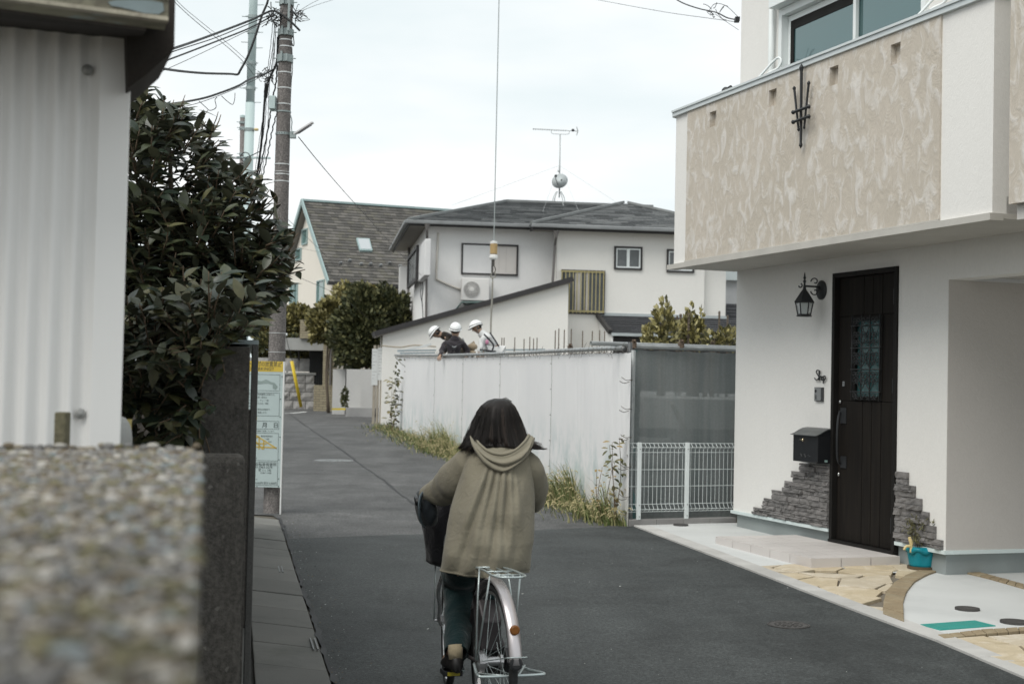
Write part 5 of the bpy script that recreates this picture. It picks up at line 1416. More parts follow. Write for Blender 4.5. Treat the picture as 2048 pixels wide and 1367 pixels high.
for (x0, y0, x1, y1, x2, y2, dd) in ((854.5,447,854,475,851,716,.07),(1113,462,1110,490,1104.5,575,.67)):
    d_ = ov+.05 if dd < .5 else 1.08
    p0 = RA(HA.hit(x0, y0, d_)[0], d_, HA.hit(x0, y0, d_)[1]); p1 = RA(HA.hit(x1, y1, dd)[0], dd, HA.hit(x1, y1, dd)[1]); p2 = RA(HA.hit(x2, y2, dd)[0], dd, HA.hit(x2, y2, dd)[1])
    W = MB(); W.tube([p0, p0-V((0,0,.16)), p1, p2], [.09,.035,.035,.035], 8); W.build('downpipe', M_pipe, hA, smooth=False)
W = MB(); g_ = lambda x, y, d=.04: RA(HA.hit(x, y, d)[0], d, HA.hit(x, y, d)[1])
W.tube(catmull([g_(876,466,.02), g_(876,472), g_(874.5,505), g_(873,552), g_(877,560), g_(921,579)], 4), .03, 8); W.build('refrigerant_pipe', M('cream_pipe_cover', (.60,.57,.52), .6, .08), hA, smooth=True)
# window with closed shutter on one side
w_ = window(HA, hA, 922.5, 488, 1036, 550, fw=.045, pane_mat=M_curt)
W = MB(); wbox(HA, W, 925, 490, 983, 547, .01, .05); W.build('closed_shutter', M_shutter, w_)
W = MB(); wbox(HA, W, 983, 493, 986, 547, .01, .03); W.build('mullion', M_dark_trim, w_)
for x in (998, 1012): W = MB(); wbox(HA, W, x, 494, x+.7, 545, .009, .012); W.build('fold_shade_strip', M('fold_shade', (.5,.47,.45), .9, .03), w_)  # flat darker strips paint the shade of the curtain folds
# air conditioner on a bracket
ac = thing('air_conditioner', 'white outdoor air conditioner unit on a green bracket under the shuttered window', 'air conditioner', g_(950, 602, .3))
W = MB(); A0, A1, Z0, Z1 = wbox(HA, W, 923.5, 556, 979, 601, .10, .42); W.build('casing', M('ac_white', (.72,.71,.69), .5, .04), ac, bevel=.02)
cfx, cfz = HA.hit(943.5, 578.5, .43); rf_ = .0
R_ = 16*39.6/FPX
W = MB(); W.lathe(RA(cfx, .421, cfz), HA.n, [(R_*1.03,0),(R_*1.03,.006),(R_*.99,.006),(R_*.99,.002),(.02,.002)], 28); W.build('fan_opening', M('dark_fan', (.07,.07,.07), .6, .1), ac)
W = MB(); 
for k in range(36):
    an = 2*math.pi*k/36; ux = HA.a; p_ = RA(cfx, .43, cfz); W.bar(p_+ux*(R_*.3*math.cos(an))+V((0,0,R_*.3*math.sin(an))), p_+ux*(R_*.98*math.cos(an))+V((0,0,R_*.98*math.sin(an))), .010, .01)
for rr in (.5,.7,.88,1.0): W.tube([RA(cfx, .435, cfz)+HA.a*(R_*rr*math.cos(t*math.pi/12))+V((0,0,R_*rr*math.sin(t*math.pi/12))) for t in range(24)], .006, 4, closed=True)
W.lathe(RA(cfx, .43, cfz), HA.n, [(R_*.30,0),(R_*.30,.02),(R_*.2,.025)], 16)
W.build('fan_grille', M('ac_white2', (.66,.65,.63), .5, .04), ac)
W = MB(); W.tube([g_(924,603,.4), g_(924,603,.05), g_(912,618,.03)], .02, 6); W.tube([g_(978,603,.4), g_(976,603,.05), g_(930,609,.1), g_(924,603,.4)], .02, 6); W.tube([g_(912,618,.03), g_(924,604,.42), g_(978,604,.42)], .02, 6)
W.build('bracket', M('green_bracket', (.17,.25,.235), .6, .1), ac)
# right block windows
window(HA, hA, 1228, 493, 1284, 539.5, inner=M_alu, panes=2, d=.6, fw=.05)
window(HA, hA, 1333, 499, 1388, 545, inner=M_alu, panes=2, d=.6, fw=.05)
w_ = window(HA, hA, 1122, 540, 1209, 628, d=.6, fw=.04, frame=M_dark_trim, pane_mat=M_pane_dark)
W = MB(); wbox(HA, W, 1150, 545, 1163, 624, .61, .615); wbox(HA, W, 1172, 545, 1178, 624, .61, .615); W.build('curtain', M_curt, w_)
for k in range(12):
    x = 1123.5+k*(1207-1123.5)/11; W = MB(); wbox(HA, W, x-.9, 541, x+.9, 626, .74, .76); W.build('grille_bar', M_yellowbar, w_)
for y in (543, 622): W = MB(); wbox(HA, W, 1122, y-1.6, 1209, y+1.6, .725, .742); W.build('grille_rail', M_yellowbar, w_)
# canopy over the ground floor
zc0 = HA.hit(1300, 634, .62)[1]; zc1 = HA.hit(1330, 668, 1.9)[1]
aK0 = HA.hit(1197, 634, .62)[0]; aK1 = HA.hit(1222, 668, 1.9)[0]
c = [RA(aK1, 1.9, zc1), RA(aR+.6, 1.9, zc1), RA(aR+.6, .62, zc0), RA(aK0, .62, zc0)]
roof_plane('canopy_roof', c, M_shC, hA, .16, .5, .02, 44)
W = MB(); W.prism([RA(aK0, .62, zc0), RA(aK1, 1.9, zc1), RA(aK1, 1.9, zc1-.9), RA(aK0+.1, .62, zc1-.9)], -HA.a*-.06); W.build('canopy_side', M_wallA, hA)
W = MB(); W.bar(RA(aK0-.03, .63, zc0+.02), RA(aK1-.03, 1.95, zc1+.02), .10, .12); W.build('canopy_verge', M_dark_trim, hA)
W = MB(); W.pbox(HA, aK1, aR+.6, 1.9, 2.0, zc1-.08, zc1-.0); W.pbox(HA, aK0, aR, .602, .63, zc0, zc0+.09); W.build('canopy_gutter', M('pale_grey_gutter', (.40,.44,.45), .5, .1), hA)
W = MB(); W.pbox(HA, aK1+.08, aR+.6, .7, 1.7, zc1-1.6, zc1-.1); W.build('porch_shade_block', M_dark_trim, hA)  # dark block stands in for the shade under the canopy
# sloping single-storey wing in front
YW = 1.6
def wp(x, y, d=YW): A, Z = HA.hit(x, y, d); return RA(A, d, Z)
W = MB(); W.prism([wp(766,664), wp(1137,563), RA(HA.hit(1137,660,YW)[0], YW, zg), RA(HA.hit(766,664,YW)[0], YW, zg)], -HA.n*1.55)
W.build('wing_wall', M_wallA2, hA)
W = MB(); p, q = wp(749,667,YW+.12), wp(1146,557.5,YW+.12); W.bar(p-HA.n*.8, q-HA.n*.8, 1.75, .13, up=(0,0,1)); W.build('wing_roof', M_dark_trim, hA)
W = MB(); p, q = wp(751,672,YW+.10), wp(1144,563,YW+.10); W.bar(p-HA.n*.5, q-HA.n*.5, 1.1, .05); W.build('wing_soffit', M_soffitA, hA)
# left flank: window with grille box and shutter case
SL = Plane((OA.x, OA.y, 0), (-.135, 1)); SL.n = SL.n if SL.n.x < 0 else -SL.n
w_ = window(SL, hA, 818, 503, 836, 568, fw=.10, d=.18)
W = MB(); A0, A1, Z0, Z1 = wbox(SL, W, 836.5, 487, 849.5, 556, .0, .16); W.build('shutter_case', M_shutter, hA, bevel=.02)
W = MB(); W.pbox(SL, SL.hit(818,540,0)[0]-.0, SL.hit(816,540,0)[0]+.12, 0, .3, Z0, Z1); W.build('shutter_case', M_shutter, hA)
W = MB(); W.tube([SL.P(SL.hit(818,560,.08)[0]+.25, .08, zE), SL.P(SL.hit(818,560,.08)[0]+.25, .08, zg)], .045, 8); W.build('downpipe', M_pipe, hA, smooth=True)
W = MB(); g2 = lambda x, y: SL.P(SL.hit(x, y, .03)[0], .03, SL.hit(x, y, .03)[1])
W.tube(catmull([g2(843,555), g2(846,575), g2(844,600), g2(846,640), g2(843,680), g2(842,708)], 5), .012, 5); W.tube(catmull([g2(838,562), g2(842,572), g2(841,588), g2(845,610)], 5), .01, 5); W.build('service_cable', M_black_iron, hA)
W = MB(); W.lathe(g2(845,555)+V((0,0,-.03)), (0,0,1), [(.14,0),(.14,.05),(.06,.09)], 8); W.build('cable_bracket', M_gutA, hA)

# ---- television antenna and dish on the ridge
def ap(x, y): return at(x, y, 43.6)
ant = thing('television_antenna', 'tall rooftop mast with yagi aerial and satellite dish', 'antenna', ap(1118.5, 407))
M_antm = M('pale_metal_mast', (.42,.44,.44), .5, .1, metal=.3)
W = MB(); W.tube([ap(1118.5,395), ap(1120.3,268)], .02, 8); W.build('mast', M_antm, ant, smooth=True)
for (x0, x1) in ((1104,1113),(1126,1120),(1131,1122),(1108,1115)):
    W = MB(); W.tube(catmull([ap(x0, 409)+V((0, rnd(-.4,.4), -.08)), ap((x0*.7+x1*.3), 395), ap(x1, 383)], 3), .012, 5); W.build('leg', M_antm, ant)
W = MB(); W.bar(ap(1103,408), ap(1132,409.5), .02, .02); W.build('base_bar', M_antm, ant)
W = MB(); W.tube([ap(1065.5,258), ap(1157,262.5)], .012, 6); W.tube(catmull([ap(1103,261), ap(1104,267), ap(1120,268.3), ap(1137,268), ap(1138.5,262)], 3), .009, 5); W.build('boom', M_antm, ant)
for k in range(15):
    x = 1067+k*4.6; p = ap(x, 258.1+(x-1065)*.049); W = MB(); W.bar(p-V((0,.14,0)), p+V((0,.14,0)), .012, .008); W.build('element', M_antm, ant)
W = MB(); W.tube(catmull([ap(1153,254), ap(1155.5,262), ap(1153,270.5)], 3), .016, 5); W.build('reflector', M_antm, ant)
W = MB(); W.ell(ap(1146,260.5), .05, .07, .045, 8, 6); W.build('feed_box', M_black_iron, ant)
dc = ap(1120, 365.3)+V((0,-.15,0)); dn = V((-.25,-.9,.35)).normalized(); R_ = 16.3*43.4/FPX
W = MB(); W.lathe(dc, dn, [(R_,.07),(R_*.8,.035),(R_*.5,.012),(.01,0),(.01,-.012),(R_*.5,-.0),(R_*.8,.022),(R_*1.01,.06)], 28); W.build('dish', M('dish_grey', (.50,.54,.55), .5, .05), ant, smooth=True)
W = MB(); f_ = dc+dn*.22+V((-.09,0,.08)); W.tube([dc-V((0,0,R_)), f_-V((0,0,.1)), f_], .012, 5); W.ell(f_, .045,.05,.045, 8, 6); W.ell(dc+dn*.08+V((.06,0,.02)), .03,.03,.03, 6, 5); W.build('feed_arm', M_black_iron, ant)
W = MB(); W.ell(ap(1117.5,342), .035,.035,.035, 8, 6); W.build('clamp', M_antm, ant)
for q in ((905,410),(1165,440),(1075,452),(1240,409)):
    W = MB(); W.tube([ap(1118.7,331), at(q[0], q[1], 41.5)], .004, 4); W.build('guy_wire', M_antm, ant)

# ---- brown roofed gable house further back
OB = at(665, 600, 52.0)
HBk = Plane((OB.x, OB.y, 0), (1, .41)); HBk.n = HBk.n if HBk.n.y < 0 else -HBk.n
GBk = Plane((OB.x, OB.y, 0), (-.41, 1)); GBk.n = GBk.n if GBk.n.x < 0 else -GBk.n
hB = thing('gable_house', 'cream gabled house with steep brown shingle roof beyond the white house', 'house', HBk.P(6, -3.8, gz(52)))
zEB = HBk.hit(740, 556, .0)[1]; Ag = 3.85
apx = GBk.hit(614, 403, .25); zAp = apx[1]
W = MB(); zgB = gz(52)-.3; LB = 14.0
W.prism([GBk.P(0,0,zgB), GBk.P(0,0,zEB), GBk.P(Ag,0,zAp-.15), GBk.P(2*Ag,0,zEB), GBk.P(2*Ag,0,zgB)], HBk.a*LB)
W.build('wall', M_wallB, hB)
slope = (zAp-zEB)/Ag; oe = .45
f0 = HBk.P(-.30, oe, zEB-slope*oe+.12); f1 = HBk.P(LB, oe, zEB-slope*oe+.12); rr1 = HBk.P(LB, -Ag, zAp+.10); rr0 = HBk.P(-.30, -Ag, zAp+.10)
b0 = HBk.P(-.30, -2*Ag-oe, zEB-slope*oe+.12); b1 = HBk.P(LB, -2*Ag-oe, zEB-slope*oe+.12)
roof_plane('front_roof', [f0, f1, rr1, rr0], M_shB, hB, .20, .27, .020, 71)
W = MB(); W.prism([b0, b1, rr1, rr0], (0,0,-.06)); W.build('rear_roof', M_shB[0], hB)
M_tealtrim = M('teal_grey_trim', (.30,.40,.40), .5, .08)
W = MB(); W.bar(f0+V((0,0,-.03)), rr0+V((0,0,.0)), .05, .20); W.bar(b0+V((0,0,-.03)), rr0, .05, .20); W.build('barge_board', M_tealtrim, hB)
W = MB(); W.bar(rr0+V((0,0,.03)), rr1+V((0,0,.03)), .20, .08); W.build('ridge_cap', M_tealtrim, hB)
W = MB(); W.bar(f0+V((.2,.1,-.10))+HBk.a*.25, rr0+HBk.a*.25-V((0,0,.12)), .35, .05); W.bar(b0+HBk.a*.25-V((0,0,.1)), rr0+HBk.a*.25-V((0,0,.12)), .35, .05); W.build('verge_soffit', M_soffitA, hB)
W = MB(); W.bar(f0+HBk.n*.06-V((0,0,.05)), f1+HBk.n*.06-V((0,0,.05)), .12, .12); W.build('gutter', M_dark_trim, hB)
W = MB(); pg = HBk.P(.05, oe, zEB-slope*oe); W.tube([pg, HBk.P(.02,.2,zEB-.55), HBk.P(.02,.08,zEB-.8), HBk.P(.02,.08,zgB)], .05, 8); W.build('downpipe', M_dark_trim, hB, smooth=True)
M_tealglass = glass('teal_green_glass', (.22,.40,.38), .1, .5)
for q in ((605.5,458,616,489),(593,497,603.5,521),(635,560,649,618),(581,566,587.5,612),(589.5,566,596,612)):
    window(GBk, hB, *q, frame=M_tealtrim, fw=.05, pane_mat=M_tealglass)
# roof light and snow stops
rn = V((HBk.n.x*slope, HBk.n.y*slope, 1)).normalized(); rup = (-HBk.n+V((0,0,slope))).normalized()
def onroof(px, py):
    d = ray(px, py); return EYE+d*((f0-EYE).dot(rn)/d.dot(rn))
q = [onroof(719,504), onroof(744,505), onroof(738,481), onroof(712,480)]
W = MB(); W.prism([p+rn*.10 for p in q], -rn*.12); sk = W.build('roof_light', M_tealtrim, hB)
cq = sum(q, V((0,0,0)))/4; W = MB(); W.prism([cq+(p-cq)*.84+rn*.115 for p in q], -rn*.02); W.build('pane', glass('skylight_glass', (.7,.75,.78), .05, .6), sk)
for (x, y) in ((681,530),(699.5,525),(722,532),(741,532),(761,534.5),(779,530),(800,536)):
    p = onroof(x, y)+rn*.03; W = MB(); W.prism([p-HBk.a*.07, p+HBk.a*.07, p+HBk.a*.05+rn*.10, p-HBk.a*.05+rn*.10], rup*.06); W.build('snow_stop', M_gutA, hB)
W = MB(); p = HBk.hit(790, 575, .02); W.pbox(HBk, HBk.hit(769,575,.02)[0], HBk.hit(812,575,.02)[0], .0, .05, p[1]-.03, p[1]+.06); W.build('window_hood', M_dark_trim, hB)
# lower entrance wing of that house: brick tile wall, dark gateway
tb = NT('yellow_brick_tile'); bt = tb.n('ShaderNodeTexBrick'); cb_ = tb.coord((1,1,1), rot=(math.pi/2,0,0)); tb.l(cb_, bt.inputs[0]); bt.inputs['Scale'].default_value = 1.0; bt.inputs['Brick Width'].default_value = .24; bt.inputs['Row Height'].default_value = .085; bt.inputs['Mortar Size'].default_value = .008
bt.inputs['Color1'].default_value = (.29,.25,.17,1); bt.inputs['Color2'].default_value = (.36,.32,.22,1); bt.inputs['Mortar'].default_value = (.14,.12,.09,1)
tb.color(bt.outputs[0]); tb.set(Roughness=.7); tb.bump(bt.outputs['Fac'], -.5, .01); M_bt = tb.m
EP = Plane((at(645,760,49).x, 49, 0), (1, .05)); EP.n = V((.05,-1,0)).normalized()
ent = thing('entrance_porch', 'dark gateway and brick tiled wall at the bend of the lane', 'porch', EP.P(0, -.5, gz(49)))
W = MB(); wbox(EP, W, 645, 688, 668, 836, -1.2, 0); W.build('tiled_wall', M_bt, ent)
W = MB(); wbox(EP, W, 570, 676, 668, 700, -1.6, -.3); W.build('lintel', M_conc, ent)
W = MB(); wbox(EP, W, 600, 640, 672, 677, -1.8, -.2); W.build('upper_band', M_bt, ent)
W = MB(); wbox(EP, W, 618, 700, 646, 830, -1.7, -1.1); W.build('opening_shade_block', M('near_black_shade', (.012,.013,.014), .5, .1), ent)  # near-black block paints the shade inside the open entrance
for k in range(6): W = MB(); wbox(EP, W, 621+k*4, 705, 622+k*4, 770, -1.1, -1.07); W.build('gate_bar', M_black_iron, ent)
W = MB(); wbox(EP, W, 651, 728, 657, 745, 0, .04); W.build('letter_slot', M_alu, ent)
W = MB(); wbox(EP, W, 658.5, 690, 661.5, 820, 0, .08); W.build('drain_pipe', M_pipe, ent)
lb = MB(); wbox(EP, lb, 627, 770, 665, 838, .5, .75); single(lb, 'brick_low_wall', M_bt, 'low yellowish brick tile wall beside the stone retaining wall', 'wall')

# stone retaining wall at the bend
SW = Plane((at(590,780,50).x, 50, 0), (1, .03)); SW.n = V((.03,-1,0)).normalized()
sw = thing('stone_retaining_wall', 'rough grey stone block wall at the end of the lane', 'wall', SW.P(0, -.3, gz(50)))
ms = NT('split_grey_stone'); co = ms.coord(); oi = ms.n('ShaderNodeObjectInfo'); n1 = ms.noise(7, 6, co, .65)
ms.color(ms.mix(.55, ms.ramp(oi.outputs['Random'], [(0, (.24,.235,.225)), (1, (.40,.39,.38))]), ms.ramp(n1, [(.3, (.18,.18,.175)), (.7, (.44,.43,.42))]))); ms.set(Roughness=.9); ms.bump(n1, .8, .03)
random.seed(19); rowh = [816, 798.5, 781, 764, 747]
def rough_block(pl, A0, A1, Z0, Z1, d0, d1, mat, parent, name='stone_block'):
    W = MB(); nu, nv = 3, 2; vs = []
    for j in range(nv+1):
        for i in range(nu+1): e_ = 0 if (i in (0,nu) or j in (0,nv)) else rnd(.02,.07); vs.append(pl.P(A0+(A1-A0)*i/nu, d1+e_, Z0+(Z1-Z0)*j/nv))
    nb = len(vs); 
    for j in range(nv+1):
        for i in range(nu+1): vs.append(pl.P(A0+(A1-A0)*i/nu, d0, Z0+(Z1-Z0)*j/nv))
    fs = [(j*(nu+1)+i, j*(nu+1)+i+1, (j+1)*(nu+1)+i+1, (j+1)*(nu+1)+i) for j in range(nv) for i in range(nu)]
    ring = [i for i in range(nu+1)]+[j*(nu+1)+nu for j in range(1,nv+1)]+[nv*(nu+1)+i for i in range(nu-1,-1,-1)]+[j*(nu+1) for j in range(nv-1,0,-1)]
    for k in range(len(ring)): a_, b_ = ring[k], ring[(k+1)%len(ring)]; fs.append((b_, a_, a_+nb, b_+nb))
    W.add(vs, fs); return W.build(name, mat, parent)
W = MB(); A0 = SW.hit(470, 780)[0]; A1 = SW.hit(629, 780)[0]; W.pbox(SW, A0, A1-.05, -.5, -.03, gz(50)-.3, SW.hit(590,749)[1]); W.build('wall_core', M_conc_dark, sw)
for r_ in range(4):
    Z0, Z1 = SW.hit(590, rowh[r_]+2)[1]+.01, SW.hit(590, rowh[r_+1]+2)[1]-.01
    if r_ == 0: Z0 = gz(50)-.1
    x = A0
    while x < A1+.12-.05*r_:
        w = rnd(.34,.52); x2 = min(x+w, A1+.1-.04*r_)
        if x2-x > .08: rough_block(SW, x+.01, x2-.01, Z0, Z1, -.06, 0, ms.m, sw)
        x += w
W = MB(); W.pbox(SW, A0, A1+.04, -.5, .05, SW.hit(590,749)[1], SW.hit(590,744)[1]); W.build('coping', M_conc, sw, bevel=.01)
x = A0; 
while x < SW.hit(607, 730, -.4)[0]-.1: w = rnd(.4,.6); rough_block(SW, x+.01, x+w-.01, SW.hit(590,743)[1]+.01, SW.hit(590,716)[1], -.8, -.4, ms.m, sw); x += w
W = MB(); W.tube([at(598, 720, 50.3), at(598, 672, 50.3)], .03, 6); W.tube([at(570, 690, 50.3), at(620, 688, 50.3)], .025, 6); W.tube([at(620, 715, 50.3), at(620, 672, 50.3)], .03, 6)
single(W, 'pergola_frame', M_dark_trim, 'small dark pergola frame above the stone wall', 'pergola')
# white rendered gateposts and low wall
WP = Plane((at(690,780,43.5).x, 43.5, 0), (1, .1)); WP.n = V((.1,-1,0)).normalized()
gw_ = thing('rendered_garden_wall', 'white roughcast garden wall below the round hedge', 'wall', WP.P(0, -.3, gz(43.5)))
M_rough = plaster('roughcast', (.56,.56,.55), .1, .9, 30, .02)
W = MB(); wbox(WP, W, 722, 738, 746, 850, -3.0, 0); W.build('front_pier', M_rough, gw_)
W = MB(); wbox(WP, W, 692, 738, 722, 850, -3.4, -.6); W.build('recessed_wall', M_rough, gw_)
W = MB(); wbox(WP, W, 664.5, 738, 690, 850, -3.8, -2.0); W.build('rear_pier', M_rough, gw_)
W = MB(); wbox(WP, W, 691, 815, 747, 850, -2.9, .02); W.build('plinth', M('grey_plinth', (.37,.37,.37), .85, .1), gw_)
W = MB(); W.bar(at(664,817.5,44.5), at(691,817.5,44.5), .05, .06); single(W, 'yellow_wheel_stop', M('worn_yellow_paint', (.60,.47,.05), .6, .15), 'short yellow bar at the foot of the white gatepost', 'kerb ramp')

# a grey roofed neighbour behind, in the gap right of the white house
nb = thing('neighbour_house', 'sliver of a grey house between the hipped house and the plastered house', 'house', at(1470, 700, 46))
NP = Plane((at(1452,600,46).x, 46, 0), (1, .1)); NP.n = V((.1,-1,0)).normalized()
W = MB(); wbox(NP, W, 1449, 560, 1540, 770, -4, 0); W.build('wall', M('grey_siding', (.42,.43,.44), .8, .05), nb)
W = MB(); wbox(NP, W, 1449, 533, 1540, 561, -4.2, .2); W.build('upper_wall', M('blue_grey_siding', (.45,.50,.51), .8, .05), nb)
c = [at(1452,646,45), at(1540,655,45), at(1540,598,46.5), at(1452,598,46.5)]; roof_plane('lower_roof', c, M_shC, nb, .2, .5, .02, 90)

# ================================================================== TREES AND SHRUBS BEYOND
def bush(name, label, px, py, Y, blobs, mats, n, size, group=None, trunk=True, seed=1, cat='shrub', up=.3):
    """blobs: (dx, dy, rx, ry) in photo pixels about (px, py); depth as the smaller radius"""
    random.seed(seed); base = at(px, py, Y); base.z = gz(Y); root = thing(name, label, cat, base, group); k = Y/FPX
    F_ = MB(); T = MB(); tot = sum(b[2]*b[3] for b in blobs)
    lump = [(random.random()*6.28, random.random()*6.28, rnd(3,6)) for _ in range(6)]
    for (dx, dy, rx, ry) in blobs:
        c = at(px+dx, py+dy, Y); ax, az = rx*k, ry*k; ay = min(ax, az)*.9
        m_ = int(n*rx*ry/tot)
        for i in range(m_):
            v = V((random.gauss(0,1), random.gauss(0,1), random.gauss(0,1))).normalized(); rr = rnd(.35,1.0)**.5
            bump_ = 1+.13*sum(math.sin(v.x*l[2]+l[0])*math.cos(v.z*l[2]+l[1]) for l in lump)/2
            p = c+V((v.x*ax, v.y*ay, v.z*az))*(rr*bump_)
            d = (V((v.x, v.y, v.z))+V((rnd(-.9,.9), rnd(-.9,.9), rnd(-.6,.9)+up))).normalized(); L_ = size*rnd(.6,1.3); s = d.orthogonal().normalized(); s = (Matrix.Rotation(rnd(0,6.28), 3, d) @ s)*L_*rnd(.22,.4)
            F_.add([p, p+d*L_*.5+s, p+d*L_, p+d*L_*.5-s], [(0,1,2,3)], random.randrange(len(mats)))
    o = F_.build('crown', mats, root); o['kind'] = 'stuff'
    if trunk:
        for j in range(3):
            q = at(px+rnd(-.3,.3)*blobs[0][2], py+blobs[0][1]+rnd(-.3,.3)*blobs[0][3], Y); T.tube(catmull([base+V((rnd(-.1,.1),0,0)), base.lerp(q,.5)+V((rnd(-.1,.1),rnd(-.1,.1),0)), q], 3), [.05,.045,.04,.035,.03,.02,.012], 6)
        T.build('trunk', M_bark, root, smooth=True)
    return root
def lm(name, *cs): return [M(name, c, .6, .25, 9, 60, 0) for c in cs]
ML_dark = lm('dark_hedge_leaf', (.034,.042,.018), (.055,.064,.027), (.085,.090,.036), (.13,.13,.055))
ML_yel = lm('yellow_hedge_leaf', (.26,.23,.09), (.36,.32,.13), (.17,.155,.06), (.46,.42,.22))
ML_mid = lm('olive_leaf', (.085,.08,.032), (.13,.12,.045), (.05,.052,.022), (.19,.17,.06))
bush('round_hedge_tree', 'big round dark clipped tree behind the roughcast garden wall', 738, 660, 45.5, [(0,-5,68,76),(45,-35,40,50),(-30,25,48,52),(30,30,45,48),(0,-50,40,38)], ML_dark, 15000, .16, seed=2, cat='tree')
bush('yellow_top_shrub', 'pale yellow new growth rising behind the round dark tree', 712, 600, 47.2, [(0,0,48,30),(-15,-8,18,25),(30,-12,22,18)], ML_yel, 2600, .16, seed=3)
bush('yellow_green_shrub', 'yellow green bush left of the round dark tree', 658, 645, 46.5, [(0,0,40,38),(-14,10,28,32),(8,-25,26,24)], ML_yel+ML_mid, 5200, .15, seed=4)
bush('olive_garden_tree', 'olive green tree above the stone wall behind the utility pole', 565, 655, 52, [(-15,0,52,38),(30,-12,38,32),(-20,-10,40,40),(40,10,24,28)], ML_mid+ML_yel[:2], 7500, .17, seed=5, cat='tree')
bush('low_garden_shrub', 'low dark shrub on top of the stone wall', 560, 695, 51.2, [(0,0,60,26),(40,8,30,20)], ML_mid+ML_dark, 4200, .15, seed=6)
bush('gatepost_shrub', 'tiny dark plant in front of the white gatepost', 689, 790, 43.0, [(0,0,5,14),(0,12,5,10)], ML_dark, 220, .10, trunk=False, seed=7, cat='plant')
gname = 'yellow tipped shrubs behind the netting'
bush('euonymus_shrub', 'taller yellow tipped shrub left of the ribbed bars', 1325, 655, 20.2, [(0,-10,20,30),(-12,20,22,24),(16,12,20,26),(4,-38,7,18),(-12,-24,6,18),(16,-22,5,16)], ML_yel+ML_yel+ML_mid, 620, .085, gname, seed=8, up=1.0)
bush('euonymus_shrub', 'yellow tipped shrub among the ribbed bars', 1383, 660, 20.6, [(0,0,20,28),(-14,12,16,26),(14,10,16,26),(0,-34,6,16),(18,-26,5,18),(-12,-22,5,14)], ML_yel+ML_yel+ML_mid, 560, .085, gname, seed=9, up=1.0)
bush('euonymus_shrub', 'low sparse yellow shrub right of the ribbed bars', 1424, 675, 20.4, [(0,5,20,14),(22,0,14,18),(40,4,14,24)], ML_mid+ML_yel, 360, .08, gname, seed=10, up=.8)
bush('euonymus_shrub', 'small lone yellow sprig left of the tall shrub', 1293, 672, 20.4, [(0,0,7,18),(4,10,7,14)], ML_yel, 260, .07, gname, trunk=False, seed=12, up=.8)

# ---- weeds along the hoarding
random.seed(41)
MW = lm('weed_green', (.105,.15,.045), (.17,.20,.07), (.33,.31,.15), (.08,.11,.035), (.42,.36,.19))
def weeds(name, label, a0, a1, n, h0, h1, spread, heads=.2, seed=1):
    random.seed(seed); W = MB(); stems = []
    for i in range(n):
        a = rnd(a0, a1); d = abs(random.gauss(0, spread))+.02; p = HL.P(a, d, 0); p.z = gz(p.y)-.0
        hh = rnd(h0, h1)*(1.15-.5*d/(spread*2.2)) * (.18+.82*(.5+.5*math.sin(a*2.9+seed*1.3+math.sin(a*7)))**1.4); hh = max(hh, .05)
        az = rnd(0, 6.28); ln = rnd(.15,.7); dv = V((math.cos(az), math.sin(az)-.1, 0))*ln*hh+HL.n*hh*.25; w = rnd(.0035,.009)
        side = V((-math.sin(az), math.cos(az), 0))*w; k = 5; pts = []
        for j in range(k+1):
            t = j/k; c = p+dv*(t**1.8)+V((0,0,hh*(t-.35*ln*t*t*t))); ww = (1-t)**.7
            pts += [c-side*ww, c+side*ww]
        W.add(pts, [(2*j, 2*j+1, 2*j+3, 2*j+2) for j in range(k)], random.choices(range(5), (4,4,3,2,1.5))[0])
        if random.random() < heads*.12:
            c0 = p+dv+V((0,0,hh*.66)); e1 = c0+V((rnd(-.03,.03), rnd(-.03,.03), .06))+dv.normalized()*.02; e2 = e1+dv.normalized()*.05+V((0,0,-.02))
            W.tube(catmull([p, p+dv*.3+V((0,0,hh*.5)), c0, e1, e2], 2), .0016, 3, m=2); W.tube([e1, (e1+e2)/2+V((0,0,.008)), e2], [.003,.0065,.002], 5, m=4)
    o = W.build(name, MW, kind='stuff', label=label); return o
hit_a = lambda x, y: (V(gnd(x, y))-HL.O).dot(HL.a)
weeds('tall_weeds', 'tall dry grass along the near end of the white hoarding', .25, 3.4, 1500, .10, .58, .20, 2, 1)
weeds('corner_weeds', 'bushy dry weeds at the corner post of the hoarding', .0, .5, 300, .10, .40, .12, 1, 2)
weeds('middle_weeds', 'clump of tall grass beside the middle of the hoarding', 6.0, 10.6, 1100, .06, .40, .20, 2, 3)
weeds('bushy_weeds', 'dense grass clump towards the far end of the hoarding', 10.6, 13.6, 1900, .14, .80, .22, 2, 4)
weeds('low_weeds', 'low ragged ground cover at the far end of the hoarding', 13.5, LH+1.0, 2600, .04, .24, .30, .3, 5)
weeds('thin_weeds', 'thin grass behind the cyclist along the hoarding', 3.0, 6.6, 1500, .06, .34, .14, 1, 6)
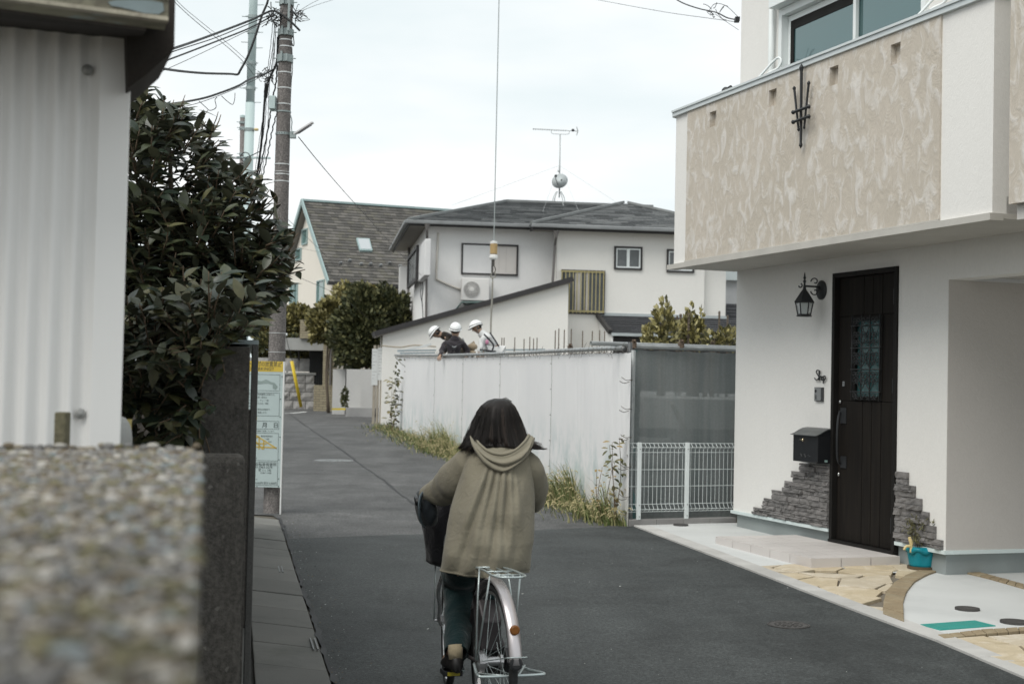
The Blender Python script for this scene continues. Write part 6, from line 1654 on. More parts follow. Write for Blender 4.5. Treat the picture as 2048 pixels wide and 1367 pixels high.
# broad-leaved climbers and saplings
def sapling(name, label, p, h, nl, size, mats, lean=(0,0), seed=1, cat='plant', spread=.25):
    random.seed(seed); r_ = thing(name, label, cat, p); W = MB(); F_ = MB()
    for s_ in range(3):
        top = p+V((lean[0]+rnd(-spread,spread)*.6, lean[1], h*rnd(.7,1))); pts = catmull([p+V((rnd(-.03,.03),0,0)), p.lerp(top,.5)+V((rnd(-.06,.06), rnd(-.05,.05), 0)), top], 6)
        W.tube(pts, [.006-.004*i/(len(pts)-1) for i in range(len(pts))], 5)
        for i in range(nl//3):
            q = random.choice(pts[2:]); d = V((rnd(-1,1), rnd(-1,.3), rnd(-.4,.5))); vs, fs = leafpts(q+d*rnd(0,spread*.25), d, V((rnd(-.3,.3),-.4,1)), size*rnd(.6,1.2), size*.27, .2, .3); F_.add(vs, fs, random.randrange(len(mats)))
    W.build('stem', M_twig, r_, smooth=True); o = F_.build('leaves', mats, r_, smooth=True); o['kind'] = 'stuff'; return r_
MLv = lm('vine_leaf', (.06,.065,.025), (.10,.10,.04), (.20,.17,.07), (.26,.19,.08))
p = HL.P(.12,.10,0); p.z = gz(p.y); sapling('corner_sapling', 'thin leafy sapling climbing the dark corner tube', p, .95, 60, .075, MLv, seed=3)
p = HL.P(.45,.14,0); p.z = gz(p.y); sapling('dry_seedling', 'dry seed-headed weed beside the corner tube', p, .75, 40, .05, MLv[2:], seed=4)
p = HL.P(LH-1.4,.25,0); p.z = gz(p.y); sapling('far_climber', 'leafy climber against the far end of the hoarding', p, 1.35, 130, .13, MLv[:3], seed=5, spread=.5)
random.seed(6); W = MB(); tt = HL.P(LH-1.9, .05, ztop(LH-1.9)-.05); W.tube(catmull([tt+V((-.2,0,0)), tt+V((-.05,0,-.15)), tt+V((.12,0,-.35)), tt+V((.05,0,-.9))], 5), .006, 4)
for k in range(16): vs, fs = leafpts(tt+V((rnd(-.2,.15), 0, -rnd(0,.5))), V((rnd(-1,1),-.3,rnd(-1,.3))), V((0,-1,.4)), .10, .025); W.add(vs, fs)
single(W, 'hanging_vine', MLv[0], 'small vine hanging from the top tube at the far end', 'vine')
# ---- litter, grit and a few fallen leaves on the lane
random.seed(51)
W = MB()
def bit(x, y, s_, m):
    z = gz(y)+.012; p = [V((x+s_*rnd(.5,1)*math.cos(a), y+s_*rnd(.5,1)*math.sin(a), z+rnd(0,.004))) for a in (0,1.4,2.8,4.3)]; W.add(p, [(0,1,2,3)], m)
for i in range(260):
    t = random.random(); p = eL0.lerp(eL1, t)+V((abs(random.gauss(0,.10))+.01, rnd(-.1,.1))); bit(p.x, p.y, rnd(.003,.009), random.choice((0,1,2,2)))
for i in range(420):
    p = HL.P(rnd(0,14), abs(random.gauss(.30,.22)), 0); bit(p.x, p.y, rnd(.004,.014), random.choice((0,1,2,2)))
for i in range(150): bit(rnd(-1.5,2.5), rnd(6.5,16), rnd(.002,.006), random.choice((0,0,2)))
for (x, y) in ((856,1261),(1190,965),(1045,1190),(890,1080),(1195,1310),(1240,1175)): p = gnd(x, y); bit(p.x, p.y, .012, 0)
o = W.build('grit_and_litter', [M('pale_grit', (.50,.52,.50), .8, .1), M('dry_leaf_bits', (.16,.11,.05), .8, .2), M('dark_grit', (.05,.05,.048), .9, .2)]); o['kind'] = 'stuff'
# ---- house across the lane, out of frame, mirrored in the balcony window
oh = thing('opposite_house', 'grey roofed house across the lane seen only mirrored in the balcony window', 'house', (-12.5, 22, 0))
W = MB(); W.box(-16, -9.5, 15, 29, -.1, 6.2); W.build('wall', M('grey_render', (.42,.42,.43), .85, .08), oh)
W = MB(); W.prism([V((-17,14.4,6.2)), V((-8.9,14.4,6.2)), V((-12.9,14.4,9.0))], (0,15.2,0)); W.build('roof', M('slate_grey_roof', (.10,.10,.11), .8, .15), oh)
for yy in (17.5, 21.5, 25.5):
    W = MB(); W.box(-9.52, -9.46, yy, yy+1.6, 3.9, 5.2); W.build('window', M_tealglass, oh)
# ================================================================== UTILITY POLES AND WIRES
tp = NT('speckled_concrete_pole'); co = tp.coord(); n1 = tp.noise(2.2, 5, tp.coord((2,2,.6))); vo = tp.n('ShaderNodeTexVoronoi'); vo.inputs['Scale'].default_value = 90; tp.l(co, vo.inputs[0])
tp.color(tp.mix(.75, tp.ramp(n1, [(.3, (.135,.125,.12)), (.7, (.185,.17,.163))]), tp.ramp(vo.outputs['Color'], [(.2, .55), (.6, 1.05), (.95, 1.7)]), 'MULTIPLY')); tp.set(Roughness=.85); tp.bump(vo.outputs['Distance'], .4, .004)
M_pole = tp.m
M_palepole = M('pale_teal_steel', (.47,.57,.57), .5, .06, 1.5, 40, .05, .002, stain=(.35,.42,.42), samt=.3)
M_wire = M('black_cable', (.028,.03,.032), .55, .15)
M_band = M('steel_band', (.60,.62,.62), .35, .05, metal=.5)
M_brk = M('galvanised_bracket', (.30,.35,.35), .5, .15, metal=.3)
pb = gnd(545, 1024); YP = pb.y
pole = thing('utility_pole', 'speckled concrete utility pole with steel bands and parking sign', 'utility pole', pb)
ptop = at(573.5, 0, YP); pdir = (ptop-pb)/(ptop-pb).z
hp = 9.0
def pp(z): return pb+pdir*z
def pr_(z): return (37/2-(z/ (ptop-pb).z)*5.8)*YP/FPX
W = MB(); W.tube([pp(-.3), pp(0), pp(2), pp(4), pp(6), pp(hp)], [pr_(0), pr_(0), pr_(2), pr_(4), pr_(6), pr_(hp)], 28); W.build('shaft', M_pole, pole, smooth=True)
def zat(y): return (at(560, y, YP).z-pb.z)
for y in (81, 94, 146, 177, 209, 329, 349, 363):
    z = zat(y); W = MB(); W.lathe(pp(z), pdir, [(pr_(z)-.002,-.006),(pr_(z)+.0035,-.006),(pr_(z)+.0035,.006),(pr_(z)-.002,.006)], 24); W.build('steel_band', M_band, pole)
for y in (344, 666, 704): z = zat(y); W = MB(); W.lathe(pp(z), pdir, [(pr_(z)-.002,-.003),(pr_(z)+.003,-.003),(pr_(z)+.003,.003),(pr_(z)-.002,.003)], 24); W.build('wire_band', M_band, pole)
for y, hh, rr in ((6,.03,.012),(66,.035,.018),(118,.04,.016),(224,.008,.006)):
    z = zat(y); r_ = pr_(z); W = MB(); W.lathe(pp(z), pdir, [(r_-.002,-hh),(r_+rr,-hh),(r_+rr,hh),(r_-.002,hh)], 20)
    if y != 224: W.tube([pp(z)+V((-r_-.05,-.03,0)), pp(z)+V((r_+.05,-.03,0))], .006, 6); W.box(pp(z).x-.035, pp(z).x-.015, pp(z).y-r_-.035, pp(z).y-r_, pp(z).z-hh, pp(z).z+hh*1.6); W.box(pp(z).x+.02, pp(z).x+.04, pp(z).y-r_-.035, pp(z).y-r_, pp(z).z-hh, pp(z).z+hh)
    W.build('clamp', M_brk, pole)
z = zat(268); r_ = pr_(z); W = MB(); W.lathe(pp(z), pdir, [(r_-.002,-.013),(r_+.004,-.013),(r_+.004,.013),(r_-.002,.013)], 24)
W.build('punched_strap', M_brk, pole)
W = MB()
for k in range(9): an = -math.pi+math.pi*(k+.5)/9; W.lathe(pp(z)+V((math.cos(an),math.sin(an),0))*(r_+.003), (math.cos(an),math.sin(an),0), [(.005,0),(.005,.003)], 6)
W.build('strap_holes', M_black_iron, pole)
W = MB(); p_ = at(577, 62, YP-.12); W.bar(p_, at(579, -12, YP-.12), .045, .02)
W.build('bracket_channel', M_brk, pole)
W = MB()
for y in (8, 24, 36): W.lathe(at(578.3, y, YP-.135), (0,-1,0), [(.009,0),(.009,.004)], 8)
W.build('channel_holes', M_black_iron, pole)
for y, (x0, x1) in ((400, (530,545)),):
    pass
# street lamp on its arm
sl = thing('street_lamp', 'slim white tube street lamp reaching right from the concrete pole', 'street lamp', at(583, 272, YP))
W = MB(); a, b = at(586, 270, YP-.02), at(626, 244.5, YP-.1); W.bar(a, b, .05, .022); W.build('lamp_housing', M('lamp_white', (.62,.62,.63), .4, .05), sl, bevel=.006)
W = MB(); W.bar(at(596,265.5,YP-.03), at(622,248.5,YP-.1), .02, .028); W.build('light_slot', M('slot_grey', (.25,.25,.27), .5, .05), sl)
W = MB(); W.box(a.x-.03, a.x+.03, a.y-.03, a.y+.03, a.z-.035, a.z+.035); W.tube([at(578,268,YP-.02), a], .015, 6); W.tube(catmull([at(581,230,YP-.05), at(584,243,YP-.05), at(583,256,YP-.05), at(585,268,YP-.05)], 4), .006, 5); W.build('lamp_bracket', M_brk, sl)
# junction box
jb = MB(); a, b = at(540, 220, YP), at(553, 194, YP); jb.box(a.x, b.x, YP-.08, YP+.05, a.z, b.z); W = jb
for k in range(3): c = at(542+k*4, 223, YP-.02); W.tube([c, c+V((0,0,.03))], .012, 8)
single(jb, 'junction_box', M_palepole, 'small pale box fixed to the left side of the concrete pole', 'junction box', bevel=.006)
# tangles of connectors
def tangle(px, py, Y, rx, ry, n, label, r=.005):
    random.seed(int(px)); W = MB(); c = at(px, py, Y); k = Y/FPX
    for i in range(n):
        p = c+V((rnd(-rx,rx)*k, rnd(-.08,.08), rnd(-ry,ry)*k)); d = V((rnd(-1,1), rnd(-.5,.5), rnd(-.8,.8)))*.09
        W.tube(catmull([p, p+d*.5+V((0,0,rnd(-.03,.03))), p+d], 3), r*rnd(.6,1.4), 4)
    single(W, 'cable_tangle', M_wire, label, 'cable')
tangle(549, 32, YP-.1, 12, 14, 42, 'tangle of black connectors left of the pole top')
tangle(594, 30, YP-.1, 9, 10, 30, 'tangle of black connectors right of the pole top')
tangle(529, 152, 17.5, 17, 8, 36, 'bristling cable joint between the two tall poles')
for (x, y, Y, lab) in ((1432, 25, 15.5, 'small cable fitting in front of the balcony house'),):
    tangle(x, y, Y, 10, 6, 10, lab, .004)
# further poles
pb2 = at(487.5, 700, 26); pb2.z = gz(26)
pole2 = thing('utility_pole', 'tall pale teal steel pole with step bolts behind the concrete pole', 'utility pole', pb2)
a, b = at(495, 380, 26), at(507, 0, 26); dd = (b-a)/(b-a).z; q = lambda z: a+dd*(z-a.z)
W = MB(); zz1 = at(500,206,26).z; W.tube([q(0), q(zz1)], [11.2*26/FPX, 9.4*26/FPX], 20); W.tube([q(zz1), q(10.5)], [8.6*26/FPX, 8.4*26/FPX], 20); W.build('shaft', M_palepole, pole2, smooth=True)
for i, y in enumerate((10, 34, 65, 85, 96, 127, 147, 177, 205, 260)):
    p = q(at(500,y,26).z); W = MB(); s_ = -1 if i % 2 else 1
    W.tube([p+V((s_*.06,0,0)), p+V((s_*.20,-.02,0))], .007, 5)
    if i in (1, 2, 5, 7, 9): W.lathe(p, dd, [(.08,-.03),(.092,-.03),(.092,.03),(.08,.03)], 16); W.tube([p+V((-.13,-.04,0)), p+V((.13,-.04,0))], .009, 5)
    W.build('step_bolt', M_brk, pole2)
W = MB(); p = q(at(500,260,26).z); W.lathe(p+V((.10,-.06,0)), (1,0,0), [(.02,0),(.028,.02),(.028,.06),(.015,.08)], 10); W.build('yellow_insulator', M('yellow_ceramic', (.62,.50,.25), .4, .05), pole2, smooth=True)
W = MB(); p = q(at(500,317,26).z); W.bar(p+V((-.2,-.1,0)), p+V((.42,-.1,0)), .05, .03); W.lathe(p+V((-.05,-.13,0)), (1,0,0), [(.02,0),(.02,.1)], 8); W.build('cross_arm', M_palepole, pole2)
W = MB(); W.tube([p+V((-.03+.085*math.cos(t*.42), -.16, .085*math.sin(t*.42))) for t in range(15)], .009, 5, closed=True); W.build('cable_loop', M_wire, pole2)
pb3 = at(484.5, 700, 31); pb3.z = gz(31)
pole3 = thing('utility_pole', 'short concrete pole half hidden by the shrub, left of the steel pole', 'utility pole', pb3)
W = MB(); W.tube([pb3, at(485.5, 233, 31)], [.075, .058], 14); W.build('shaft', M_pole, pole3, smooth=True)
for y in (245, 256, 308): p = at(485.3, y, 31); W = MB(); W.lathe(p-V((0,0,.03)), (0,0,1), [(.06,0),(.075,0),(.075,.05),(.06,.05)], 12); W.tube([p+V((-.12,-.05,0)), p+V((.12,-.05,0))], .008, 5); W.build('clamp', M_brk, pole3)
W = MB(); W.lathe(at(485.5,236,31), (0,0,1), [(.062,0),(.062,.05),(.03,.07)], 12); W.build('pole_cap', M_palepole, pole3)

def wire(pts, r, label, name='overhead_wire', k=6, mat=None, group=None):
    W = MB(); P = [at(*p) for p in pts]; W.tube(catmull(P, k), r*.82, 6)
    o = W.build(name, mat or M_wire, origin=P[0], smooth=True); return tag(o, label, 'wire', group)
y_ = YP
wire([(536,-40,y_),(536,0,y_),(524,31,y_),(510,75,y_),(495,114,y_),(481,140,y_),(475,149,y_),(460,148,y_-.3),(400,146,y_-1.5),(330,138,y_-3),(240,118,y_-5)], .0155, 'thick black cable bending beside the pale pole then running left')
wire([(240,128,y_-5),(350,96,y_-3),(427,69,y_-1.6),(500,41,y_-.5),(530,27,y_-.2),(545,22,y_-.12),(560,27,y_-.14),(580,42,y_-.16),(600,62,y_-.14)], .014, 'thick grey cable looping over the pole top and down to the left')
wire([(240,140,y_-5),(350,102,y_-3),(430,76,y_-1.6),(500,47,y_-.5),(548,27,y_-.1)], .006, 'thin wire just below the thick looping cable')
wire([(220,160,y_-5),(333,121,y_-3),(430,84,y_-1.6),(500,56,y_-.5),(548,30,y_-.1)], .0095, 'second stranded cable running left from the pole top')
wire([(200,200,y_-5),(290,158,y_-3),(400,108,y_-1.6),(548,36,y_-.1)], .0035, 'faint lowest wire of the fan running left from the pole top')
wire([(300,-50,20),(349,4,20),(395,46,21),(440,82,22),(480,117,23),(508,150,24)], .006, 'thin wire slanting down from the shed roof to the pale pole')
wire([(315,-50,20),(356,4,20),(402,44,21),(447,80,22),(487,115,23),(512,140,24)], .0045, 'upper of two parallel wires slanting to the pale pole')
wire([(200,205,y_-4),(260,208,y_-3),(330,209,y_-2),(400,198,y_-1),(440,186,y_-.5),(478,171,y_),(500,158,y_+.6),(525,150,y_+1.5),(545,140,y_)], .0135, 'sagging black cable just above the shrub')
wire([(330,222,y_-2),(400,205,y_-1),(470,178,y_),(530,150,y_+1)], .004, 'thin wire below the sagging cable above the shrub')
wire([(398,202,y_-1),(412,215,y_-1),(420,221,y_-1),(432,215,y_-.9),(430,200,y_-.9),(434,195,y_-.8)], .005, 'loose dangling loop under the sagging cable', 'dangling_wire')
wire([(443,192,y_-.6),(455,203,y_-.5),(465,209,y_-.5),(469,200,y_-.5),(470,186,y_-.4)], .0045, 'second dangling loop nearer the pale pole', 'dangling_wire')
def droop(pts, r, lab, wig=0): 
    P = []
    for i, p in enumerate(catmull([V((p[0], p[1], 0)) for p in pts], 8)): P.append((p.x+(wig*math.sin(i*1.9)), p.y, y_-.05+i*.06))
    W = MB(); Q = [at(*p) for p in P]; W.tube(Q, r, 6); o = W.build('drop_cable', M_wire, origin=Q[0], smooth=True); tag(o, lab, 'wire', 'cables dropping beside the concrete pole')
droop([(556,75),(554,121),(545,145),(536,165),(530,195),(526,248),(521,300),(514,350),(509,400),(505,430)], .0135, 'thickest of the dropping cables, left of the concrete pole')
W = MB(); W.tube([at(534.5,167,y_+.4), at(531,195,y_+.5)], .022, 8); W.build('splice', M_wire, None).location = (0,0,0)
bpy.data.objects['splice'].name = 'cable_splice'; tag(bpy.data.objects['cable_splice'], 'fat dark splice sleeve on the thickest dropping cable', 'cable splice')
droop([(556,90),(554,140),(551,171),(542,211),(539,241),(528,300),(519,345),(512,385),(507,420)], .009, 'wavy dropping cable passing the junction box', .8)
droop([(553,228),(544,263),(537,300),(527,345),(520,380),(512,425)], .007, 'crinkled dropping cable nearest the concrete pole', 1.2)
droop([(550,45),(545,100),(538,142),(533,190),(531,235),(524,290),(517,350)], .004, 'thin hanging wire left of the dropping cables', .4)
droop([(553,45),(548,105),(541,150),(537,200),(536,245),(531,300),(522,350)], .0035, 'thin hanging wire crossing the dropping cables', .5)
droop([(546,40),(541,95),(535,140),(529,175),(527,225),(518,285),(510,345)], .0035, 'leftmost thin hanging wire between the poles', .4)
for i, x in enumerate((549, 552, 557)):
    wire([(x,40,y_+.1),(x-2,90,y_+.15),(x-5,140,y_+.2)], .0035, ['first','second','third'][i]+' short thin wire hanging from the tangle left of the pole top', 'drop_wire')
wire([(584,60,y_),(588,85,y_-.05),(586,92,y_-.05),(581,78,y_)], .007, 'short black loop right of the concrete pole', 'drop_wire')
wire([(584,95,y_),(585,140,y_),(583,160,y_),(581,200,y_)], .005, 'wire running down the right side of the concrete pole', 'drop_wire')
wire([(594,26,y_),(640,8,22),(700,-10,30)], .004, 'upper faint wire going right from the pole top')
wire([(596,24,y_),(625,6,20),(655,-8,26)], .004, 'steeper faint wire going right from the pole top')
wire([(590,38,y_),(615,38,y_),(618,40,y_),(600,44,y_)], .003, 'small wire loop sticking out right of the pole top', 'drop_wire')
wire([(597,274,y_),(640,327,18),(690,385,22),(740,440,27),(790,496,33),(843,551,39.7)], .0065, 'service wire from the street lamp down to the hipped house')
wire([(440,315,y_),(480,317,y_+.5),(500,312,y_+.8),(519,303,y_+1)], .007, 'short cable joining the loop on the pale pole')
wire([(575,438,30),(620,480,38),(660,520,46),(690,556,50)], .006, 'thin wire crossing the gable wall of the far house')
wire([(560,528,22),(600,555,30),(680,592,42),(740,640,44)], .006, 'lower thin wire in front of the far house')
wire([(560,490,30),(610,498,38),(680,512,48),(800,528,50)], .004, 'nearly level thin wire across the brown roof')
wire([(571,640,47),(574,680,47.5),(585,722,48)], .012, 'stay wire above the yellow guard', 'stay_wire')
gy = MB(); p, q2 = at(583.5, 722, 48.2), gnd(602, 813); q2 = at(602, 813, 48.6); gy.tube([p, q2], .055, 10)
single(gy, 'yellow_guard', M('yellow_plastic_guard', (.68,.50,.04), .5, .1), 'slanting yellow guard tube in front of the stone wall', 'guard tube', smooth=True)
W = MB(); W.ell(at(572.5,669,47), .05,.05,.05, 8, 6); single(W, 'stay_insulator', M_alu, 'small white ball on the stay wire', 'insulator', smooth=True)
wire([(1180,-3,24),(1260,12,22),(1340,26,20),(1420,37,17.5),(1478,45,15.3)], .0045, 'long faint wire across the sky to the balcony house')
wire([(1335,-12,17),(1365,6,16.6),(1400,18,16.2),(1432,25,15.8),(1455,36,15.5),(1477,40,15.2)], .009, 'black service cable reaching the balcony house wall')
wire([(1418,22,15.8),(1430,8,15.7),(1452,12,15.6),(1476,34,15.2)], .004, 'thin upper loop beside the black service cable')
wire([(1430,28,15.8),(1450,42,15.6),(1477,60,15.2)], .003, 'thin lower loop beside the black service cable')
W = MB(); W.box(at(1468,42,15.2).x, at(1477,42,15.2).x, 15.1, 15.2, at(1470,46,15.2).z, at(1470,38,15.2).z); single(W, 'cable_anchor', M_black_iron, 'small black anchor where the service cable meets the house', 'anchor')

# ---- crane hook hanging over the site
YC = 28.6
M_rope = M('steel_rope', (.33,.36,.36), .5, .1, metal=.3)
crane = thing('crane_hook', 'white and ochre crane hook block hanging over the workers on a long rope', 'crane hook', at(986, 560, YC))
a, b = at(998, 0, YC), at(987.8, 482, YC)
W = MB(); W.tube([b, V((b.x, b.y, 26))], .010, 6); W.build('hoist_rope', M_rope, crane)
W = MB(); c = at(987.3, 497, YC); c = V((b.x, b.y, c.z)); k = YC/FPX
W.lathe(c, (0,0,1), [(6*k,-11*k),(7.2*k,-10*k),(7.5*k,8*k),(6.5*k,10*k)], 16); W.build('ochre_block', M('ochre_paint', (.40,.28,.13), .6, .15), crane, smooth=False)
W = MB(); W.lathe(c, (0,0,1), [(4*k,15*k),(7.6*k,14*k),(7.6*k,10*k),(6*k,9.6*k)][::-1], 16); W.lathe(c, (0,0,1), [(4*k,-11*k),(5*k,-11.5*k),(8.2*k,-14*k),(8.4*k,-19*k),(6*k,-22*k)][::-1], 16); W.build('white_collar', M('white_paint_worn', (.72,.72,.70), .5, .1), crane, smooth=False)
W = MB(); W.lathe(c, (0,0,1), [(2.6*k,-34*k),(2.6*k,-22*k)], 10); hk = [c+V((x_*k, 0, -z_*k)) for x_, z_ in ((0,34),(3.5,38),(4.2,44),(1,49),(-3,46),(-3,42))]; W.tube(catmull(hk, 4), 1.1*k, 6); W.build('hook', M('dark_steel_hook', (.10,.095,.085), .5, .2, metal=.5), crane, smooth=False)
W = MB(); s0 = c+V((0,0,-47*k)); e0 = at(984, 560, YC)
W.tube(catmull([s0+V((-.02,0,.0)), s0+V((-.05,0,-.1)), V((s0.x-.02,s0.y,e0.z+.05)), V((s0.x-.01,s0.y,e0.z-.03))], 4), .012, 6); W.tube(catmull([s0+V((.03,0,.02)), s0+V((.045,0,-.1)), V((s0.x+.0,s0.y,e0.z+.05)), V((s0.x-.01,s0.y,e0.z-.03))], 4), .012, 6)
pts = [V((s0.x-.01, YC, e0.z-.03)), at(984,600,YC), at(982,640,YC), at(981.5,670,YC), at(981,704,YC)]
W.tube(catmull(pts, 5), .018, 8); W.build('sling', M('grey_sling', (.26,.25,.22), .7, .15), crane, smooth=True)

# ---- no-parking notice board on the pole
SG = Plane((at(565,850,YP-.13).x, YP-.16, 0), (1, -.10)); SG.n = V((-.10,-1,0)).normalized()
sz1, sz0 = SG.hit(540, 722)[1], SG.hit(540, 974)[1]; sR = SG.hit(563.5, 850)[0]; sL = sR-.50
sign = thing('no_parking_board', 'tall pale green no parking notice with yellow heading on the utility pole', 'sign', SG.P((sL+sR)/2, 0, sz0))
hS = sz1-sz0
W = MB(); W.pbox(SG, sL, sR, -.012, 0, sz0, sz1); W.build('board', M('pale_green_board', (.41,.49,.49), .5, .04), sign)
W = MB(); W.pbox(SG, sR, sR+.012, -.03, .002, sz0-.28, sz1); W.build('white_edge', M('white_edge_strip', (.70,.71,.70), .4, .05), sign)
W = MB(); W.pbox(SG, sL, sR-.001, 0, .0015, sz1-.083*hS, sz1); W.build('yellow_heading', M('yellow_heading', (.55,.40,.06), .5, .05), sign)
M_ink = M('dark_ink', (.045,.055,.055), .6, .05, bump=0)
def text(s_, size, a, z, mat, parent, pl=SG, d=.003, align='LEFT', name='lettering', sx=1.0):
    cu = bpy.data.curves.new('t', 'FONT'); cu.body = s_; cu.size = size; cu.align_x = align; cu.resolution_u = 2
    ob = bpy.data.objects.new('t', cu); COL.objects.link(ob); bpy.context.view_layer.update()
    me = bpy.data.meshes.new_from_object(ob.evaluated_get(bpy.context.evaluated_depsgraph_get()))
    W = MB(); flip = 1
    W.add([pl.P(a+v.co.x*sx, d, z+v.co.y) for v in me.vertices], [tuple(p.vertices) for p in me.polygons])
    bpy.data.objects.remove(ob); bpy.data.meshes.remove(me)
    return W.build(name, mat, parent)
text('自転車・原付の放置禁止', .062, sR-.018, sz1-.040*hS, M_ink, sign, align='RIGHT', sx=.72)
text('NO PARKING!!', .048, sR-.10, sz1-.074*hS, M_ink, sign, align='RIGHT')
def ybox(u0, u1, v0, v1, name='ruled_box', w=.003):     # u from the right edge leftwards (m), v fraction from the top
    A0, A1, Z1, Z0 = sR-u1, sR-u0, sz1-v0*hS, sz1-v1*hS; W = MB()
    for b_ in ((A0,A1,Z0,Z0+w),(A0,A1,Z1-w,Z1),(A0,A0+w,Z0,Z1),(A1-w,A1,Z0,Z1)): W.pbox(SG, b_[0], b_[1], 0, .0015, b_[2], b_[3])
    W.build(name, M_ink, sign)
ybox(.03,.40,.105,.235); ybox(.03,.46,.25,.435); ybox(.03,.46,.475,.54); ybox(.03,.46,.57,.79); ybox(.03,.46,.80,.985)
W = MB(); mp = [(.30,.125),(.33,.15),(.26,.16),(.20,.145),(.14,.165),(.10,.17),(.06,.20),(.08,.225),(.12,.215),(.12,.185),(.18,.175),(.25,.18),(.32,.185),(.35,.165),(.30,.125)]
W.prism([SG.P(sR-u*.9, .0015, sz1-v*hS) for u, v in mp[:-1]], SG.n*.0008); W.build('district_map', M('map_grey', (.24,.30,.29), .6, .1), sign)
W = MB(); c = SG.P(sR-.41, .002, sz1-.17*hS); W.tube([c+SG.a*(.03*math.cos(t*.4))+V((0,0,.03*math.sin(t*.4))) for t in range(16)], .005, 5, closed=True); W.bar(c+SG.a*-.02+V((0,0,.02)), c+SG.a*.02-V((0,0,.02)), .008, .003); W.build('prohibition_mark', M('sign_red', (.30,.04,.03), .5, .05), sign)
lines = ['この付近は自転車等放置禁止区域です。','放置してある自転車・原付は','撤去します。また、チェーン錠','等で固定しているものは、切断','して撤去します。','撤去した自転車・原付は保管所で','１ヶ月間保管し、返還します。']
for i, l_ in enumerate(lines): text(l_, .0215, sR-.42, sz1-(.27+.024*i)*hS, M_ink, sign, sx=.9)
W = MB(); W.pbox(SG, sR-.46, sR-.27, 0, .0015, sz1-.468*hS, sz1-.445*hS); W.build('yellow_tab', M('yellow_tab', (.55,.40,.06), .5, .05), sign)
text('撤去日', .026, sR-.45, sz1-.465*hS, M_ink, sign, sx=1.8); text('月', .062, sR-.215, sz1-.525*hS, M_ink, sign); text('日', .062, sR-.095, sz1-.525*hS, M_ink, sign)
text('放置自転車等は、下記保管所で返還しています。', .017, sR-.44, sz1-.56*hS, M_ink, sign)
W = MB(); mpx = lambda u, v: SG.P(sR-u, .0025, sz1-v*hS)
for a_, b_ in (((.29,.585),(.05,.69)),((.29,.585),(.29,.705)),((.24,.60),(.24,.70)),((.19,.63),(.19,.70)),((.36,.68),(.05,.685)),((.36,.655),(.16,.655)),((.30,.62),(.20,.70)),((.36,.62),(.24,.60))): W.bar(mpx(*a_), mpx(*b_), .014, .001, up=SG.n)
W.build('street_map', M('map_yellow', (.50,.37,.10), .6, .05), sign)
for i, (l_, u) in enumerate((('■自転車保管所',.20),('公園',.15),('住宅',.12),('交番',.36))): text(l_, .018, sR-u-.02, sz1-(.60+.022*i)*hS, M_ink, sign)
for i, l_ in enumerate(('受付　月～土','時間　１２時～','　　　１９時','持物　印鑑・身分証')): text(l_, .019, sR-.43, sz1-(.725+.017*i)*hS, M_ink, sign)
text('駅前自転車保管所', .034, sR-.045, sz1-.828*hS, M_ink, sign, align='RIGHT', sx=1.15)
text('☎ 03-2963-2574', .034, sR-.09, sz1-.85*hS, M_ink, sign, align='RIGHT'); text('町 1-1, 3先', .030, sR-.10, sz1-.873*hS, M_ink, sign, align='RIGHT'); text('10:00～19:00', .022, sR-.10, sz1-.892*hS, M_ink, sign, align='RIGHT')
for i, l_ in enumerate(('返還に必要なもの','自転車の鍵','身分を証明するもの')): text(l_, .017, sR-.40, sz1-(.915+.014*i)*hS, M_ink, sign)
text('自転車 4,000円 原付 6,000円', .030, sR-.04, sz1-.975*hS, M_ink, sign, align='RIGHT', sx=.85)
W = MB()
for (u, v) in ((.02,.01),(.01,.12),(.02,.30),(.02,.44),(.015,.60),(.02,.78),(.02,.93),(.02,.99),(.25,.005),(.25,.995)): W.lathe(SG.P(sR-u, 0, sz1-v*hS), SG.n, [(.006,0),(.005,.005)], 8)
W.build('screw', M_black_iron, sign)
# ================================================================== PEOPLE
def A(px, py, Y): return at(px, py, Y)
def skin(name, chains, mat, parent, sub=2, extra=None, smooth=True):
    """chains: lists of (key, point, rx, ry); equal keys are one joint. Grown with a Skin modifier and baked into one mesh"""
    idx = {}; vs = []; rad = []; ed = set()
    for ch in chains:
        prev = None
        for key, p, rx, ry in ch:
            if key not in idx: idx[key] = len(vs); vs.append(V(p)); rad.append((rx, ry))
            i = idx[key]
            if prev is not None and prev != i: ed.add((min(prev, i), max(prev, i)))
            prev = i
    me = bpy.data.meshes.new('t'); me.from_pydata([tuple(v) for v in vs], list(ed), []); me.update()
    ob = bpy.data.objects.new('t', me); COL.objects.link(ob)
    sk = ob.modifiers.new('s', 'SKIN'); sk.use_smooth_shade = True; sk.branch_smoothing = .4
    for i, r in enumerate(rad): me.skin_vertices[0].data[i].radius = r; me.skin_vertices[0].data[i].use_root = (i == 0)
    sb = ob.modifiers.new('b', 'SUBSURF'); sb.levels = sub; sb.render_levels = sub
    bpy.context.view_layer.update()
    ev = bpy.data.meshes.new_from_object(ob.evaluated_get(bpy.context.evaluated_depsgraph_get()))
    W = MB(); W.add([v.co.copy() for v in ev.vertices], [tuple(p.vertices) for p in ev.polygons])
    bpy.data.objects.remove(ob); bpy.data.meshes.remove(ev)
    if extra: extra(W)
    return W.build(name, mat, parent, smooth=smooth)
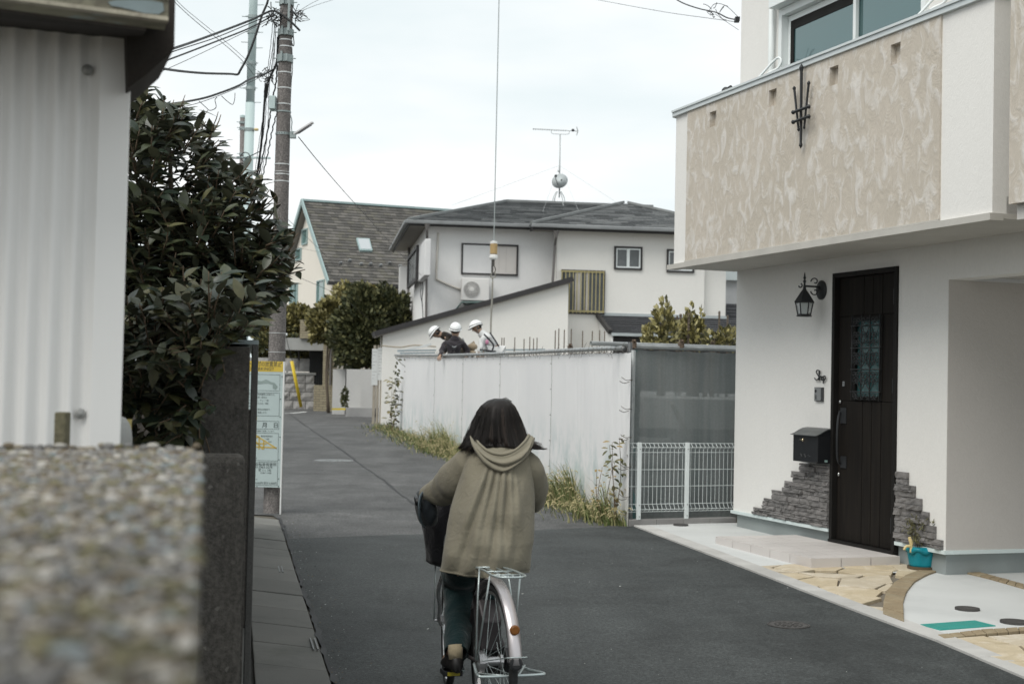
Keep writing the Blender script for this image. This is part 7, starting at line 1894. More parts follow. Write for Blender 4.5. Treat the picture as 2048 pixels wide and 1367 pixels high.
def hand(side, key, wrist, d, palm_n, s=1.0):
    """five finger chains curled around a bar; d = direction of the hand, palm_n = side the fingers curl to"""
    d = d.normalized(); n = palm_n.normalized(); w = d.cross(n).normalized(); out = []
    pc_ = wrist+d*.045*s
    for i, (off, ln) in enumerate(((-.030,.068),(-.010,.078),(.011,.073),(.030,.058))):
        k = pc_+w*off*s+d*.035*s; a = k+d*ln*.35*s+n*ln*.12*s; b = a+d*ln*.12*s+n*ln*.38*s; c = b-d*ln*.18*s+n*ln*.22*s
        out.append([(key, wrist, .026*s, .020*s), (key+'p', pc_, .034*s, .017*s), (f'{key}k{i}', k, .0105*s, .0105*s), (f'{key}a{i}', a, .0092*s, .0092*s), (f'{key}b{i}', b, .0082*s, .0082*s), (f'{key}c{i}', c, .0070*s, .0070*s)])
    t0 = wrist+d*.025*s-w*.030*s; out.append([(key+'p', pc_, .034*s, .017*s), (key+'t0', t0, .0125*s, .0125*s), (key+'t1', t0+d*.03*s-w*.012*s+n*.02*s, .0105*s, .0105*s), (key+'t2', t0+d*.045*s+n*.045*s, .0085*s, .0085*s)])
    return out
def face_bits(c, fwd, up, r):
    """nose, ears, lips, brow and eyes merged in the body mesh"""
    f, u = fwd.normalized(), up.normalized(); s = f.cross(u).normalized()
    rot = Matrix((s, f, u)).transposed()
    def fn(W):
        W.ell(c+f*r*1.0-u*r*.12, r*.14, r*.22, r*.24, 8, 6, rot=rot)
        W.ell(c+f*r*.93-u*r*.50, r*.26, r*.09, r*.07, 8, 6, rot=rot)
        for q in (-1, 1):
            W.ell(c+s*q*r*.86-u*r*.08-f*r*.05, r*.07, r*.18, r*.28, 8, 6, rot=rot); W.ell(c+f*r*.84+s*q*r*.34+u*r*.06, r*.14, r*.09, r*.09, 8, 6, rot=rot)
            W.ell(c+f*r*.84+s*q*r*.34+u*r*.24, r*.2, r*.08, r*.05, 8, 6, rot=rot)
    return fn
M_skin = M('skin', (.33,.22,.16), .55, .08, 8, 60, .05, .001)
def cloth(name, c, var=.12, rough=.9, weave=240, bump=.25):
    t = NT(name); co = t.coord(); n1 = t.noise(5, 5, co); n2 = t.noise(weave, 3, t.coord((1,1,.6)))
    col = t.mix(.5, t.ramp(n1, [(.3, sc3(c, 1-var)), (.7, sc3(c, 1+var))]), t.ramp(n2, [(.3, sc3(c, 1-var*1.4)), (.7, sc3(c, 1+var*1.4))]))
    t.color(col); t.set(Roughness=rough, Specular_IOR_Level=.2, Sheen_Weight=.15); t.bump(t.noise(17, 6, co, .65, 1.2), bump*1.8, .018, t.bump(n2, .2, .0012)); return t.m
M_helmet = M('white_helmet', (.80,.81,.81), .3, .03)
M_hairs = M('near_black_hair', (.010,.008,.007), .62, .3, 20, 120, .1, .001, spec=.28)
M_dkcloth = cloth('dark_purple_grey_jacket', (.035,.031,.036)); M_brcloth = cloth('dark_brown_jacket', (.028,.024,.019)); M_whcloth = cloth('off_white_work_suit', (.62,.63,.63), .08)
M_strap = M('grey_harness_strap', (.24,.25,.26), .7, .2); M_dkstrap = M('black_harness_strap', (.03,.03,.035), .7, .2); M_glove = cloth('tan_glove', (.30,.24,.17))
def worker(name_label, Y, head, face, neck, spine, sh, armL, armR, jm, jl, zfeet):
    """all joints given as photo pixels (px, py, dY)"""
    A = lambda q: at(q[0], q[1], Y+(q[2] if len(q) > 2 else 0))
    hc = A(head); pel = A(spine[-1]); base = V((pel.x, pel.y, zfeet)); r_ = thing('person', name_label, 'person', base, 'helmeted workers behind the hoarding')
    nk = A(neck); sp = [A(q) for q in spine]; shL, shR = A(sh[0]), A(sh[1]); fw = V(face).normalized(); up = (hc-nk).normalized()
    legs = []
    for s_, k in ((-1,'l'),(1,'r')):
        hip = pel+V((.09*s_,0,-.05)); kn = V((pel.x+.11*s_, pel.y-.05, (pel.z+zfeet)/2+.05)); an = V((pel.x+.12*s_, pel.y, zfeet+.09)); legs.append([('pel', pel, .15,.12), (k+'h', hip, .095,.095), (k+'k', kn, .062,.062), (k+'a', an, .042,.042), (k+'t', an+V((0,-.0,-.06))+V((fw.x,fw.y,0)).normalized()*.14, .04,.03)])
    aL, aR = [A(q) for q in armL], [A(q) for q in armR]
    def arms(kk, shp, pts, r0=1.0): return [('ch', sp[0], .11*r0,.09*r0), (kk+'s', shp, .062*r0,.062*r0), (kk+'e', pts[0], .046*r0,.046*r0), (kk+'w', pts[1], .03*r0,.03*r0)]
    chains = [[('pel', pel, .14,.11)]+[(f'sp{i}', p, .11,.085) for i, p in enumerate(sp[1:-1][::-1])]+[('ch', sp[0], .11,.09), ('nk', nk, .05,.05), ('h0', hc-up*.05, .072,.085), ('h1', hc+up*.03, .085,.10), ('h2', hc+up*.09, .05,.06)], arms('l', shL, aL), arms('r', shR, aR)]+legs
    for kk, pts in (('l', aL), ('r', aR)):
        for h_ in hand(kk, kk+'w', pts[1], (pts[1]-pts[0]), V((0,.3,-1))): chains.append(h_)
    skin('body', chains, M_skin, r_, 1, face_bits(hc, fw, up, .095))
    g_ = 1.22
    jk = [[('pel', pel, .16,.13)]+[(f'sp{i}', p, .175,.135) for i, p in enumerate(sp[1:-1][::-1])]+[('ch', sp[0], .175,.14), ('nk', sp[0].lerp(nk, .55), .12,.11), ('nk2', sp[0].lerp(hc, .70), .085,.085)], arms('l', shL, aL, 1.3), arms('r', shR, aR, 1.3)]
    def wr_(W):
        for v in W.v:
            v += V((1,-1,.5))*.009*math.sin(v.z*31+v.x*23+v.y*17)
    skin('jacket', jk, jm, r_, 2, wr_)
    skin('trousers', [[('pel', pel, .165,.135)]+[(k_, p_, a_*1.25, b_*1.25) for k_, p_, a_, b_ in L_[1:4]] for L_ in legs], jl, r_, 1)
    W = MB(); rot = up.to_track_quat('Z', 'Y').to_matrix() if up.length else None
    tilt = (up*.8-fw*.35).normalized(); s_ = fw.cross(tilt).normalized(); f2 = tilt.cross(s_).normalized()
    rot = Matrix((s_, f2, tilt)).transposed(); c = hc+tilt*.035
    def dome(u, v):
        th = 2*math.pi*u; ph = (math.pi/2)*v; rr = math.cos(ph) if v > 0 else 1
        return c+rot @ V((.112*rr*math.cos(th), .134*rr*math.sin(th)+.0, .120*math.sin(ph)))
    W.grid(dome, 24, 8, wrap=True); W.grid(lambda u, v: c+rot @ V(((.112+.014*v)*math.cos(2*math.pi*u), (.134+(.016+.035*max(0, math.sin(2*math.pi*u)))*v)*math.sin(2*math.pi*u), -.012*v-.022*v*max(0, math.sin(2*math.pi*u)))), 24, 2, wrap=True)
    hm = W.build('helmet', M_helmet, r_, smooth=True, solid=.006)
    W = MB(); W.tube([c+rot @ V((.115*math.cos(t*.35), .137*math.sin(t*.35), .018)) for t in range(18)], .0045, 5, closed=True); W.build('helmet_band', M_dkstrap, hm)
    W = MB(); W.ell(hc-fw*.02-up*.01, .083, .083, .075, 12, 8); W.build('hair', M_hairs, r_, smooth=True)
    W = MB(); W.tube(catmull([c+rot @ V((.12,.03,-.01)), hc+fw*.06-up*.11, c+rot @ V((-.12,.03,-.01))], 5), .006, 5); W.build('chin_strap', M_strap, r_)
    return r_, sp, shL, shR, nk, pel
zpl = 1.30
w1 = worker('worker in dark brown jacket bending left over the hoarding, white helmet tilted down', 28.6, (872,666), (-.85,-.25,-.5), (888,671), [(898,674),(914,681),(929,700)], [(896,680,-.12),(903,675,.14)], [(893,697,-.15),(886,707,-.2)], [(905,700,.2),(895,712,.1)], M_brcloth, M_brcloth, zpl)
w2 = worker('worker seen from behind in dark purple grey jacket leaning on the tube, white helmet', 27.75, (911,660), (-.1,.9,-.35), (911,676), [(908,690),(907,702),(906,716)], [(890,687,0),(927,687,0)], [(884,701,-.1),(880,712,-.35)], [(935,702,.05),(932,714,-.05)], M_dkcloth, M_brcloth, zpl)
w3 = worker('worker in off-white suit with harness looking down beside the crane rope', 28.3, (953,655), (-.75,-.4,-.5), (963,666), [(972,674),(982,684),(992,695)], [(966,677,-.16),(972,674,.16)], [(962,692,-.2),(958,706,-.3)], [(974,690,.2),(968,704,.1)], M_whcloth, M_whcloth, zpl)
def strapline(root, Y, pts, r, mat, nm='harness_strap'):
    W = MB(); W.tube(catmull([at(x, y, Y+dy) for x, y, dy in pts], 4), r, 5); W.build(nm, mat, root, smooth=True)
strapline(w2[0], 27.58, [(894,686,0),(903,692,-.03),(908,700,-.03),(915,691,-.03),(926,686,0)], .013, M_dkstrap); strapline(w2[0], 27.56, [(904,692,0),(908,694,-.02),(914,692,0)], .012, M_strap); strapline(w2[0], 27.56, [(908,695,0),(908,712,0)], .013, M_dkstrap)
strapline(w2[0], 27.56, [(889,712,0),(907,714,-.05),(930,712,0)], .016, M_strap)
strapline(w1[0], 28.42, [(893,668,0),(908,672,-.02),(922,684,-.02),(930,697,0)], .016, M_dkstrap); strapline(w1[0], 28.4, [(925,676,0),(931,688,0),(937,698,0)], .012, M_strap)
strapline(w3[0], 28.02, [(968,668,0),(978,678,-.02),(987,690,-.02),(984,702,0)], .018, M_dkstrap); strapline(w3[0], 28.05, [(980,665,.1),(990,680,.0),(997,692,.1)], .016, M_dkstrap); strapline(w3[0], 28.0, [(960,699,0),(975,701,-.03),(992,703,0)], .02, M_dkstrap)
W = MB(); W.ell(at(974,684,27.98), .036,.03,.05, 10, 7); W.build('pink_pouch', M('pink_pouch', (.50,.22,.33), .7, .1), w3[0], smooth=True)
W = MB(); 
for k in range(16): p = at(rnd(958,994), rnd(699,706), 28.0+rnd(-.05,.1)); W.tube([p, p+V((rnd(-.05,.05), 0, rnd(-.08,.02)))], .011, 5)
W.build('tool_belt', M_brk, w3[0])
W = MB(); p = at(945, 693, 27.9); W.ell(p, .10, .08, .07, 10, 7); W.ell(p+V((-.0,-.02,-.12)), .075,.07,.05, 10, 6); W.tube([p+V((-.03,0,.05)), p+V((.02,0,.10)), p+V((.05,0,.02))], .02, 6)
single(W, 'tan_glove_bundle', M_glove, 'tan work glove and rope bundle between the two groups of workers', 'glove', smooth=True)

# ================================================================== BICYCLE AND RIDER
gB = gz(6.2)
BO = V((-.052, 6.15, gB)); bh = V((-.276, .961, 0)).normalized(); bs = V((.961, .276, 0)).normalized()
def B(f, s, z): return BO+bh*f+bs*s+V((0,0,z))
bike = thing('bicycle', 'silver city bicycle with rear rack and black front bag ridden up the lane', 'bicycle', BO+bh*.5)
M_tyre = M('tyre_rubber', (.020,.021,.022), .8, .2, 20, 200, .2, .001); M_chrome = M('scuffed_chrome', (.50,.50,.51), .28, .1, 6, 60, .05, .001, metal=.9, stain=(.22,.18,.15), sscale=8, samt=.5)
M_alub = M('brushed_aluminium', (.47,.53,.53), .38, .08, metal=.6); M_frame = M('dark_metallic_frame', (.05,.045,.047), .35, .15, metal=.3); M_blackp = M('black_plastic', (.014,.015,.017), .5, .1)
M_fender = M('silver_mudguard', (.54,.51,.52), .30, .06, 3, 60, .04, .001, metal=.65)
FW = dict(c=B(1.04, .055, .33), h=(Matrix.Rotation(math.radians(-9.5), 3, 'Z') @ bh))
FW['s'] = (Matrix.Rotation(math.radians(-9.5), 3, 'Z') @ bs)
def wheel(f, name='wheel'):
    R = .33; c = B(f, 0, R) if f < .5 else FW['c']; bh_, bs_ = (bh, bs) if f < .5 else (FW['h'], FW['s'])
    def circ(r, s, n=56): return [c+bh_*(r*math.cos(2*math.pi*i/n))+V((0,0,r*math.sin(2*math.pi*i/n)))+bs_*s for i in range(n)]
    W = MB(); W.tube(circ(R-.019, 0), .019, 10, closed=True); w_ = W.build(name, M_tyre, bike, smooth=True)
    W = MB(); pr = [(.285,-.012),(.300,-.013),(.300,.013),(.285,.012),(.289,0)]; n = 56
    vs = [c+bh_*(r*math.cos(2*math.pi*i/n))+V((0,0,r*math.sin(2*math.pi*i/n)))+bs_*s for i in range(n) for r, s in pr]; k = len(pr)
    W.add(vs, [(i*k+j, i*k+(j+1)%k, ((i+1)%n)*k+(j+1)%k, ((i+1)%n)*k+j) for i in range(n) for j in range(k)]); W.build('rim', M_chrome, w_, smooth=False)
    W = MB(); big = f < .5; W.lathe(c-bs_*.045, bs_, [(.012,-.01),(.030,0),(.030,.012),(.020,.015),(.020,.07),(.030,.073),(.030,.085),(.012,.095)], 16); W.tube([c-bs_*.075, c+bs_*.085], .006, 8)
    if big: W.lathe(c-bs_*.075, bs_, [(.020,0),(.047,.004),(.047,.028),(.02,.032)], 20)
    W.build('hub', M_chrome, w_, smooth=False)
    W = MB()
    for i in range(28):
        a = 2*math.pi*i/28; a2 = a+(.45 if (i//2) % 2 else -.45); s_ = .034 if i % 2 else -.034
        W.tube([c+bh_*(.027*math.cos(a2))+V((0,0,.027*math.sin(a2)))+bs_*s_, c+bh_*(.288*math.cos(a))+V((0,0,.288*math.sin(a)))], .0012, 4)
    W.build('spokes', M_alub, w_)['kind'] = 'stuff'
    return w_
wheel(0); wheel(1.06)
def fender(f, a0, a1, name, mat):
    W = MB(); c = B(f, 0, .33) if f < .5 else FW['c']; bh_, bs_ = (bh, bs) if f < .5 else (FW['h'], FW['s']); r = .358; n = 24
    def fn(u, v):
        a = math.radians(a0+(a1-a0)*v); t = (u-.5)*2; rr = r-.012*t*t
        return c-bh_*(rr*math.cos(a))+V((0,0,rr*math.sin(a)))+bs_*(.027*t)
    W.grid(fn, 8, n); return W.build(name, mat, bike, smooth=True, solid=.002)
fd = fender(0, 8, 150, 'rear_mudguard', M_fender); fender(1.06, 28, 150, 'front_mudguard', M_fender)
c = B(0, 0, .33)
fp_ = lambda a, r=.36, s=0: c-bh*(r*math.cos(math.radians(a)))+V((0,0,r*math.sin(math.radians(a))))+bs*s
W = MB(); ax = (fp_(30)-c).normalized()*.75-V((0,0,.3)); W.lathe(fp_(31, .362), -bh, [(.019,0),(.021,.004),(.021,.010),(.015,.014)], 18); W.build('reflector', M('amber_reflector', (.20,.075,.015), .3, .15, 60, 200, .3, .001), bike, smooth=False)
W = MB(); W.tube(catmull([B(0,-.06,.33), fp_(13,.34,-.045), fp_(13,.367,-.03), fp_(13,.372,0), fp_(13,.367,.03), fp_(13,.34,.045), B(0,.06,.33)], 4), .0028, 6); W.build('mudguard_stay', M_alub, bike, smooth=True)
W = MB(); W.lathe(fp_(9,.35), ax, [(.028,-.006),(.028,.004),(.02,.006)], 10); W.build('mudflap', M_blackp, bike)
# rack
zr_ = .725; W = MB(); W.tube(catmull([B(.14,-.055,zr_-.01), B(-.05,-.062,zr_), B(-.22,-.068,zr_), B(-.27,-.04,zr_), B(-.275,0,zr_), B(-.27,.04,zr_), B(-.22,.068,zr_), B(-.05,.062,zr_), B(.14,.055,zr_-.01)], 4), .0048, 8)
for s_ in (-.022, .022): W.tube([B(.13,s_,zr_-.006), B(-.20,s_,zr_-.004), B(-.235,s_*.6,zr_-.004)], .004, 6)
for f_ in (.08, -.06, -.17): W.tube([B(f_,-.06,zr_-.004), B(f_,.06,zr_-.004)], .004, 6)
W.build('rear_rack', M_alub, bike, smooth=True)
for s_ in (-1, 1):
    W = MB(); W.tube([B(.03,.062*s_,zr_), B(.0,.075*s_,zr_-.12), B(-.0,.078*s_,.34)], .0042, 6); W.tube([B(-.16,.066*s_,zr_), B(-.02,.078*s_,.34)], .0042, 6); W.build('rack_stay', M_alub, bike, smooth=True)
# stand swung up behind
W = MB(); W.tube(catmull([B(0,-.085,.32), B(-.10,-.10,.30), B(-.26,-.135,.325), B(-.285,-.12,.325), B(-.29,0,.325), B(-.285,.12,.325), B(-.26,.145,.325), B(-.13,.105,.32), B(0,.09,.33)], 4), .0062, 8); W.tube([B(-.14,-.11,.31), B(-.285,-.02,.325)], .004, 6); W.tube([B(-.14,.10,.335), B(-.285,.03,.325)], .004, 6)
W.build('kickstand', M_alub, bike, smooth=True)
# frame
bb = B(.44, 0, .28); sc_ = B(.27, 0, .64); hd0, hd1 = B(.86, 0, .60), B(.82, 0, .80)
W = MB(); W.tube([bb, sc_], .016, 10); W.tube(catmull([bb, B(.60,0,.36), B(.78,0,.56), hd0], 4), .019, 10); W.tube(catmull([B(.37,0,.43), B(.58,0,.47), B(.76,0,.62), B(.83,0,.72)], 4), .014, 8); W.tube([hd0, hd1], .020, 10)
for s_ in (-1, 1): W.tube([bb+bs*.03*s_, B(0,.065*s_,.33)], .009, 8); W.tube([sc_+bs*.02*s_-V((0,0,.05)), B(0,.065*s_,.34)], .008, 8)
W.lathe(bb-bs*.04, bs, [(.022,0),(.022,.08)], 14)
W.build('frame', M_frame, bike, smooth=True)
W = MB(); W.tube([sc_, B(.235,0,.76)], .0125, 10); W.build('seat_post', M_chrome, bike, smooth=True)
W = MB()
def sad(u, v):
    th = 2*math.pi*u; L_ = .24*v; w = (.10*(1-v)**.8+.022); w = min(w, .10) if v > .06 else w*.8
    return B(.155+L_, w*math.cos(th), .785+.022*math.sin(th)+.012*(v-.3)**2)
W.grid(sad, 20, 10, wrap=True); W.build('saddle', M_blackp, bike, smooth=True, solid=.004)
W = MB(); W.tube([hd1, hd1+(hd1-hd0).normalized()*.03], .017, 10)
W.build('steerer', M_chrome, bike, smooth=True)
for s_ in (-1, 1):
    W = MB(); W.tube(catmull([hd0+bs*.02*s_, B(.90,.015+.052*s_,.50), FW['c']-FW['h']*.06+FW['s']*(.052*s_)+V((0,0,.08)), FW['c']+FW['s']*(.052*s_)], 4), .010, 8); W.build('fork_blade', M_chrome, bike, smooth=True)
st = B(.79, 0, .96)
W = MB(); W.tube([hd1, B(.795,0,.93), st], .012, 8); hb = [B(.70,-.195,.955), B(.78,-.18,.97), B(.84,-.12,.985), B(.83,0,.965), B(.84,.12,.985), B(.78,.18,.97), B(.70,.195,.955)]; W.tube(catmull(hb, 5), .011, 10); W.build('handlebar', M_chrome, bike, smooth=True)
W = MB(); W.tube(catmull([B(.82,.03,.95), B(.90,.06,1.0), B(.98,.04,.93), B(.90,.02,.75)], 5), .0035, 6); W.tube(catmull([B(.80,-.10,.96), B(.87,-.04,1.02), B(.90,.02,.90), B(.86,0,.70)], 5), .003, 6); W.build('brake_cable', M_alub, bike, smooth=True)
for s_ in (-1, 1):
    W = MB(); W.tube([B(.67,.198*s_,.95), B(.76,.185*s_,.966)], .016, 10); W.build('grip', M_blackp, bike, smooth=True)
# cranks, pedals, chain case
def crank(s_, ang):
    a = math.radians(ang); pd = bb+bs*.06*s_+bh*(.165*math.cos(a))+V((0,0,.165*math.sin(a))); W = MB(); W.bar(bb+bs*.055*s_, pd, .018, .012); W.build('crank', M_alub, bike, bevel=.003)
    pc2 = pd+bs*.055*s_; W = MB(); W.add([pc2+bh*f_+bs*q+V((0,0,z)) for z in (-.012,.012) for f_, q in ((-.045,-.042),(-.045,.042),(.045,.042),(.045,-.042))], [(3,2,1,0),(4,5,6,7),(0,1,5,4),(1,2,6,5),(2,3,7,6),(3,0,4,7)]); p_ = W.build('pedal', M_blackp, bike, bevel=.003)
    W = MB(); W.add([pc2-bh*.047+bs*q+V((0,0,z)) for q, z in ((-.028,-.008),(.028,-.008),(.028,.008),(-.028,.008))]+[pc2-bh*.043+bs*q+V((0,0,z)) for q, z in ((-.028,-.008),(.028,-.008),(.028,.008),(-.028,.008))], [(0,1,2,3),(7,6,5,4),(0,4,5,1),(1,5,6,2),(2,6,7,3),(3,7,4,0)]); W.build('pedal_reflector', M('yellow_reflector', (.36,.30,.02), .4, .1), p_)
    return pc2
pedL = crank(-1, 197); pedR = crank(1, 17)
W = MB()
cc_ = [B(.0,.05,.33+.055), B(.22,.055,.39), B(.44,.06,.28+.10), B(.54,.06,.30), B(.50,.06,.20), B(.40,.06,.175), B(.2,.055,.235), B(.0,.05,.27), B(-.05,.05,.33)]
W.prism(cc_, bs*.022); W.build('chain_case', M_blackp, bike, bevel=.004)
# dress guard net, lock, battery-like dark pack beside the hub
W = MB(); W.prism([B(.03,-.045,.50), B(.12,-.045,.58), B(.17,-.045,.50), B(.14,-.045,.36), B(.05,-.045,.36)], bs*.09); W.build('frame_lock', M_frame, bike, bevel=.01)
# front bag in its basket and the hand mitts
M_bag = cloth('black_nylon_bag', (.012,.012,.015), .3, .55, 200, .3)
W = MB(); bc = B(1.06, .035, .745)
def bag(u, v):
    th = 2*math.pi*u; e = .85; cx = math.copysign(abs(math.cos(th))**e, math.cos(th)); cy = math.copysign(abs(math.sin(th))**e, math.sin(th))
    w = .128*(.72+.34*v) if v < .85 else .128*(1.0-(v-.85)*1.6); dd = .125*(.8+.2*v)
    z = -.15+.31*v+.02*math.sin(th*2+1)*v; wv = 1+.025*math.sin(th*5+v*9)+.02*math.sin(th*9-v*6)
    if v < .06: w *= .35+v*10.8; dd *= .35+v*10.8
    return bc+bs*(w*cx*wv)+bh*(dd*cy*wv)+V((0,0,z))
W.grid(bag, 48, 24, wrap=True); W.lathe(bc+V((0,0,.10)), (0,0,1), [(.10,0),(.09,.02),(.01,.03)], 20)
o = W.build('front_bag', M_bag, bike, smooth=True)
W = MB(); W.tube(catmull([B(1.0,.0,.93), B(1.02,.07,1.0), B(1.05,.11,.93)], 4), .006, 6); W.build('bag_handle', M_alub, bike, smooth=True)
W = MB()
for s_ in (-1, 1): W.tube([FW['c']+FW['s']*(.075*s_)+V((0,0,.33)), FW['c']+FW['s']*(.075*s_)], .0035, 6)
W.build('basket_strut', M_alub, bike, smooth=True)
def mitt(s_):
    W = MB(); c0 = B(.70, .235*s_, .955); cm = A(857,1016,6.80) if s_ < 0 else B(.74,.235,.90)
    def fn(u, v):
        th = 2*math.pi*u; ph = math.pi*(v-.5); k_ = max(math.cos(ph), .001)**.7; wv = 1+.07*math.sin(th*3+v*8)+.05*math.sin(th*5-v*13)
        return cm+bs*(.046*k_*math.cos(th)*wv-.012*math.sin(ph))+bh*(.11*k_*math.sin(th)*wv+.05)+V((0,0,.088*math.sin(ph)+.012*math.sin(th*2)*k_))
    W.grid(fn, 28, 14, wrap=True); return W.build('handlebar_mitt', cloth('dark_blue_black_mitt', (.018,.023,.028), .25, .5), bike, smooth=True, solid=.004)
mitt(-1); mitt(1)
W = MB(); fe = catmull([A(852,977,6.78), A(840,988,6.74), A(836,1010,6.72), A(838,1035,6.74), A(846,1052,6.78)], 5)
W.grid(lambda u, v: fe[int(u*20)]+V((.011*v, .02*v*v-.006*math.sin(v*3), -.012*v)), 20, 6); W.build('mitt_flap', M('blue_grey_lining', (.09,.115,.13), .5, .15), bike, smooth=True, solid=.004)

# ---- rider
rid = thing('person', 'cyclist seen from behind in a loose olive hooded coat with dark shoulder length hair', 'person', B(.27, 0, .02))
def A(px, py, Y): return at(px, py, Y)
pel = B(.24, 0, .87); 
spn = [A(975,1010,6.42), A(985,960,6.47)]; chst = A(994,915,6.52); nck = A(1000,878,6.58); hcn = A(999,846,6.62)
hf = V((-.22,.93,-.22)).normalized()
kneeL, ankL = A(914,1178,6.74), A(912,1292,6.50); toeL = pedL+bh*.09+V((0,0,.035)); ankL = pedL-bh*.06+V((0,0,.10))
kneeR = B(.60,.09,.72); ankR = pedR-bh*.07+V((0,0,.085)); toeR = pedR+bh*.10+V((0,0,.04))
shL, shR = A(944,925,6.50), A(1050,925,6.50)
elL, wrL = A(897,968,6.66), A(858,985,6.80); elR, wrR = A(1073,985,6.66), B(.66,.20,.98)
chains = [[('pel', pel, .13,.11), ('s0', spn[0], .09,.07), ('s1', spn[1], .10,.075), ('ch', chst, .12,.085), ('nk', nck, .047,.047), ('h0', hcn-V((0,0,.045))+hf*.01, .062,.075), ('h1', hcn+V((0,0,.02)), .076,.088), ('h2', hcn+V((0,0,.075)), .045,.055)],
 [('ch', chst, .12,.085), ('ls', shL, .055,.055), ('le', elL, .040,.040), ('lw', wrL, .026,.022)], [('ch', chst, .12,.085), ('rs', shR, .055,.055), ('re', elR, .040,.040), ('rw', wrR, .026,.022)],
 [('pel', pel, .13,.11), ('lh', pel-bs*.09-V((0,0,.03)), .085,.085), ('lk', kneeL, .055,.055), ('la', ankL, .034,.034), ('lt', toeL, .036,.026)],
 [('pel', pel, .13,.11), ('rh', pel+bs*.09-V((0,0,.03)), .085,.085), ('rk', kneeR, .055,.055), ('ra', ankR, .034,.034), ('rt', toeR, .036,.026)]]
for h_ in hand('l', 'lw', wrL, B(.76,-.185,.966)-B(.67,-.198,.95)+V((0,0,-.03)), V((0,.2,-1))): chains.append(h_)
for h_ in hand('r', 'rw', wrR, B(.76,.185,.966)-B(.67,.198,.95)+V((0,0,-.03)), V((0,.2,-1))): chains.append(h_)
skin('body', chains, M_skin, rid, 2, face_bits(hcn, hf, V((0,.25,1)), .085))
# trousers
M_trs = cloth('dark_teal_black_trousers', (.006,.022,.024), .3, .85, 200, .3)
def leg_tube(name, pts, rad, mat, parent, wr=.05, wide=1.0, seed=0):
    P = catmull(pts, 10); n = len(P)-1; R_ = [0]*(n+1)
    for i in range(n+1):
        t = i/n*(len(rad)-1); k = min(int(t), len(rad)-2); R_[i] = rad[k]+(rad[k+1]-rad[k])*(t-k)
    W = MB()
    def fn(u, v):
        i = min(int(v*n), n-1); c = P[i].lerp(P[i+1], v*n-i); d = (P[i+1]-P[i]).normalized(); r = R_[i]+(R_[i+1]-R_[i])*(v*n-i)
        x = V((1,0,0)); x = (x-d*x.dot(d)).normalized(); y = d.cross(x); th = 2*math.pi*u
        r *= 1+wr*math.sin(v*21+th*1.0+seed)*math.sin(v*9+2*th+seed*2)+wr*.5*math.sin(v*47+3*math.cos(th)+seed)
        return c+x*(r*wide*math.cos(th))+y*(r*math.sin(th))
    W.grid(fn, 40, n*2, wrap=True); return W.build(name, mat, parent, smooth=True, solid=.003)
leg_tube('trouser_leg', [pel-bs*.065+bh*.06+V((0,0,-.04)), A(928,1130,6.62), A(922,1175,6.70), A(920,1232,6.58), ankL+V((0,0,-.008))+bs*.005], [.085,.100,.086,.070,.050], M_trs, rid, .06, 1, 1)
leg_tube('trouser_leg', [pel+bs*.065+bh*.06+V((0,0,-.04)), B(.42,.085,.80), kneeR, kneeR.lerp(ankR,.5)+bh*-.01, ankR+V((0,0,.05))], [.085,.095,.078,.066,.05], M_trs, rid, .06, 1, 2)
W = MB(); W.ell(pel+bh*.07+V((0,.0,-.05)), .145, .11, .10, 24, 12); W.build('trouser_seat', M_trs, rid, smooth=True)
M_shoe = M('black_leather_shoe', (.012,.011,.011), .5, .2, 20, 100, .1, .001); M_sock = cloth('beige_sock', (.36,.30,.20))
for ank, toe, sd in ((ankL, toeL, -1), (ankR, toeR, 1)):
    d = (toe-ank); d.z = 0; d.normalize(); s_ = d.cross(V((0,0,1))); z0 = (pedL if sd < 0 else pedR).z+.014
    W = MB()
    def shoe(u, v, d=d, s_=s_, ank=ank, z0=z0):
        th = 2*math.pi*u; L_ = -.065+.235*v; w = .036+.012*math.sin(v*math.pi*1.1)-.008*(abs(v-.25) < .1); h = .098-.065*min(1, max(0, (v-.15)*1.5)); e = max(.08, math.sin(min(max(v, .0), 1)*math.pi)**.35)
        c = V((ank.x, ank.y, z0))+d*L_
        zz = (.5+.5*math.sin(th)); return c+s_*(w*e*math.cos(th))+V((0,0,h*e*zz+.006*(1-e)))
    W.grid(shoe, 24, 18, wrap=True); W.build('shoe', M_shoe, rid, smooth=True, solid=.003)
    W = MB(); W.tube([ank+V((0,0,.03)), ank+V((0,0,.0))-d*.010, ank-V((0,0,.03))-d*.014], [.033,.033,.031], 14); W.build('sock', M_sock, rid, smooth=True)
# coat
M_coat = cloth('olive_cotton_coat', (.205,.188,.142), .06, .95, 320, .22)
rings = [(858,968,1036,6.58,.055),(870,955,1046,6.565,.075),(885,944,1055,6.55,.10),(900,935,1060,6.535,.118),(915,929,1064,6.525,.13),(935,925,1066,6.515,.14),(960,920,1067,6.50,.15),(990,911,1068,6.48,.158),(1020,902,1068,6.46,.165),(1050,895,1067,6.45,.17),(1080,890,1065,6.44,.190),(1105,886,1060,6.43,.192),(1130,883,1056,6.42,.178),(1141,882,1053,6.42,.176)]
def ringv(v):
    t = v*(len(rings)-1); k = min(int(t), len(rings)-2); f_ = t-k; a, b = rings[k], rings[k+1]; return [a[i]+(b[i]-a[i])*f_ for i in range(5)]
folds = [(-.28,-.86,.055,.020),(-.20,-.62,.035,-.010),(-.12,-.42,.050,.017),(-.03,-.20,.040,-.012),(.02,-.02,.045,.016),(.10,.10,.035,-.012),(.16,.27,.045,.016),(.24,.42,.035,-.010),(.32,.60,.050,.018),(.46,.84,.05,.012)]
W = MB()
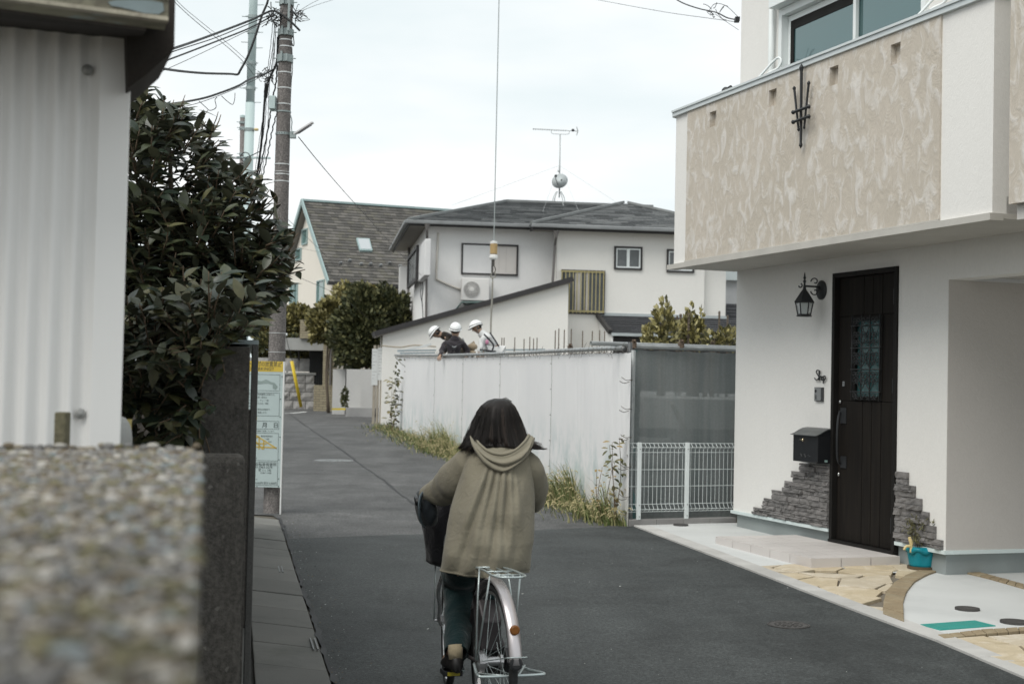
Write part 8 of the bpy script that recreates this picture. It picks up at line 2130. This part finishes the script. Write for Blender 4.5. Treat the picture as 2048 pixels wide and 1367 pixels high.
def coat(u, v):
    y, xl, xr, Yc, hd = ringv(v); th = 2*math.pi*u; cu, su = math.cos(th), math.sin(th); hd += .012
    c = at((xl+xr)/2, y, Yc); hw = (xr-xl)/2*Yc/FPX
    ex = .86; px_ = math.copysign(abs(cu)**ex, cu); py_ = math.copysign(abs(su)**ex, su)
    lat = px_; disp = 0
    if su > 0:      # the back, towards the camera
        vv = max(0, (v-.34)/.66)
        for a0, a1, w, am in folds:
            x0 = a0+(a1-a0)*vv; g_ = math.exp(-((lat-x0)/(w*(1+1.6*vv)))**2); env = min(1, vv*6)*(1-.72*vv**1.5); disp += am*g_*env*1.15
        disp += .007*math.sin(lat*11+v*13)*(vv > 0)*min(1, vv*4)+.006*math.sin(lat*5-v*31)*vv
        disp += .010*math.exp(-((v-.33)/.012)**2)*(abs(lat) < .55)*.5        # yoke seam
    disp += .006*math.sin(th*6+v*14)*min(1, v*2)
    flare = .010*math.sin(th*5+1)*max(0, v-.7)/.3
    hz2 = -.010*math.cos(th*1)*max(0, v-.8)*5
    return c+V((px_*(hw+disp*.25+flare), -py_*(hd+disp+flare), .006*math.sin(th*3)*max(0, v-.9)*10))
W.grid(coat, 220, 120, wrap=True)
hem_pts = [coat(i/72, .985)+(coat(i/72, .985)-at(968,1140,6.42)).normalized()*.0015 for i in range(72)]
ct = W.build('coat', M_coat, rid, smooth=True, solid=.004)
W = MB(); W.tube(hem_pts, .0035, 5, closed=True); W.build('hem_stitching', M_coat, ct, smooth=True)
# sleeves
def sleeve(name, pts, rad, seed, wr=.06, wide=1.0):
    P = catmull(pts, 12); n = len(P)-1; W = MB()
    def rr(v): t = v*(len(rad)-1); k = min(int(t), len(rad)-2); return rad[k]+(rad[k+1]-rad[k])*(t-k)
    def fn(u, v):
        i = min(int(v*n), n-1); c = P[i].lerp(P[i+1], v*n-i); d = (P[min(i+2,n)]-P[max(i-1,0)]).normalized()
        x = d.cross(V((0,0,1))); x = x.normalized() if x.length > .1 else V((1,0,0)); y = d.cross(x); th = 2*math.pi*u
        r = rr(v)*(1+wr*math.sin(v*17+2*math.sin(th+seed)+seed)*(.5+.5*v)+wr*.6*math.sin(v*41+3*math.cos(th)+seed*3)*v+.03*math.sin(th*3+v*5))
        sag = -.35*max(0, -y.z*math.sin(th))*r*math.sin(v*math.pi)
        return c+x*(r*math.cos(th)*wide)+y*(r*math.sin(th))+V((0,0,sag))
    W.grid(fn, 48, 70, wrap=True); return W.build(name, M_coat, rid, smooth=True, solid=.003)
sleeve('sleeve', [A(958,918,6.53), A(938,928,6.52), A(918,948,6.58), A(896,968,6.68), A(872,982,6.76), A(850,990,6.82)], [.060,.072,.078,.070,.054,.036], 1)
sleeve('sleeve', [A(1036,915,6.53), A(1056,932,6.50), A(1066,955,6.54), A(1071,978,6.62), A(1064,1000,6.74), B(.66,.225,.97)], [.055,.060,.062,.055,.045,.034], 2, .05)
# hood lying on the back: a sagging pouch with rolled folds
W = MB()
inner = catmull([A(947,868,6.50), A(957,886,6.43), A(978,903,6.39), A(1003,909,6.38), A(1028,902,6.39), A(1048,885,6.43), A(1058,870,6.50)], 8)
outer = catmull([A(938,872,6.46), A(947,896,6.40), A(972,926,6.36), A(1008,944,6.35), A(1040,928,6.36), A(1062,900,6.41), A(1068,876,6.47)], 8)
def samp(P, t): n = len(P)-1; i = min(int(t*n), n-1); return P[i].lerp(P[i+1], t*n-i)
def hood(u, v):
    a, b = samp(inner, u), samp(outer, u); e = math.sin(math.pi*u)**.6; p = a.lerp(b, v)
    roll = (.009*math.sin(v*math.pi*4.4+1.6*math.sin(u*5)+.6)*min(1, v*2.2)+.016*math.sin(v*math.pi)**.7)*e
    if v > .94: roll -= (v-.94)*.35
    return p+V((.006*math.sin(v*9+u*4), -roll, .010*math.sin(u*13)*v*.4))
W.grid(hood, 80, 50); W.build('hood', M_coat, rid, smooth=True, solid=.006)
W = MB()
rim = [samp(inner, t/40)+V((0,-.010,.002)) for t in range(41)]; W.tube(rim, .0065, 8); W.build('hood_rim', M_coat, rid, smooth=True)
W = MB()
col_ = catmull([A(952,868,6.50), A(965,862,6.52), A(1000,866,6.53), A(1035,862,6.52), A(1055,870,6.50)], 6)
W.grid(lambda u, v: samp(col_, u).lerp(samp(inner, u), v)+V((0,.012*math.sin(v*3.1),0)), 30, 6); W.build('hood_lining', M_coat, rid, smooth=True)
# hair
hrings = [(799,990,1009),(803,977,1018),(811,966,1026),(825,957,1033),(843,950,1039),(860,943,1045),(874,937,1050),(886,933,1056),(893,931,1061)]
def hring(v):
    t = v*(len(hrings)-1); k = min(int(t), len(hrings)-2); f_ = t-k; a, b = hrings[k], hrings[k+1]; return [a[i]+(b[i]-a[i])*f_ for i in range(3)]
def hairp(th, v, grow=0.0):
    y, xl, xr = hring(min(v, 1)); Yc = 6.60-.07*min(v, 1)-.075*max(0, min(v, 1)-.5)*2*abs(math.cos(th))**2; c = at((xl+xr)/2, y, Yc); hw = (xr-xl)/2*Yc/FPX+grow; hd = .10*math.sqrt(max(0, 1-(1-min(v*2.2, 1))**2))+.01+grow
    sy = math.sin(th); back = 0     # hair tucked in the hood at the back
    return c+V((hw*math.cos(th), -(hd*sy)+back*2, 0))
W = MB()
W.grid(lambda u, v: hairp(-.25+(math.pi+.5)*u, v*.97)+V((.0015*math.sin(u*43),.0015*math.sin(u*31),0)), 90, 30); hr = W.build('hair', M_hairs, rid, smooth=True, solid=.012)
random.seed(9); W = MB()
clump = [(rnd(-.35, math.pi+.35), rnd(-.12,.12), rnd(0,6.28), rnd(-.002,.012), rnd(.84,1.03)) for _ in range(85)]
for i in range(2400):
    cl = random.choice(clump); th = cl[0]+random.gauss(0,.035); v0 = rnd(0, .2); v1 = cl[4]+rnd(-.05,.02); off = max(0, cl[3]+rnd(-.002,.004)); pts = []; wv = rnd(0,6.28); am = rnd(.0,.008)
    for k in range(8):
        v = v0+(v1-v0)*k/7; p = hairp(th+cl[1]*v*v+.04*math.sin(v*5+cl[2])+.015*math.sin(v*9+wv), v, off*v+.001)+V((am*math.sin(v*9+wv), 0, 0)); pts.append(p)
    s_ = math.cos(th); ext = rnd(.0,.045); tipd = V((s_*.9+(.5 if s_ > .6 else 0), .1, -.75+(.5 if s_ > .75 else 0))).normalized()
    if abs(s_) > .35: pts.append(pts[-1]+tipd*ext)
    if s_ > .8 and random.random() < .25: pts.append(pts[-1]+V((.025,0,.002)))
    W.tube(pts, [.0010]*(len(pts)-1)+[.0003], 3, m=(0 if cl[2] < 4.2 else 1))
for i in range(60):
    th = rnd(-.1, 3.3); pts = [hairp(th, rnd(.0,.1), .004), hairp(th, .3, rnd(.006,.014)), hairp(th, .6, rnd(.006,.02)), hairp(th, .9, rnd(.01,.02))]; W.tube(catmull(pts, 4), .0006, 3)
for k in range(9):
    p = at(1008+k, 801, 6.6); W.tube([p+V((-.04,0,.004)), p+V((-.01,-.01,.008+.001*k)), p+V((.02,0,-.004))], .0007, 3)
W.build('hair_strands', [M_hairs, M('brown_black_hair', (.030,.021,.016), .5, .3, 20, 120, .1, .001, spec=.35)], hr, smooth=True)['kind'] = 'stuff'
